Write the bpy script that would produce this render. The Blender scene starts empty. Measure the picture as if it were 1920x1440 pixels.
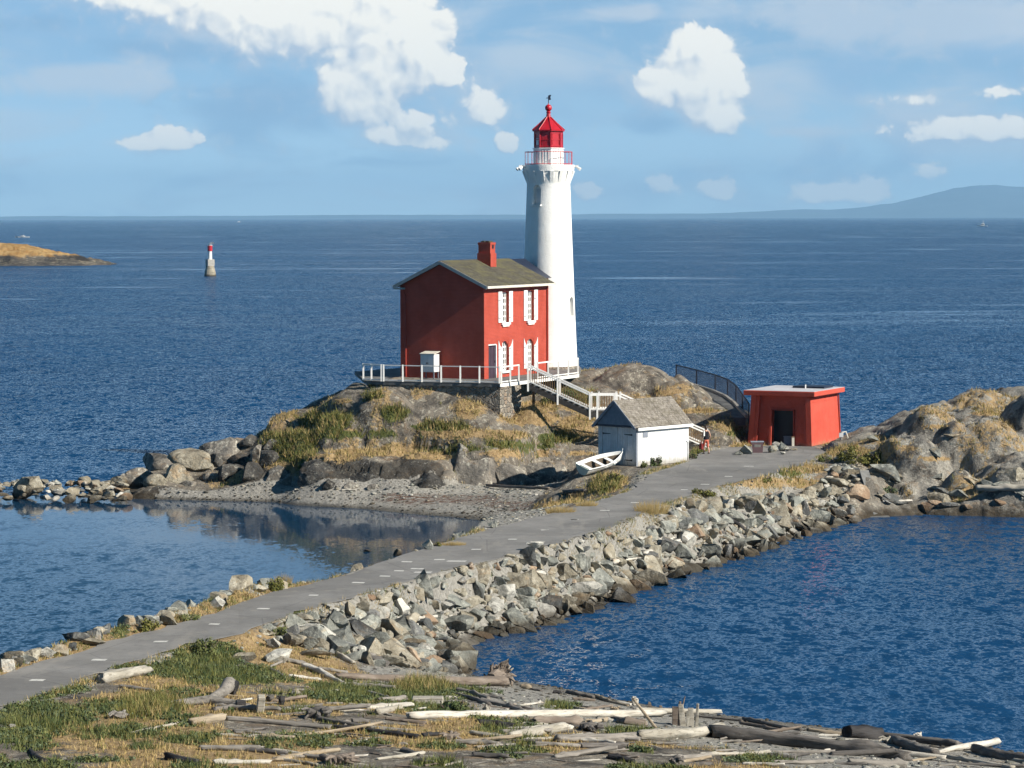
import bpy, bmesh, math, random
import numpy as np
from mathutils import Vector, Matrix, Euler

random.seed(11)
RNG = np.random.default_rng(7)
scene = bpy.context.scene
COL = scene.collection
R = math.radians

# ------------------------------------------------------------------ camera
FPX, CX, CY = 5400.0, 960.0, 720.0        # focal length in pixels of a 1920 x 1440 frame
CAMZ = 17.1
HORIZON = 407.5
pitch = math.atan((CY - HORIZON) / FPX)
eps = 0.0021
fwd = Vector((0, math.cos(pitch), -math.sin(pitch)))
up0 = Vector((0, math.sin(pitch), math.cos(pitch)))
rt0 = Vector((1, 0, 0))
rt = rt0 * math.cos(eps) - up0 * math.sin(eps)
up = up0 * math.cos(eps) + rt0 * math.sin(eps)
cd = bpy.data.cameras.new('camera')
cam = bpy.data.objects.new('camera', cd)
COL.objects.link(cam)
M = Matrix((rt, up, -fwd)).transposed().to_4x4()
M.translation = (0, 0, CAMZ)
cam.matrix_world = M
cd.sensor_width = 36.0
cd.lens = 36.0 * FPX / 1920.0
cd.clip_start = 1.0
cd.clip_end = 120000.0
scene.camera = cam

# ------------------------------------------------------------------ light
SUN_AZ, SUN_EL = R(117), R(33)             # from +Y clockwise: low evening sun, right and behind
sun_dir = Vector((math.sin(SUN_AZ) * math.cos(SUN_EL), math.cos(SUN_AZ) * math.cos(SUN_EL), math.sin(SUN_EL)))
sd = bpy.data.lights.new('sun', 'SUN')
sd.energy = 4.3
sd.angle = R(0.53)
sd.color = (1.0, 0.93, 0.82)
so = bpy.data.objects.new('sun', sd)
so.rotation_euler = (-sun_dir).to_track_quat('-Z', 'Y').to_euler()
so.location = (60, -60, 80)
COL.objects.link(so)
vs = scene.view_settings
vs.view_transform = 'Standard'
vs.look = 'None'
vs.gamma = 1.0
vs.exposure = 0.9
vs.use_curve_mapping = False
scene.cycles.max_bounces = 4
scene.cycles.diffuse_bounces = 2
scene.cycles.glossy_bounces = 3
scene.cycles.adaptive_threshold = 0.02
scene.cycles.caustics_reflective = False
scene.cycles.caustics_refractive = False
scene.cycles.volume_bounces = 0
scene.cycles.use_denoising = True


# ------------------------------------------------------------------ node helper
class NT:
    def __init__(self, tree):
        self.t = tree
        tree.nodes.clear()

    def n(self, kind, **kw):
        nd = self.t.nodes.new(kind)
        for k, v in kw.items():
            if k == 'inp':
                for a, b in v.items():
                    self.set(nd.inputs[a], b)
            else:
                setattr(nd, k, v)
        return nd

    def set(self, sock, v):
        if isinstance(v, bpy.types.NodeSocket):
            self.t.links.new(v, sock)
        else:
            if isinstance(v, (tuple, list)) and len(v) == 3 and sock.type == 'RGBA':
                v = tuple(v) + (1.0,)
            sock.default_value = v

    def m(self, op, a, b=None, c=None, clamp=False):
        nd = self.n('ShaderNodeMath', operation=op, use_clamp=clamp)
        for i, v in enumerate((a, b, c)):
            if v is not None:
                self.set(nd.inputs[i], v)
        return nd.outputs[0]

    def vm(self, op, a, b=None):
        nd = self.n('ShaderNodeVectorMath', operation=op)
        self.set(nd.inputs[0], a)
        if b is not None:
            self.set(nd.inputs[1], b)
        return nd.outputs[0]

    def mix(self, f, a, b, blend='MIX'):
        nd = self.n('ShaderNodeMix', data_type='RGBA', blend_type=blend)
        self.set(nd.inputs[0], f)
        self.set(nd.inputs[6], a)
        self.set(nd.inputs[7], b)
        return nd.outputs[2]

    def noise(self, vec, scale, detail=4, rough=0.55, dist=0.0, dim='3D'):
        nd = self.n('ShaderNodeTexNoise', noise_dimensions=dim)
        self.set(nd.inputs['Vector'], vec)
        nd.inputs['Scale'].default_value = scale
        nd.inputs['Detail'].default_value = detail
        nd.inputs['Roughness'].default_value = rough
        nd.inputs['Distortion'].default_value = dist
        return nd.outputs[0]

    def vor(self, vec, scale, feature='F1', out=0):
        nd = self.n('ShaderNodeTexVoronoi', feature=feature)
        self.set(nd.inputs['Vector'], vec)
        nd.inputs['Scale'].default_value = scale
        return nd.outputs[out]

    def ramp(self, f, a, b):
        nd = self.n('ShaderNodeMapRange', interpolation_type='SMOOTHSTEP')
        self.set(nd.inputs[0], f)
        nd.inputs[1].default_value = a
        nd.inputs[2].default_value = b
        return nd.outputs[0]

    def mapv(self, vec, scale=(1, 1, 1), rot=(0, 0, 0), loc=(0, 0, 0)):
        nd = self.n('ShaderNodeMapping')
        self.set(nd.inputs[0], vec)
        nd.inputs[1].default_value = loc
        nd.inputs[2].default_value = rot
        nd.inputs[3].default_value = scale
        return nd.outputs[0]

    def obj(self):
        return self.n('ShaderNodeTexCoord').outputs['Object']

    def pos(self):
        return self.n('ShaderNodeNewGeometry').outputs['Position']

    def rand(self):
        return self.n('ShaderNodeObjectInfo').outputs['Random']

    def bump(self, h, dist=0.02, strength=1.0, normal=None):
        nd = self.n('ShaderNodeBump')
        nd.inputs['Strength'].default_value = strength
        nd.inputs['Distance'].default_value = dist
        self.set(nd.inputs['Height'], h)
        if normal is not None:
            self.set(nd.inputs['Normal'], normal)
        return nd.outputs[0]

    def out(self, color, rough=0.8, normal=None, spec=0.3, metal=0.0, extra=None):
        b = self.n('ShaderNodeBsdfPrincipled')
        self.set(b.inputs['Base Color'], color)
        self.set(b.inputs['Roughness'], rough)
        b.inputs['Metallic'].default_value = metal
        self.set(b.inputs['Specular IOR Level'], spec)
        if normal is not None:
            self.set(b.inputs['Normal'], normal)
        for k, v in (extra or {}).items():
            self.set(b.inputs[k], v)
        o = self.n('ShaderNodeOutputMaterial')
        self.t.links.new(b.outputs[0], o.inputs[0])
        return b


def newmat(name):
    m = bpy.data.materials.new(name)
    m.use_nodes = True
    return m, NT(m.node_tree)


# ------------------------------------------------------------------ sky
world = bpy.data.worlds.new('World')
scene.world = world
world.use_nodes = True
world.cycles.sampling_method = 'MANUAL'
world.cycles.sample_map_resolution = 512
w = NT(world.node_tree)
dirv = w.n('ShaderNodeTexCoord').outputs['Generated']
sep = w.n('ShaderNodeSeparateXYZ', inp={0: dirv})
dx, dy, dz = sep.outputs
ysafe = w.m('MAXIMUM', w.m('ABSOLUTE', dy), 0.02)
ahead = w.ramp(dy, 0.05, 0.3)
tx = w.m('DIVIDE', dx, ysafe)
tz = w.m('DIVIDE', dz, ysafe)
U = w.m('MULTIPLY_ADD', tx, 54.0, 9.6)      # hundreds of pixels, only an angular unit
V = w.m('MULTIPLY_ADD', tz, -54.0, 4.075)
P = w.n('ShaderNodeCombineXYZ', inp={0: U, 1: V, 2: 0.0}).outputs[0]
sky = w.n('ShaderNodeTexSky', sky_type='NISHITA')
sky.sun_disc = False
sky.sun_elevation = SUN_EL
sky.sun_rotation = SUN_AZ
sky.altitude = 10
sky.air_density = 1.0
sky.dust_density = 0.6
sky.ozone_density = 3.0
# look a little higher into the dome close to the horizon, where the model turns white
hz = w.m('ADD', w.m('MULTIPLY', w.m('ABSOLUTE', dz), 1.15), 0.13)
sv = w.n('ShaderNodeCombineXYZ', inp={0: dx, 1: dy, 2: hz}).outputs[0]
w.set(sky.inputs[0], w.vm('NORMALIZE', sv))
base = sky.outputs[0]

def puff(loc):
    """fractal billows: rounded cauliflower lobes over soft large swells"""
    q = w.mapv(P, (1, 1, 1), loc=loc)
    wv = w.n('ShaderNodeTexNoise', noise_dimensions='2D', inp={'Vector': q, 'Scale': 1.3, 'Detail': 5.0}).outputs[1]
    q = w.vm('ADD', q, w.vm('MULTIPLY', w.vm('SUBTRACT', wv, (.5, .5, .5)), (.5, .5, 0)))
    f = w.noise(q, .9, 8, .6, dim='2D')
    b1 = w.n('ShaderNodeTexVoronoi', voronoi_dimensions='2D', feature='SMOOTH_F1', inp={'Vector': q, 'Scale': 2.3, 'Smoothness': .35}).outputs[0]
    b2 = w.n('ShaderNodeTexVoronoi', voronoi_dimensions='2D', feature='SMOOTH_F1', inp={'Vector': q, 'Scale': 5.6, 'Smoothness': .35}).outputs[0]
    b3 = w.n('ShaderNodeTexVoronoi', voronoi_dimensions='2D', feature='SMOOTH_F1', inp={'Vector': q, 'Scale': 13.0, 'Smoothness': .3}).outputs[0]
    g = w.m('ADD', w.m('MULTIPLY', w.m('SUBTRACT', f, .5), 1.7), w.m('MULTIPLY', w.m('SUBTRACT', .42, b1), .75))
    g = w.m('ADD', g, w.m('MULTIPLY', w.m('SUBTRACT', .42, b2), .40))
    return w.m('ADD', g, w.m('MULTIPLY', w.m('SUBTRACT', .42, b3), .20))


def swell(loc):
    q = w.mapv(P, (1, 1, 1), loc=loc)
    wv = w.n('ShaderNodeTexNoise', noise_dimensions='2D', inp={'Vector': q, 'Scale': 1.3, 'Detail': 5.0}).outputs[1]
    q = w.vm('ADD', q, w.vm('MULTIPLY', w.vm('SUBTRACT', wv, (.5, .5, .5)), (.5, .5, 0)))
    f = w.noise(q, .9, 3, .5, dim='2D')
    b1 = w.n('ShaderNodeTexVoronoi', voronoi_dimensions='2D', feature='SMOOTH_F1', inp={'Vector': q, 'Scale': 2.3, 'Smoothness': .6}).outputs[0]
    b2 = w.n('ShaderNodeTexVoronoi', voronoi_dimensions='2D', feature='SMOOTH_F1', inp={'Vector': q, 'Scale': 5.6, 'Smoothness': .7}).outputs[0]
    return w.m('SUBTRACT', w.m('SUBTRACT', w.m('MULTIPLY', f, 1.2), w.m('MULTIPLY', b1, .75)), w.m('MULTIPLY', b2, .28))


puff0 = puff((0, 0, 0))
sw0 = swell((0, 0, 0))
sw1 = swell((.12, -.16, 0))
# u, v, half width, half height (hundreds of pixels = 1.06 degrees), strength
BLOBS = [
    (3.6, .05, 1.2, .5, .8), (4.7, .35, 1.0, .6, .95), (5.6, .6, .8, .5, .9), (2.2, -.2, 1.2, .4, .7), (6.3, .2, .6, .5, .75),
    (7.35, .35, .8, .85, 1.35), (7.9, .95, .42, .42, .9), (7.1, 1.35, .6, .5, 1.15), (6.75, 1.95, .55, .38, 1.05), (6.25, 1.6, .3, .3, .95),
    (8.3, 1.4, .5, .25, .8), (9.1, 2.05, .34, .3, .9), (3.2, 2.65, .75, .18, 1.05), (3.2, 2.5, .3, .2, .55), (2.5, 2.68, .4, .12, .6),
    (8.1, 2.66, .7, .18, .78), (7.9, 2.25, .6, .18, .66), (9.5, 2.68, .2, .2, .8), (7.2, 2.55, .5, .2, .6),
    (13.0, .95, .5, .42, 1.3), (12.75, 1.65, .65, .4, 1.2), (13.5, 1.45, .42, .45, 1.0), (13.45, 2.3, .36, .28, .95), (12.3, 1.6, .35, .25, .7), (13.2, 2.0, .4, .3, .8),
    (17.9, 2.4, .5, .22, .92), (17.1, 2.55, .8, .22, .66), (18.6, 2.5, .45, .2, .7), (19.05, 2.38, .28, .2, .9),
    (17.4, 3.18, .34, .2, .85), (15.25, 3.62, .42, .22, .85), (16.25, 3.55, .36, .28, .9), (15.8, 3.68, .5, .14, .7), (13.55, 3.55, .38, .22, .85),
    (12.4, 3.5, .34, .22, .75), (11.1, 3.6, .38, .22, .66), (18.8, 1.75, .6, .12, .66), (17.0, 1.9, .9, .12, .5),
]
# the same blobs seen from slightly nearer the light give the shading
def field(Uo, Vo):
    tot = None
    for (u, v, a, b, k) in BLOBS:
        e = w.m('ADD', w.m('POWER', w.m('ABSOLUTE', w.m('DIVIDE', w.m('SUBTRACT', Uo, u), a * 1.12)), 2.0),
                w.m('POWER', w.m('ABSOLUTE', w.m('DIVIDE', w.m('SUBTRACT', Vo, v), b * 1.12)), 2.0))
        g = w.m('MULTIPLY', w.m('EXPONENT', w.m('MULTIPLY', e, -1.0)), k)
        tot = g if tot is None else w.m('ADD', tot, g)
    return tot


tot0 = field(U, V)
tot1 = field(w.m('ADD', U, .20), w.m('SUBTRACT', V, .32))
dens = w.m('ADD', w.m('MULTIPLY_ADD', w.ramp(tot0, .3, 1.1), .45, tot0), w.m('MULTIPLY', puff0, w.ramp(tot0, .04, .45)))
soft = w.noise(w.mapv(P, (.5, .8, 1), loc=(2, 5, 0)), 1.0, 3, .5, dim='2D')
under = w.m('MULTIPLY', w.m('SUBTRACT', tot1, tot0), 2.4, clamp=True)      # lower and shaded sides melt away
hi_ = w.m('ADD', w.m('MULTIPLY_ADD', w.ramp(soft, .35, .65), .42, .54), w.m('MULTIPLY', under, .75))
mr = w.n('ShaderNodeMapRange', interpolation_type='SMOOTHSTEP')
w.set(mr.inputs[0], dens)
mr.inputs[1].default_value = .34
w.set(mr.inputs[2], hi_)
cum = w.m('MULTIPLY', mr.outputs[0], ahead)
relief = w.m('ADD', w.m('MULTIPLY', w.m('SUBTRACT', sw0, sw1), 1.15), w.m('MULTIPLY', w.m('SUBTRACT', tot0, tot1), .75))
lit = w.m('ADD', w.m('ADD', relief, .62), w.m('MULTIPLY', w.ramp(dens, .4, 1.5), .22), clamp=True)
ccol = w.mix(lit, (3.5, 4.05, 4.75), (7.2, 6.95, 6.25))
# thin stretched veils of high and middle cloud all over the dome
veilv = w.n('ShaderNodeCombineXYZ', inp={0: w.m('MULTIPLY', U, .35), 1: w.m('MULTIPLY', V, 1.25), 2: 3.3}).outputs[0]
veil_a = w.noise(veilv, .75, 5, .55, .5, dim='2D')
veil_far = w.noise(w.mapv(dirv, (2.2, 2.2, 6)), 1.3, 5, .6, .4)
veil = w.m('ADD', w.m('MULTIPLY', w.ramp(veil_a, .36, .68), ahead), w.m('MULTIPLY', w.ramp(veil_far, .5, .8), w.m('SUBTRACT', 1.0, ahead)))
veil = w.m('MULTIPLY', veil, w.m('MULTIPLY_ADD', w.ramp(dz, .09, .3), -.6, .86))
grey = w.noise(w.mapv(P, (.28, .55, 1), loc=(4.7, 1.1, 0)), 1.0, 3, .5, dim='2D')
vcol = w.mix(w.ramp(grey, .35, .65), (2.15, 3.4, 4.8), (3.7, 4.35, 5.0))
tint = w.mix(1.0, base, w.mix(w.ramp(dz, .0, .06), (1.5, 1.40, 1.22), (.88, .95, .92)), 'MULTIPLY')
c1 = w.mix(veil, tint, vcol)
edge = w.noise(w.mapv(P, (.55, 1.5, 1), loc=(8, 2, 0)), 1.0, 6, .6, .6, dim='2D')


def layer(items, lo, hi):
    tot = None
    for (u, v, a, b, k) in items:
        e = w.m('ADD', w.m('POWER', w.m('ABSOLUTE', w.m('DIVIDE', w.m('SUBTRACT', U, u), a)), 2.0), w.m('POWER', w.m('ABSOLUTE', w.m('DIVIDE', w.m('SUBTRACT', V, v), b)), 2.0))
        g = w.m('MULTIPLY', w.m('EXPONENT', w.m('MULTIPLY', e, -1.0)), k)
        tot = g if tot is None else w.m('ADD', tot, g)
    return w.m('MULTIPLY', w.ramp(w.m('ADD', tot, w.m('MULTIPLY', w.m('SUBTRACT', edge, .5), 1.3)), lo, hi), ahead)


deep = layer([(3.2, .95, 1.9, .3, .9), (4.8, 2.1, 2.0, .75, 1.0), (0.6, .45, 1.4, .22, .8), (12.3, 2.35, .8, .4, .8), (7.6, 3.0, 1.6, .2, .7)], .3, .95)
c1 = w.mix(w.m('MULTIPLY', deep, .75), c1, (1.7, 2.95, 4.4))
pale = layer([(0.9, 1.5, 1.7, .45, .9), (2.7, 1.35, .8, .4, .75), (8.0, 2.5, 1.5, .45, .8), (17.6, 2.2, 2.0, .55, .8), (18.2, .4, 2.8, .75, 1.05), (14.6, .3, 1.8, .4, .75), (10.8, 1.2, 1.2, .5, .5), (11.6, .25, 1.1, .2, .7), (14.9, 2.5, .9, .12, .7), (9.0, 1.5, .7, .5, .5)], .3, .9)
c1 = w.mix(w.m('MULTIPLY', pale, .72), c1, (3.9, 4.4, 4.95))
halo = w.m('MULTIPLY', w.ramp(w.m('ADD', tot0, w.m('MULTIPLY', puff0, .55)), .02, .75), w.m('MULTIPLY', ahead, .62))
c1 = w.mix(halo, c1, w.mix(w.ramp(relief, -.25, .3), (3.1, 3.75, 4.6), (4.3, 4.6, 4.9)))
c2 = w.mix(w.m('MULTIPLY', cum, .96), c1, ccol)
# the dome is deeper blue higher up, and dimmed behind the viewer to cut fill light
high = w.m('MULTIPLY_ADD', w.ramp(dz, .09, .42), -.5, 1.0)
rear = w.m('MULTIPLY_ADD', w.ramp(dy, .15, -.35), -.5, 1.0)
dim = w.m('MULTIPLY', high, rear)
c2 = w.mix(1.0, c2, w.n('ShaderNodeCombineXYZ', inp={0: w.m('MULTIPLY', dim, dim), 1: dim, 2: w.m('POWER', dim, .75)}).outputs[0], 'MULTIPLY')
bg = w.n('ShaderNodeBackground')
w.set(bg.inputs[0], c2)
bg.inputs[1].default_value = 0.085
wo = w.n('ShaderNodeOutputWorld')
w.t.links.new(bg.outputs[0], wo.inputs[0])


# ------------------------------------------------------------------ projection helpers
def ray(px, py):
    return fwd + rt * ((px - CX) / FPX) + up * ((CY - py) / FPX)


def at(px, py, z):
    d = ray(px, py)
    t = (z - CAMZ) / d.z
    return Vector((d.x * t, d.y * t, z))


def atd(px, py, D):
    d = ray(px, py)
    t = D / d.y
    return Vector((d.x * t, D, CAMZ + d.z * t))


def proj_np(x, y, z):
    dx_, dy_, dz_ = x, y, z - CAMZ
    f = dx_ * fwd.x + dy_ * fwd.y + dz_ * fwd.z
    f = np.maximum(f, 1.0)
    return CX + FPX * (dx_ * rt.x + dy_ * rt.y + dz_ * rt.z) / f, CY - FPX * (dx_ * up.x + dy_ * up.y + dz_ * up.z) / f


def along(c, d, px):
    """distance along ground direction d from corner c at which column px is reached"""
    k = (px - CX) / FPX
    return (k * c.y - c.x) / (d[0] - k * d[1])


# ------------------------------------------------------------------ numpy noise
def _hash(ix, iy, iz):
    h = (ix.astype(np.int64) * 374761393 + iy.astype(np.int64) * 668265263 + iz.astype(np.int64) * 2147483647) & 0xffffffff
    h = ((h ^ (h >> 13)) * 1274126177) & 0xffffffff
    h = ((h ^ (h >> 15)) * 2246822519) & 0xffffffff
    return ((h ^ (h >> 16)) & 0xffff) / 65535.0


def vnoise(x, y, z=None):
    if z is None:
        z = np.zeros_like(x)
    fx, fy, fz = np.floor(x), np.floor(y), np.floor(z)
    tx_, ty_, tz_ = x - fx, y - fy, z - fz
    sx, sy, sz = [t * t * t * (t * (t * 6 - 15) + 10) for t in (tx_, ty_, tz_)]
    r = 0
    for i in (0, 1):
        for j in (0, 1):
            for k in (0, 1):
                wgt = (sx if i else 1 - sx) * (sy if j else 1 - sy) * (sz if k else 1 - sz)
                r = r + wgt * _hash(fx + i, fy + j, fz + k)
    return r * 2 - 1


def fbm(x, y, z=None, oct=4, gain=.5, lac=2.03):
    s, a, n = 0, 1.0, 0
    if z is None:
        z = np.zeros_like(x)
    for o in range(oct):
        s = s + a * vnoise(x + 17.3 * o, y - 9.1 * o, z + 5.7 * o)
        n += a
        a *= gain
        x, y, z = x * lac, y * lac, z * lac
    return s / n


def ridged(x, y, oct=4):
    s, a, n = 0, 1.0, 0
    for o in range(oct):
        s = s + a * (1 - np.abs(vnoise(x + 31.7 * o, y + 11.9 * o)) * 2)
        n += a
        a *= .5
        x, y = x * 2.1, y * 2.1
    return s / n


def sstep(a, b, v):
    t = np.clip((v - a) / (b - a), 0, 1)
    return t * t * (3 - 2 * t)


def segdist(X, Y, pts, closed=True):
    """unsigned distance to a polyline and inside test"""
    n = len(pts)
    d2 = np.full(X.shape, 1e18)
    ins = np.zeros(X.shape, bool)
    for i in range(n if closed else n - 1):
        ax, ay = pts[i][0], pts[i][1]
        bx, by = pts[(i + 1) % n][0], pts[(i + 1) % n][1]
        ex, ey = bx - ax, by - ay
        t = np.clip(((X - ax) * ex + (Y - ay) * ey) / max(ex * ex + ey * ey, 1e-9), 0, 1)
        d2 = np.minimum(d2, (X - ax - t * ex) ** 2 + (Y - ay - t * ey) ** 2)
        if ay != by:
            c = ((ay > Y) != (by > Y)) & (X < (bx - ax) * (Y - ay) / (by - ay) + ax)
            ins ^= c
    return np.sqrt(d2), ins


def sdf(X, Y, pts):
    d, i = segdist(X, Y, pts)
    return np.where(i, d, -d)


# ------------------------------------------------------------------ scene helpers
def tag(o, label=None, cat=None, group=None, kind=None):
    if label:
        o['label'] = label
    if cat:
        o['category'] = cat
    if group:
        o['group'] = group
    if kind:
        o['kind'] = kind
    return o


def thing(name, label, cat, loc=(0, 0, 0), rotz=0.0, group=None):
    o = bpy.data.objects.new(name, None)
    o.empty_display_size = .2
    COL.objects.link(o)
    o.location = loc
    o.rotation_euler = (0, 0, rotz)
    return tag(o, label, cat, group)


class MB:
    def __init__(self):
        self.v, self.f = [], []

    def add(self, vs_, fs):
        b = len(self.v)
        self.v += [tuple(p) for p in vs_]
        self.f += [tuple(i + b for i in f) for f in fs]
        return self

    def box(self, c, s, rz=0.0, mat=None):
        hx, hy, hz_ = s[0] / 2, s[1] / 2, s[2] / 2
        pts = [Vector((sx * hx, sy * hy, sz * hz_)) for sz in (-1, 1) for sy in (-1, 1) for sx in (-1, 1)]
        if mat is not None:
            pts = [mat @ p for p in pts]
        elif rz:
            m = Matrix.Rotation(rz, 3, 'Z')
            pts = [m @ p for p in pts]
        pts = [p + Vector(c) for p in pts]
        return self.add(pts, [(0, 2, 3, 1), (4, 5, 7, 6), (0, 1, 5, 4), (2, 6, 7, 3), (0, 4, 6, 2), (1, 3, 7, 5)])

    def mm(self, a, b):
        """box from min corner a to max corner b"""
        return self.box([(a[i] + b[i]) / 2 for i in range(3)], [abs(b[i] - a[i]) for i in range(3)])

    def bar(self, p, q, wd, ht, upv=(0, 0, 1)):
        p, q = Vector(p), Vector(q)
        d = (q - p)
        L = d.length
        d.normalize()
        s = d.cross(Vector(upv))
        if s.length < 1e-4:
            s = d.cross(Vector((0, 1, 0)))
        s.normalize()
        u = s.cross(d)
        m = Matrix((d, s, u)).transposed()
        return self.box((p + q) / 2, (L, wd, ht), mat=m)

    def prism(self, poly, z0, z1, top=None):
        n = len(poly)
        tp = top or poly
        pts = [(p[0], p[1], z0) for p in poly] + [(p[0], p[1], z1) for p in tp]
        fs = [tuple(range(n - 1, -1, -1)), tuple(range(n, 2 * n))]
        fs += [(i, (i + 1) % n, n + (i + 1) % n, n + i) for i in range(n)]
        return self.add(pts, fs)

    def extrude(self, poly3, vec):
        n = len(poly3)
        v_ = Vector(vec)
        pts = [Vector(p) for p in poly3] + [Vector(p) + v_ for p in poly3]
        fs = [tuple(range(n - 1, -1, -1)), tuple(range(n, 2 * n))]
        fs += [(i, (i + 1) % n, n + (i + 1) % n, n + i) for i in range(n)]
        return self.add(pts, fs)

    def lathe(self, prof, n=32, c=(0, 0), a0=0.0):
        k = len(prof)
        pts = [(c[0] + r * math.cos(a0 + 2 * math.pi * i / n), c[1] + r * math.sin(a0 + 2 * math.pi * i / n), z) for (r, z) in prof for i in range(n)]
        fs = [(j * n + i, j * n + (i + 1) % n, (j + 1) * n + (i + 1) % n, (j + 1) * n + i) for j in range(k - 1) for i in range(n)]
        fs += [tuple(range(n - 1, -1, -1)), tuple(range((k - 1) * n, k * n))]
        return self.add(pts, fs)

    def tube(self, pts, rad, n=8):
        pts = [Vector(p) for p in pts]
        k = len(pts)
        if not hasattr(rad, '__len__'):
            rad = [rad] * k
        vs_ = []
        for i, p in enumerate(pts):
            t = (pts[min(i + 1, k - 1)] - pts[max(i - 1, 0)]).normalized()
            a = t.cross(Vector((0, 0, 1)))
            if a.length < .05:
                a = t.cross(Vector((0, 1, 0)))
            a.normalize()
            b = a.cross(t)
            vs_ += [p + (a * math.cos(2 * math.pi * j / n) + b * math.sin(2 * math.pi * j / n)) * rad[i] for j in range(n)]
        fs = [(i * n + j, (i + 1) * n + j, (i + 1) * n + (j + 1) % n, i * n + (j + 1) % n) for i in range(k - 1) for j in range(n)]
        fs += [tuple(range(n)), tuple(range(k * n - 1, (k - 1) * n - 1, -1))]
        return self.add(vs_, fs)

    def mesh(self, name, mat=None, smooth=None, bevel=0.0):
        me = bpy.data.meshes.new(name)
        me.from_pydata(self.v, [], self.f)
        bm = bmesh.new()
        bm.from_mesh(me)
        bmesh.ops.recalc_face_normals(bm, faces=bm.faces)
        if bevel:
            bmesh.ops.bevel(bm, geom=[e for e in bm.edges], offset=bevel, segments=1, affect='EDGES', clamp_overlap=True)
        if smooth is not None:
            for f in bm.faces:
                f.smooth = True
            for e in bm.edges:
                if len(e.link_faces) == 2 and e.calc_face_angle(0) > R(smooth):
                    e.smooth = False
        bm.to_mesh(me)
        bm.free()
        if mat:
            me.materials.append(mat)
        return me

    def build(self, name, mat=None, parent=None, smooth=None, bevel=0.0):
        o = bpy.data.objects.new(name, self.mesh(name, mat, smooth, bevel))
        COL.objects.link(o)
        if parent:
            o.parent = parent
        return o


def np_mesh(name, verts, faces, mat, smooth=False, attr=None):
    """verts (n,3) array, faces (m,k) array -> mesh object data, fast"""
    me = bpy.data.meshes.new(name)
    k = faces.shape[1]
    me.vertices.add(len(verts))
    me.vertices.foreach_set('co', np.ascontiguousarray(verts, np.float32).ravel())
    me.loops.add(faces.size)
    me.loops.foreach_set('vertex_index', np.ascontiguousarray(faces, np.int32).ravel())
    me.polygons.add(len(faces))
    me.polygons.foreach_set('loop_start', np.arange(0, faces.size, k, dtype=np.int32))
    me.polygons.foreach_set('loop_total', np.full(len(faces), k, np.int32))
    if smooth:
        me.polygons.foreach_set('use_smooth', np.ones(len(faces), bool))
    for an, arr in (attr or {}).items():
        ca = me.color_attributes.new(an, 'FLOAT_COLOR', 'POINT')
        ca.data.foreach_set('color', np.ascontiguousarray(arr, np.float32).ravel())
    me.update(calc_edges=True)
    me.validate()
    me.materials.append(mat)
    return me


def link(name, me, parent=None):
    o = bpy.data.objects.new(name, me)
    COL.objects.link(o)
    if parent:
        o.parent = parent
    return o

# ------------------------------------------------------------------ materials
def simple(name, color, rough=.7, spec=.3, metal=0.0, var=.12, scale=3.0, bump=0.0, bscale=30.0):
    m, t = newmat(name)
    o = t.obj()
    n = t.noise(o, scale, 5, .6)
    c = t.mix(t.ramp(n, .3, .7), tuple(x * (1 - var) for x in color), tuple(min(1, x * (1 + var)) for x in color))
    nm = t.bump(t.noise(o, bscale, 4, .6), bump) if bump else None
    t.out(c, rough, nm, spec, metal)
    return m


def rockcol(t, p, base_a, base_b, dark, pale, sc=1.0, lichen=.5):
    a = t.noise(p, 1.1 * sc, 6, .68)
    b = t.noise(p, 4.2 * sc, 6, .72, .4)
    d = t.noise(t.mapv(p, (1, 1, 1.0), loc=(7, 3, 1)), .55 * sc, 6, .7, .8)
    c = t.mix(t.ramp(a, .38, .60), base_a, base_b)
    c = t.mix(t.m('MULTIPLY', t.ramp(d, .50, .62), .85), c, dark)
    warm = t.noise(t.mapv(p, (1, 1, 1.6), loc=(1, 9, 4)), .9 * sc, 5, .7, .5)
    c = t.mix(t.m('MULTIPLY', t.ramp(warm, .54, .68), .5), c, (base_b[0] * 1.15, base_b[1] * .86, base_b[2] * .6))
    l1 = t.m('MULTIPLY', t.ramp(b, .53, .60), t.ramp(a, .42, .56))
    c = t.mix(t.m('MULTIPLY', l1, min(1.0, lichen * 1.25)), c, pale)
    c = t.mix(t.m('MULTIPLY', t.ramp(t.noise(p, 14 * sc, 4, .7), .56, .66), .55), c, tuple(x * .45 for x in dark))
    return c


def wetband(t, c, p, z0=.15, z1=.75, col=(.035, .026, .016)):
    """algae and kelp stain just above the water"""
    z = t.n('ShaderNodeSeparateXYZ', inp={0: p}).outputs[2]
    k = t.ramp(t.m('ADD', z, t.m('MULTIPLY', t.m('SUBTRACT', t.noise(p, .8, 4, .6), .5), 1.1)), z1, z0)
    return t.mix(t.m('MULTIPLY', k, .85), c, col)


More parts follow.
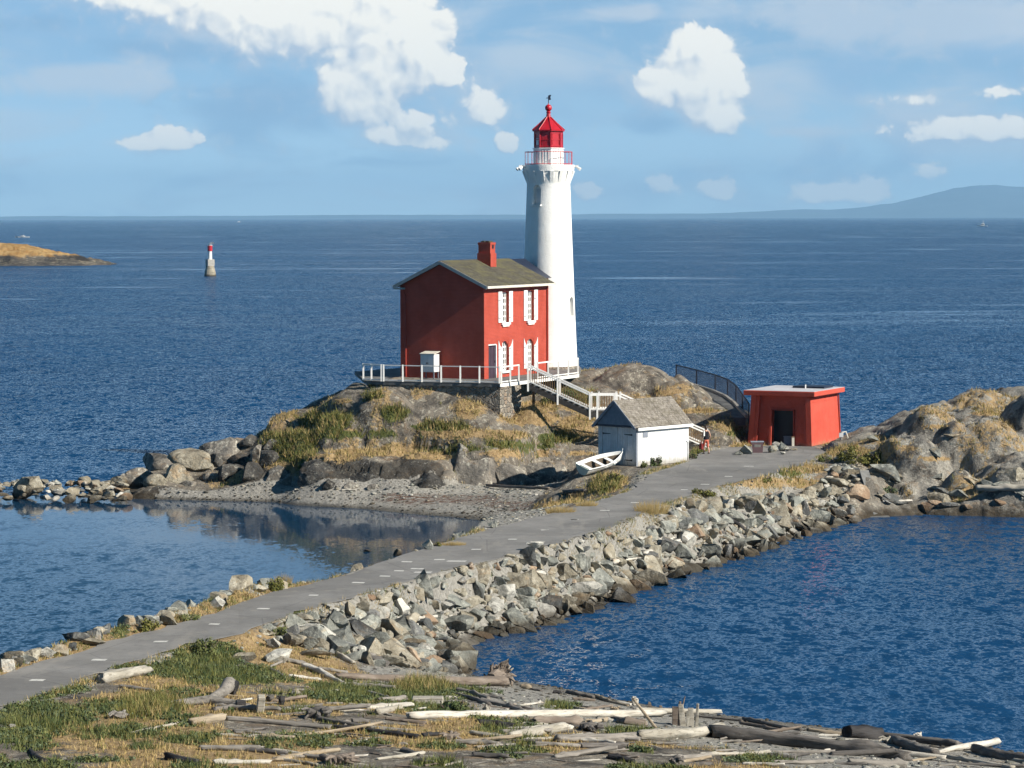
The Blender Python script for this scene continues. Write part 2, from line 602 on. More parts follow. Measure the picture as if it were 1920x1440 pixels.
def rock_material(name, a, b, dark, pale, sc=1.0, lichen=.5, bump=.06, vary=.25):
    m, t = newmat(name)
    o, p = t.obj(), t.pos()
    r = t.rand()
    off = t.n('ShaderNodeCombineXYZ', inp={0: t.m('MULTIPLY', r, 37.0), 1: t.m('MULTIPLY', r, 91.0), 2: 0.0}).outputs[0]
    q = t.vm('ADD', p, off)
    c = rockcol(t, q, a, b, dark, pale, sc, lichen)
    v = t.m('MULTIPLY_ADD', t.m('FRACT', t.m('MULTIPLY', r, 13.7)), 2 * vary, 1 - vary)
    c = t.mix(1.0, c, t.n('ShaderNodeCombineXYZ', inp={0: v, 1: v, 2: v}).outputs[0], 'MULTIPLY')
    c = wetband(t, c, p)
    h = t.m('ADD', t.noise(q, 3.0 * sc, 7, .68), t.m('MULTIPLY', t.vor(t.vm('ADD', q, t.vm('MULTIPLY', q, (.1, .2, .3))), 2.2 * sc, 'DISTANCE_TO_EDGE'), .5))
    t.out(c, .9, t.bump(h, bump * 2.2), .2)
    return m


M_grey = rock_material('grey stone', (.19, .197, .178), (.295, .30, .262), (.085, .088, .082), (.45, .45, .39))
M_tan = rock_material('tan stone', (.225, .20, .15), (.325, .295, .23), (.105, .09, .065), (.45, .43, .36))
M_pale = rock_material('pale stone', (.37, .36, .315), (.50, .48, .43), (.2, .195, .175), (.56, .55, .49))
M_rust = rock_material('rusty stone', (.25, .17, .11), (.33, .25, .175), (.12, .08, .055), (.40, .36, .3))
M_dark = rock_material('dark stone', (.10, .105, .10), (.17, .17, .165), (.045, .045, .045), (.34, .34, .3))
M_outcrop = rock_material('bedrock', (.14, .13, .115), (.22, .20, .17), (.05, .048, .045), (.46, .44, .37), .8, .75, .07, .12)
M_outcrop_dk_shade = rock_material('dark bedrock', (.045, .043, .04), (.085, .081, .074), (.02, .02, .02), (.30, .29, .25), .9, .6, .07, .12)  # dark rock, darkened further with shade and wet put into the colour


def wood_material(name, a, b, dark, crack=.6):
    m, t = newmat(name)
    o = t.obj()
    r = t.rand()
    off = t.n('ShaderNodeCombineXYZ', inp={0: t.m('MULTIPLY', r, 50.0), 1: r, 2: 0.0}).outputs[0]
    q = t.vm('ADD', o, off)
    g = t.noise(t.mapv(q, (.9, 14, 14)), 1.0, 5, .65)
    s = t.noise(t.mapv(q, (.9, 2.2, 2.2)), 1.0, 5, .6)
    c = t.mix(t.ramp(s, .35, .65), a, b)
    c = t.mix(t.m('MULTIPLY', t.ramp(g, .52, .68), crack), c, dark)
    c = t.mix(t.m('MULTIPLY', t.ramp(t.noise(t.mapv(q, (2.2, 5, 5)), 1.0, 5, .7), .62, .72), .6), c, tuple(x * .5 for x in dark))
    t.out(c, .85, t.bump(t.m('ADD', g, s), .035), .2)
    return m


WOOD = {
    'white': wood_material('bleached driftwood', (.44, .41, .35), (.56, .53, .47), (.20, .175, .145), .75),
    'pale': wood_material('pale driftwood', (.30, .275, .225), (.43, .40, .34), (.14, .12, .095), .75),
    'tan': wood_material('tan driftwood', (.27, .215, .15), (.37, .31, .23), (.13, .10, .07), .7),
    'grey': wood_material('grey driftwood', (.18, .165, .145), (.28, .255, .225), (.075, .068, .058), .8),
    'dark': wood_material('dark driftwood', (.085, .078, .072), (.17, .155, .14), (.035, .03, .028), .7),
    'black': wood_material('charred driftwood', (.022, .021, .022), (.055, .052, .052), (.01, .01, .01), .5),
    'brown': wood_material('brown driftwood', (.145, .115, .092), (.235, .195, .16), (.055, .04, .03), .7),
}


def ground_material():
    m, t = newmat('ground')
    p = t.pos()
    z = t.n('ShaderNodeSeparateXYZ', inp={0: p}).outputs[2]
    a1 = t.n('ShaderNodeVertexColor', layer_name='cover')
    a2 = t.n('ShaderNodeVertexColor', layer_name='cover_b')
    s1 = t.n('ShaderNodeSeparateColor', inp={0: a1.outputs[0]}).outputs
    s2 = t.n('ShaderNodeSeparateColor', inp={0: a2.outputs[0]}).outputs
    nb = t.noise(p, .9, 6, .65)
    nf = t.noise(p, 5.0, 6, .7)
    nff = t.noise(p, 22.0, 4, .65)
    rock = rockcol(t, p, (.14, .125, .105), (.225, .20, .165), (.06, .055, .05), (.46, .43, .35), .8, .65)
    head = rockcol(t, p, (.20, .19, .17), (.30, .285, .25), (.07, .065, .06), (.42, .40, .34), 1.0, .6)
    rock = t.mix(s2[2], rock, head)
    # tan and rusty crusts on the bedrock
    rock = t.mix(t.m('MULTIPLY', t.ramp(t.noise(p, .45, 5, .7, .8), .56, .7), .55), rock, (.27, .17, .08))
    rock = t.mix(t.m('MULTIPLY', t.ramp(t.m('ADD', t.m('SUBTRACT', 1.0, a1.outputs[1]), t.m('MULTIPLY', t.m('SUBTRACT', nf, .5), 1.2)), .3, .6), .72), rock, (.035, .033, .03))  # shade and wet kelp painted into the rock by the cover alpha
    rock = wetband(t, rock, p)
    dry = t.mix(t.ramp(nf, .35, .65), (.25, .17, .085), (.39, .285, .155))
    dry = t.mix(t.m('MULTIPLY', t.ramp(nff, .5, .72), .5), dry, (.17, .11, .055))
    grn = t.mix(t.ramp(nf, .35, .65), (.06, .08, .024), (.115, .12, .045))
    grn = t.mix(t.m('MULTIPLY', t.ramp(nff, .52, .7), .6), grn, (.03, .045, .014))
    peb = t.vor(p, 9.0, 'F1', 1)
    pebv = t.n('ShaderNodeSeparateColor', inp={0: peb}).outputs[0]
    grav = t.mix(pebv, (.20, .19, .17), (.36, .345, .31))
    grav = t.mix(t.m('MULTIPLY', t.ramp(nb, .4, .65), .5), grav, (.30, .285, .25))
    grav = t.mix(t.m('MULTIPLY', t.ramp(t.vor(p, 3.1, 'F1', 0), .12, .05), .8), grav, (.55, .53, .48))
    wetg = t.ramp(t.m('ADD', z, t.m('MULTIPLY', t.m('SUBTRACT', nb, .5), .12)), .26, .04)
    grav = t.mix(t.m('MULTIPLY', wetg, .75), grav, (.055, .05, .042))
    kelp = t.mix(nff, (.07, .035, .025), (.17, .10, .07))
    kn = t.noise(t.mapv(p, (1.2, 3.2, 1), rot=(0, 0, .5)), 1.6, 5, .7)
    grav = t.mix(t.m('MULTIPLY', s2[0], t.ramp(kn, .44, .56)), grav, kelp)
    grav = t.mix(t.m('MULTIPLY', s2[1], t.ramp(nf, .3, .55)), grav, (.36, .34, .30))

    def edge(mask, lo=.4, hi=.72):
        k = t.m('ADD', mask, t.m('ADD', t.m('MULTIPLY', t.m('SUBTRACT', nb, .5), 1.3), t.m('MULTIPLY', t.m('SUBTRACT', nf, .5), 1.9)))
        return t.ramp(k, lo, hi)
    c = t.mix(edge(s1[2], .4, .5), rock, grav)
    c = t.mix(edge(s1[0]), c, dry)
    c = t.mix(edge(s1[1]), c, grn)
    h = t.m('ADD', t.m('MULTIPLY', t.noise(p, 2.2, 8, .7), 1.0), t.m('MULTIPLY', t.vor(t.vm('ADD', p, t.n('ShaderNodeTexNoise', inp={'Scale': .7}).outputs[1]), 1.1, 'DISTANCE_TO_EDGE'), .35))
    h = t.m('ADD', h, t.m('MULTIPLY', nff, .18))
    t.out(c, .95, t.bump(h, .22), .12)
    return m


M_ground = ground_material()


def asphalt():
    m, t = newmat('worn asphalt')
    p = t.pos()
    a = t.noise(p, .35, 5, .6)
    b = t.noise(p, 3.0, 6, .7)
    c = t.mix(t.ramp(a, .3, .7), (.165, .16, .152), (.235, .228, .216))
    c = t.mix(t.m('MULTIPLY', t.ramp(b, .5, .7), .35), c, (.09, .088, .085))
    pt = t.vor(t.vm('ADD', p, t.vm('MULTIPLY', t.n('ShaderNodeTexNoise', inp={'Scale': .5}).outputs[1], (2, 2, 0))), .13, 'F1', 1)
    pv = t.n('ShaderNodeSeparateColor', inp={0: pt}).outputs[0]
    c = t.mix(t.m('MULTIPLY', t.ramp(pv, .55, .8), .35), c, (.115, .112, .108))
    gs = t.noise(p, 1.3, 6, .7)
    c = t.mix(t.m('MULTIPLY', t.ramp(gs, .56, .68), .5), c, (.27, .25, .215))
    st = t.noise(t.mapv(p, (.9, .22, 1), rot=(0, 0, .36)), 1.0, 4, .6)
    c = t.mix(t.m('MULTIPLY', t.ramp(st, .56, .7), .45), c, (.27, .255, .23))
    cr = t.vor(t.vm('ADD', p, t.vm('MULTIPLY', t.n('ShaderNodeTexNoise', inp={'Scale': .9}).outputs[1], (1.2, 1.2, 0))), .22, 'DISTANCE_TO_EDGE')
    c = t.mix(t.m('MULTIPLY', t.ramp(cr, .007, .002), .35), c, (.05, .05, .05))
    t.out(c, .92, t.bump(t.noise(p, 30, 4, .7), .01), .2)
    return m


M_asphalt = asphalt()


def paint_line():
    m, t = newmat('worn white road paint')
    p = t.pos()
    c = t.mix(t.ramp(t.noise(p, 7, 5, .7), .50, .70), (.56, .55, .51), (.27, .265, .25))
    t.out(c, .8, None, .2)
    return m


M_line = paint_line()


def water_material(name, calm=False):
    """wave slopes are laid on the normal directly, so that they do not fade with the pixel's footprint"""
    m, t = newmat(name)
    p = t.pos()
    sp = t.n('ShaderNodeSeparateXYZ', inp={0: p}).outputs

    def slope(scale, rot, k, detail=2, rough=.5, dist=0.0, loc=(0, 0, 0)):
        nd = t.n('ShaderNodeTexNoise')
        t.set(nd.inputs['Vector'], t.mapv(p, scale, (0, 0, rot), loc))
        nd.inputs['Scale'].default_value = 1.0
        nd.inputs['Detail'].default_value = detail
        nd.inputs['Roughness'].default_value = rough
        nd.inputs['Distortion'].default_value = dist
        return t.vm('MULTIPLY', t.vm('SUBTRACT', nd.outputs[1], (.5, .5, .5)), (k * .8, k, 0))

    s0 = slope((.16, .10, 1), .15, .30, 2)
    s1 = slope((.95, .48, 1), .12, .70, 2, .5, .4)
    s2 = slope((3.0, 1.7, 1), -.15, .72, 2, .55, .4)
    s3 = slope((5.5, 4.0, 1), .3, .4, 1)
    tot = t.vm('ADD', t.vm('ADD', s0, s1), t.vm('ADD', s2, s3))
    if calm:
        k = t.m('MULTIPLY_ADD', sp[0], .05, t.m('MULTIPLY', sp[1], .032))
        k = t.m('ADD', k, t.m('MULTIPLY', t.m('SUBTRACT', t.noise(t.mapv(p, (.05, .12, 1)), 1.0, 4, .6), .5), 1.8))
        amp = t.m('MULTIPLY_ADD', t.ramp(k, 4.5, 2.3), .62, .025)
        col = (.010, .040, .085)
        rough = .06
    else:
        slick = t.noise(t.mapv(p, (.0011, .0042, 1), rot=(0, 0, .12)), 1.0, 4, .55, .9)
        l1 = t.ramp(t.m('ABSOLUTE', t.m('SUBTRACT', slick, .53)), .030, .006)
        slick2 = t.noise(t.mapv(p, (.0032, .013, 1), rot=(0, 0, -.1), loc=(3.3, 1.7, 0)), 1.0, 4, .55, 1.2)
        l2 = t.ramp(t.m('ABSOLUTE', t.m('SUBTRACT', slick2, .56)), .022, .004)
        brk = t.ramp(t.noise(t.mapv(p, (.008, .03, 1)), 1.0, 4, .6), .46, .60)
        far = t.ramp(sp[1], 330, 560)
        sl = t.m('MULTIPLY', t.m('MULTIPLY', t.m('MAXIMUM', l1, l2), brk), far)
        gust = t.noise(t.mapv(p, (.005, .018, 1)), 1.0, 5, .6)
        gust2 = t.noise(t.mapv(p, (.05, .09, 1)), 1.0, 4, .6)
        amp = t.m('MULTIPLY_ADD', t.ramp(gust, .3, .7), .45, .62)
        amp = t.m('MULTIPLY', amp, t.m('MULTIPLY_ADD', t.ramp(gust2, .3, .7), .5, .75))
        amp = t.m('MULTIPLY', amp, t.m('MULTIPLY_ADD', sl, -.88, 1.0))
        # the open strait is rougher than the sheltered inlet
        amp = t.m('MULTIPLY', amp, t.m('MULTIPLY_ADD', t.ramp(sp[1], 160, 330), 2.1, 1.0))
        col = t.mix(t.ramp(gust, .35, .7), (.004, .034, .095), (.007, .044, .115))
        rough = .10
    tq = t.n('ShaderNodeSeparateXYZ', inp={0: tot}).outputs
    # seen this low over the water only the near faces of the wavelets show
    fy = t.m('MULTIPLY_ADD', t.m('ABSOLUTE', tq[1]), -1.3 if calm else -1.9, .02)
    tot = t.n('ShaderNodeCombineXYZ', inp={0: tq[0], 1: fy, 2: 0.0}).outputs[0]
    sv = t.n('ShaderNodeVectorMath', operation='SCALE')
    t.set(sv.inputs[0], tot)
    t.set(sv.inputs['Scale'], amp)
    nm = t.vm('NORMALIZE', t.vm('ADD', sv.outputs[0], (0, 0, 1)))
    t.out(col, rough, nm, .40, extra={'IOR': 1.33})
    return m


M_sea = water_material('sea water')
M_lagoon = water_material('lagoon water', True)

M_white = simple('white paint', (.80, .79, .76), .6, .3, 0, .05, 2.0, .004, 9)
M_whitewash = None


def tower_paint():
    m, t = newmat('whitewashed masonry')
    o = t.obj()
    a = t.noise(o, .8, 5, .6)
    c = t.mix(t.ramp(a, .35, .65), (.80, .785, .75), (.86, .85, .82))
    st = t.noise(t.mapv(o, (4, 4, .35)), 1.0, 5, .65)
    c = t.mix(t.m('MULTIPLY', t.ramp(st, .58, .75), .35), c, (.60, .55, .46))
    t.out(c, .75, t.bump(t.m('ADD', t.noise(o, 3.5, 5, .65), t.m('MULTIPLY', t.noise(o, 14, 4, .6), .4)), .018), .25)
    return m


M_tower = tower_paint()


def brick_paint(name, a, b, bw=.24, bh=.085, bump=.012):
    m, t = newmat(name)
    o = t.obj()
    s = t.n('ShaderNodeSeparateXYZ', inp={0: o}).outputs
    q = t.n('ShaderNodeCombineXYZ', inp={0: t.m('ADD', s[0], s[1]), 1: s[2], 2: 0.0}).outputs[0]
    br = t.n('ShaderNodeTexBrick')
    t.set(br.inputs['Vector'], q)
    br.inputs['Color1'].default_value = (1, 1, 1, 1)
    br.inputs['Color2'].default_value = (.86, .86, .86, 1)
    br.inputs['Mortar'].default_value = (.55, .55, .55, 1)
    br.inputs['Scale'].default_value = 1.0
    br.inputs['Brick Width'].default_value = bw
    br.inputs['Row Height'].default_value = bh
    br.inputs['Mortar Size'].default_value = .008
    c = t.mix(t.ramp(t.noise(o, .9, 5, .6), .3, .7), a, b)
    c = t.mix(.5, c, t.mix(1.0, c, br.outputs[0], 'MULTIPLY'))
    st = t.noise(t.mapv(o, (3, 3, .3)), 1.0, 5, .65)
    c = t.mix(t.m('MULTIPLY', t.ramp(st, .55, .75), .25), c, tuple(x * .7 for x in a))
    h = t.m('ADD', br.outputs[1], t.m('MULTIPLY', t.noise(o, 6, 5, .6), -.8))
    t.out(c, .7, t.bump(h, -bump), .25)
    return m


M_brick = brick_paint('red painted brick', (.42, .066, .040), (.51, .090, .058))
def red_concrete():
    m, t = newmat('red painted concrete')
    o = t.obj()
    c = t.mix(t.ramp(t.noise(o, 1.1, 6, .65), .35, .65), (.46, .070, .044), (.54, .088, .056))
    st = t.noise(t.mapv(o, (5, 5, .35)), 1.0, 5, .7)
    c = t.mix(t.m('MULTIPLY', t.ramp(st, .54, .70), .35), c, (.36, .055, .035))
    z = t.n('ShaderNodeSeparateXYZ', inp={0: o}).outputs[2]
    c = t.mix(t.m('MULTIPLY', t.ramp(t.m('ADD', z, t.noise(o, 3, 4, .6)), .85, .45), .6), c, (.34, .17, .11))
    ch = t.noise(o, 5.5, 5, .75)
    c = t.mix(t.m('MULTIPLY', t.ramp(ch, .66, .72), .6), c, (.42, .30, .24))
    t.out(c, .7, t.bump(t.m('ADD', t.noise(o, 7, 6, .7), t.noise(o, 1.5, 4, .6)), .03), .25)
    return m


M_redwall = red_concrete()
M_redmetal = simple('red lantern paint', (.42, .012, .022), .35, .5, 0, .12, 2.0)
M_reddk = simple('dark red trim', (.30, .04, .025), .6, .3)
M_darkred = simple('maroon panel', (.07, .035, .04), .5, .4)


def roof_mat(name, a, b, moss, k=.6, row=.16):
    m, t = newmat(name)
    o = t.obj()
    n = t.noise(o, .7, 5, .65)
    f = t.noise(o, 4.5, 5, .7)
    c = t.mix(t.ramp(f, .35, .65), a, b)
    c = t.mix(t.m('MULTIPLY', t.ramp(t.noise(t.mapv(o, (.5, 1.6, 1)), 1.0, 5, .65), .42, .66), k), c, moss)
    br = t.n('ShaderNodeTexBrick')
    t.set(br.inputs['Vector'], o)
    br.inputs['Color1'].default_value = (1, 1, 1, 1)
    br.inputs['Color2'].default_value = (.7, .7, .7, 1)
    br.inputs['Mortar'].default_value = (.35, .35, .35, 1)
    br.inputs['Scale'].default_value = 1.0
    br.inputs['Brick Width'].default_value = .22
    br.inputs['Row Height'].default_value = row
    br.inputs['Mortar Size'].default_value = .012
    sk = t.noise(t.mapv(o, (2.6, .28, 1)), 1.0, 5, .65)
    c = t.mix(t.m('MULTIPLY', t.ramp(sk, .5, .66), .6), c, tuple(x * .45 for x in a))
    c = t.mix(.6, c, t.mix(1.0, c, br.outputs[0], 'MULTIPLY'))
    t.out(c, .9, t.bump(t.m('ADD', f, t.m('MULTIPLY', n, .6)), .05), .15)
    return m


M_roof = roof_mat('mossy shingles', (.07, .065, .05), (.125, .115, .088), (.17, .155, .075), .65)
M_roof2 = roof_mat('grey weathered shingles', (.17, .15, .125), (.33, .30, .26), (.12, .105, .07), .5)
M_fascia = simple('cream fascia', (.62, .58, .5), .6)
M_greyfascia = simple('grey barge board', (.34, .34, .33), .6)
M_glass = simple('dark window glass', (.02, .025, .03), .08, .5)
M_door = simple('dark purple door', (.055, .035, .05), .5, .4)
M_black = simple('black metal', (.012, .014, .02), .5, .4)
M_navy = simple('dark blue fence paint', (.014, .02, .04), .5, .4)
M_concrete = simple('pale concrete', (.36, .345, .31), .9, .2, 0, .2, 2.0, .02, 12)
M_concrete_dk = simple('dark concrete', (.15, .15, .145), .9, .2, 0, .25, 2.0, .02, 12)
M_roofslab = simple('grey roof coating', (.46, .46, .48), .8, .2, 0, .1, 1.0)
M_deckwood = simple('grey deck boards', (.24, .23, .22), .85, .2, 0, .25, 4.0)
M_picket = simple('brown pickets', (.19, .12, .065), .8, .2, 0, .25, 5.0)
M_understair = simple('dark stained timber', (.045, .042, .04), .8, .2, 0, .3, 5.0)
def boards():
    m, t = newmat('weathered white boards')
    o = t.obj()
    s = t.n('ShaderNodeSeparateXYZ', inp={0: o}).outputs
    wv = t.m('FRACT', t.m('MULTIPLY', t.m('ADD', s[0], s[1]), 5.5))
    seam = t.ramp(t.m('ABSOLUTE', t.m('SUBTRACT', wv, .5)), .46, .5)
    c = t.mix(t.ramp(t.noise(o, 3, 5, .6), .35, .65), (.58, .59, .60), (.68, .69, .70))
    c = t.mix(t.m('MULTIPLY', seam, .55), c, (.28, .28, .28))
    st = t.noise(t.mapv(o, (6, 6, .6)), 1.0, 5, .7)
    c = t.mix(t.m('MULTIPLY', t.ramp(st, .52, .7), .4), c, (.40, .37, .32))
    c = t.mix(t.m('MULTIPLY', t.ramp(t.m('ADD', s[2], t.m('MULTIPLY', t.noise(o, 4, 5, .7), .6)), .75, .25), .7), c, (.26, .235, .18))
    t.out(c, .75, t.bump(t.m('MULTIPLY', seam, -1.0), .02), .25)
    return m


M_bluegrey = boards()
M_slat = simple('grey painted slats', (.20, .22, .26), .7, .3, 0, .12, 4.0)
M_cabinet = simple('light grey metal', (.60, .61, .62), .45, .4, 0, .05, 3.0)
M_boat = simple('white boat paint', (.74, .75, .73), .5, .35, 0, .1, 3.0)
M_boatgreen = simple('pale green boat paint', (.40, .50, .46), .5, .35, 0, .1, 3.0)
M_boatin = simple('brown boat boards', (.11, .085, .06), .8, .2, 0, .3, 5.0)
M_rust = M_rust
M_gallery = simple('red gallery railing', (.50, .03, .045), .5, .4)


def stonewall():
    m, t = newmat('rubble masonry')
    o = t.obj()
    s = t.n('ShaderNodeSeparateXYZ', inp={0: o}).outputs
    q = t.n('ShaderNodeCombineXYZ', inp={0: t.m('ADD', s[0], s[1]), 1: s[2], 2: t.m('SUBTRACT', s[0], s[1])}).outputs[0]
    q = t.mapv(q, (2.6, 3.6, 2.6))
    e = t.vor(q, 1.0, 'DISTANCE_TO_EDGE')
    cc = t.n('ShaderNodeSeparateColor', inp={0: t.vor(q, 1.0, 'F1', 1)}).outputs
    c = t.mix(cc[0], (.12, .115, .10), (.36, .34, .29))
    c = t.mix(t.m('MULTIPLY', cc[1], .5), c, (.30, .20, .13))
    c = t.mix(t.ramp(e, .09, .03), c, (.30, .28, .25))
    t.out(c, .9, t.bump(t.ramp(e, 0, .15), .08), .2)
    return m


M_stonewall = stonewall()


def leaf_material(name, a, b, c3):
    m, t = newmat(name)
    p = t.pos()
    n = t.noise(p, 1.6, 3, .6)
    f = t.noise(p, 9, 3, .6)
    c = t.mix(t.ramp(n, .35, .65), a, b)
    c = t.mix(t.m('MULTIPLY', t.ramp(f, .5, .7), .7), c, c3)
    b_ = t.out(c, .7, None, .2)
    return m


L_green = leaf_material('green leaves', (.10, .12, .038), (.155, .168, .06), (.22, .195, .085))
L_deep = leaf_material('deep green leaves', (.045, .072, .024), (.078, .105, .038), (.12, .135, .055))
L_olive = leaf_material('olive leaves', (.11, .115, .028), (.17, .165, .045), (.24, .20, .07))
L_dry = leaf_material('dry stalks', (.34, .25, .105), (.46, .35, .16), (.26, .17, .07))
L_sage = leaf_material('grey green leaves', (.085, .115, .06), (.13, .16, .085), (.06, .085, .04))

# ------------------------------------------------------------------ terrain
ROAD_R = [(-150, 1372), (0, 1325), (117, 1287), (213, 1250), (290, 1227), (353, 1206), (417, 1198), (500, 1167), (617, 1128), (750, 1093), (817, 1072), (930, 1047), (1033, 1020), (1140, 989), (1195, 965), (1245, 942), (1290, 930), (1345, 912), (1430, 893), (1500, 872), (1548, 847)]
ROAD_L = [(-150, 1312), (0, 1268), (67, 1243), (133, 1227), (207, 1200), (287, 1183), (400, 1150), (500, 1113), (633, 1082), (700, 1060), (753, 1042), (833, 1017), (933, 988), (1020, 966), (1100, 945), (1176, 923), (1205, 900), (1225, 886), (1292, 866), (1315, 848), (1375, 838), (1470, 835), (1530, 838)]
ZR = 2.6
road_r = [at(a, b, ZR) for a, b in ROAD_R]
road_l = [at(a, b, ZR) for a, b in ROAD_L]
road_poly = [(p.x, p.y) for p in road_r] + [(p.x, p.y) for p in reversed(road_l)]

# building footprints -----------------------------------------------
RHO = R(26)
HX = Vector((math.sin(RHO), math.cos(RHO), 0))       # along the lit wall, away from the camera
HY = Vector((-math.cos(RHO), math.sin(RHO), 0))      # along the gable wall, to the left
PLATZ = 6.85
house_c = at(908, 711, PLATZ)
HL = along(house_c, HX, 1028)
HW = along(house_c, HY, 751)
B2 = R(42.5)
BX = Vector((math.sin(B2), math.cos(B2), 0))
BY = Vector((-math.cos(B2), math.sin(B2), 0))
boat_c = at(1193, 873, 2.55)
BL, BW = along(boat_c, BX, 1292), along(boat_c, BY, 1122)
B3 = R(25.7)
KX = Vector((math.sin(B3), math.cos(B3), 0))
KY = Vector((-math.cos(B3), math.sin(B3), 0))
block_c = at(1522, 837, 2.6)
KL, KW = along(block_c, KX, 1577), along(block_c, KY, 1403)
plat_a, plat_b, plat_c = at(718, 715, PLATZ), at(937, 719, PLATZ), at(1085, 701, PLATZ)
plat_l = at(684, 713, PLATZ)
plat_poly = [plat_l, plat_a, plat_b, plat_c, Vector((4.7, 195, 0)), Vector((3.0, 199, 0)), Vector((-6, 199, 0)), Vector((-10.5, 192, 0))]


def rect(c, X_, Y_, L, W, m=0.0):
    return [c - X_ * m - Y_ * m, c + X_ * (L + m) - Y_ * m, c + X_ * (L + m) + Y_ * (W + m), c - X_ * m + Y_ * (W + m)]


# waterline -----------------------------------------------------------
lshore = [(p.x - (2.4 if k < 7 else 1.5 if k < 9 else .8), p.y + (.9 if k < 7 else .5)) for k, p in enumerate(road_l[1:12])]
shore = [(-70, 20), (-70, 74)] + [(-30, 80)] + lshore
shore += [(at(a, b, 0).x, at(a, b, 0).y) for a, b in [(900, 1004), (950, 983), (852, 971), (763, 964), (669, 954), (552, 948), (505, 942), (378, 939), (247, 936), (215, 928), (190, 915)]]
shore += [(-25.8, 190), (-20, 198), (-12, 206), (-3, 212), (8, 214), (18, 208), (21.5, 198), (23.0, 190), (25, 193), (27, 202), (36, 205), (70, 207), (70, 170)]
INLET = [(2100, 968), (1920, 971), (1740, 966), (1640, 970), (1575, 982), (1500, 1003), (1430, 1028), (1340, 1058), (1240, 1085), (1150, 1122), (1080, 1152), (990, 1180), (900, 1196), (845, 1215), (850, 1241), (900, 1268), (1010, 1281), (1130, 1302), (1250, 1327), (1429, 1347), (1581, 1367), (1687, 1379), (1784, 1391), (1920, 1411), (2100, 1440)]
shore += [(at(a, b, 0).x, at(a, b, 0).y) for a, b in INLET] + [(70, 70), (70, 20)]

ctrl = []


def cz(px, py, z):
    p = at(px, py, z)
    ctrl.append((p.x, p.y, z))


def cD(px, py, D):
    p = atd(px, py, D)
    ctrl.append((p.x, p.y, p.z))


for a, b in [(0, 1297), (300, 1205), (633, 1105), (1000, 993), (1200, 932), (1330, 895), (1440, 862), (900, 1025), (450, 1160)]:
    cz(a, b, 2.6)
for a, b, z in [(0, 1440, 2.7), (300, 1440, 2.6), (600, 1440, 2.45), (900, 1440, 2.25), (1200, 1440, 1.95), (1500, 1440, 1.5), (1800, 1440, .9), (400, 1300, 2.4),
                (700, 1330, 2.0), (600, 1275, 1.6), (900, 1320, 1.2), (1100, 1370, 1.5), (1300, 1400, 1.45), (1500, 1400, .95), (150, 1340, 2.6), (760, 1250, .8)]:
    cz(a, b, z)
for a, b in [(900, 1268), (1010, 1281), (1250, 1327), (1429, 1347), (1687, 1379), (1920, 1411), (850, 1241), (247, 936), (378, 939), (505, 942), (669, 954), (763, 964), (852, 971), (950, 983), (1740, 966), (1600, 976), (1920, 971)]:
    cz(a, b, 0.0)
for a, b, z in [(300, 913, .7), (550, 914, .8), (760, 924, .8), (950, 930, .9), (1040, 925, 1.2), (560, 905, 1.0), (700, 911, 1.0), (900, 911, 1.0), (1040, 907, 1.2), (1091, 893, 2.0), (1144, 879, 2.3),
                (1130, 906, 2.25), (1170, 890, 2.48), (600, 880, 1.9), (560, 840, 3.0), (700, 855, 2.8), (800, 850, 2.6), (760, 800, 4.0), (650, 790, 4.3), (680, 742, 5.7), (800, 742, 5.9), (880, 750, 5.6), (740, 728, 6.35), (820, 736, 6.15), (930, 750, 5.55), (978, 757, 5.2), (770, 765, 5.3), (702, 722, 6.45), (665, 736, 5.5),
                (1000, 800, 4.0), (900, 850, 2.6), (1050, 850, 2.5), (1000, 880, 1.6), (1080, 810, 3.6), (1060, 772, 4.7), (490, 828, 3.1), (430, 882, .9), (300, 892, .7), (240, 906, .3), (1000, 760, 5.4), (1250, 795, 3.9), (1200, 742, 5.5),
                (1300, 800, 3.6), (1380, 825, 2.8), (1340, 840, 2.6), (1600, 852, 2.75), (1700, 850, 3.0), (1800, 820, 3.8), (1800, 882, 2.1), (1900, 852, 3.2), (1900, 802, 4.3), (1750, 930, 1.0), (1900, 905, 1.8), (1640, 900, 1.9), (1670, 930, .9)]:
    cz(a, b, z)
for a, b, D in [(560, 774, 190), (620, 742, 192), (690, 720, 190), (1100, 690, 195.5), (1180, 685, 196), (1260, 705, 194), (1330, 747, 190.5), (1393, 787, 187), (1640, 797, 182), (1700, 767, 186), (1770, 767, 187), (1850, 740, 189), (1920, 733, 190), (2050, 730, 190)]:
    cD(a, b, D)
ctrl += [(-9.5, 204, .4), (-17, 200, .2), (-3, 209, 1), (5, 212, 1.5), (13, 211, 1), (20, 205, .4), (30, 202, .4), (42, 204, .5), (23, 189, .3), (60, 190, 5), (60, 172, 2), (-60, 40, 3.5), (0, 40, 3.5), (60, 40, 2.5), (-60, 68, 2.6), (-40, 75, 2), (40, 70, .6), (-8, 190, 6.6), (0, 188, 6.6), (3, 198, 6.6), (-4, 198, 5.5)]
WK_PX = [(1262, 712, 197.0), (1300, 724, 195.0), (1335, 735, 193.0), (1358, 745, 191.0), (1374, 757, 189.0), (1386, 771, 187.4), (1398, 783, 186.2)]
for a, b, D in WK_PX:
    p = atd(a, b, D)
    ctrl.append((p.x - .5, p.y - .2, p.z - .08))
    ctrl.append((p.x - 1.7, p.y - 1.0, p.z - .1))
C = np.array(ctrl)


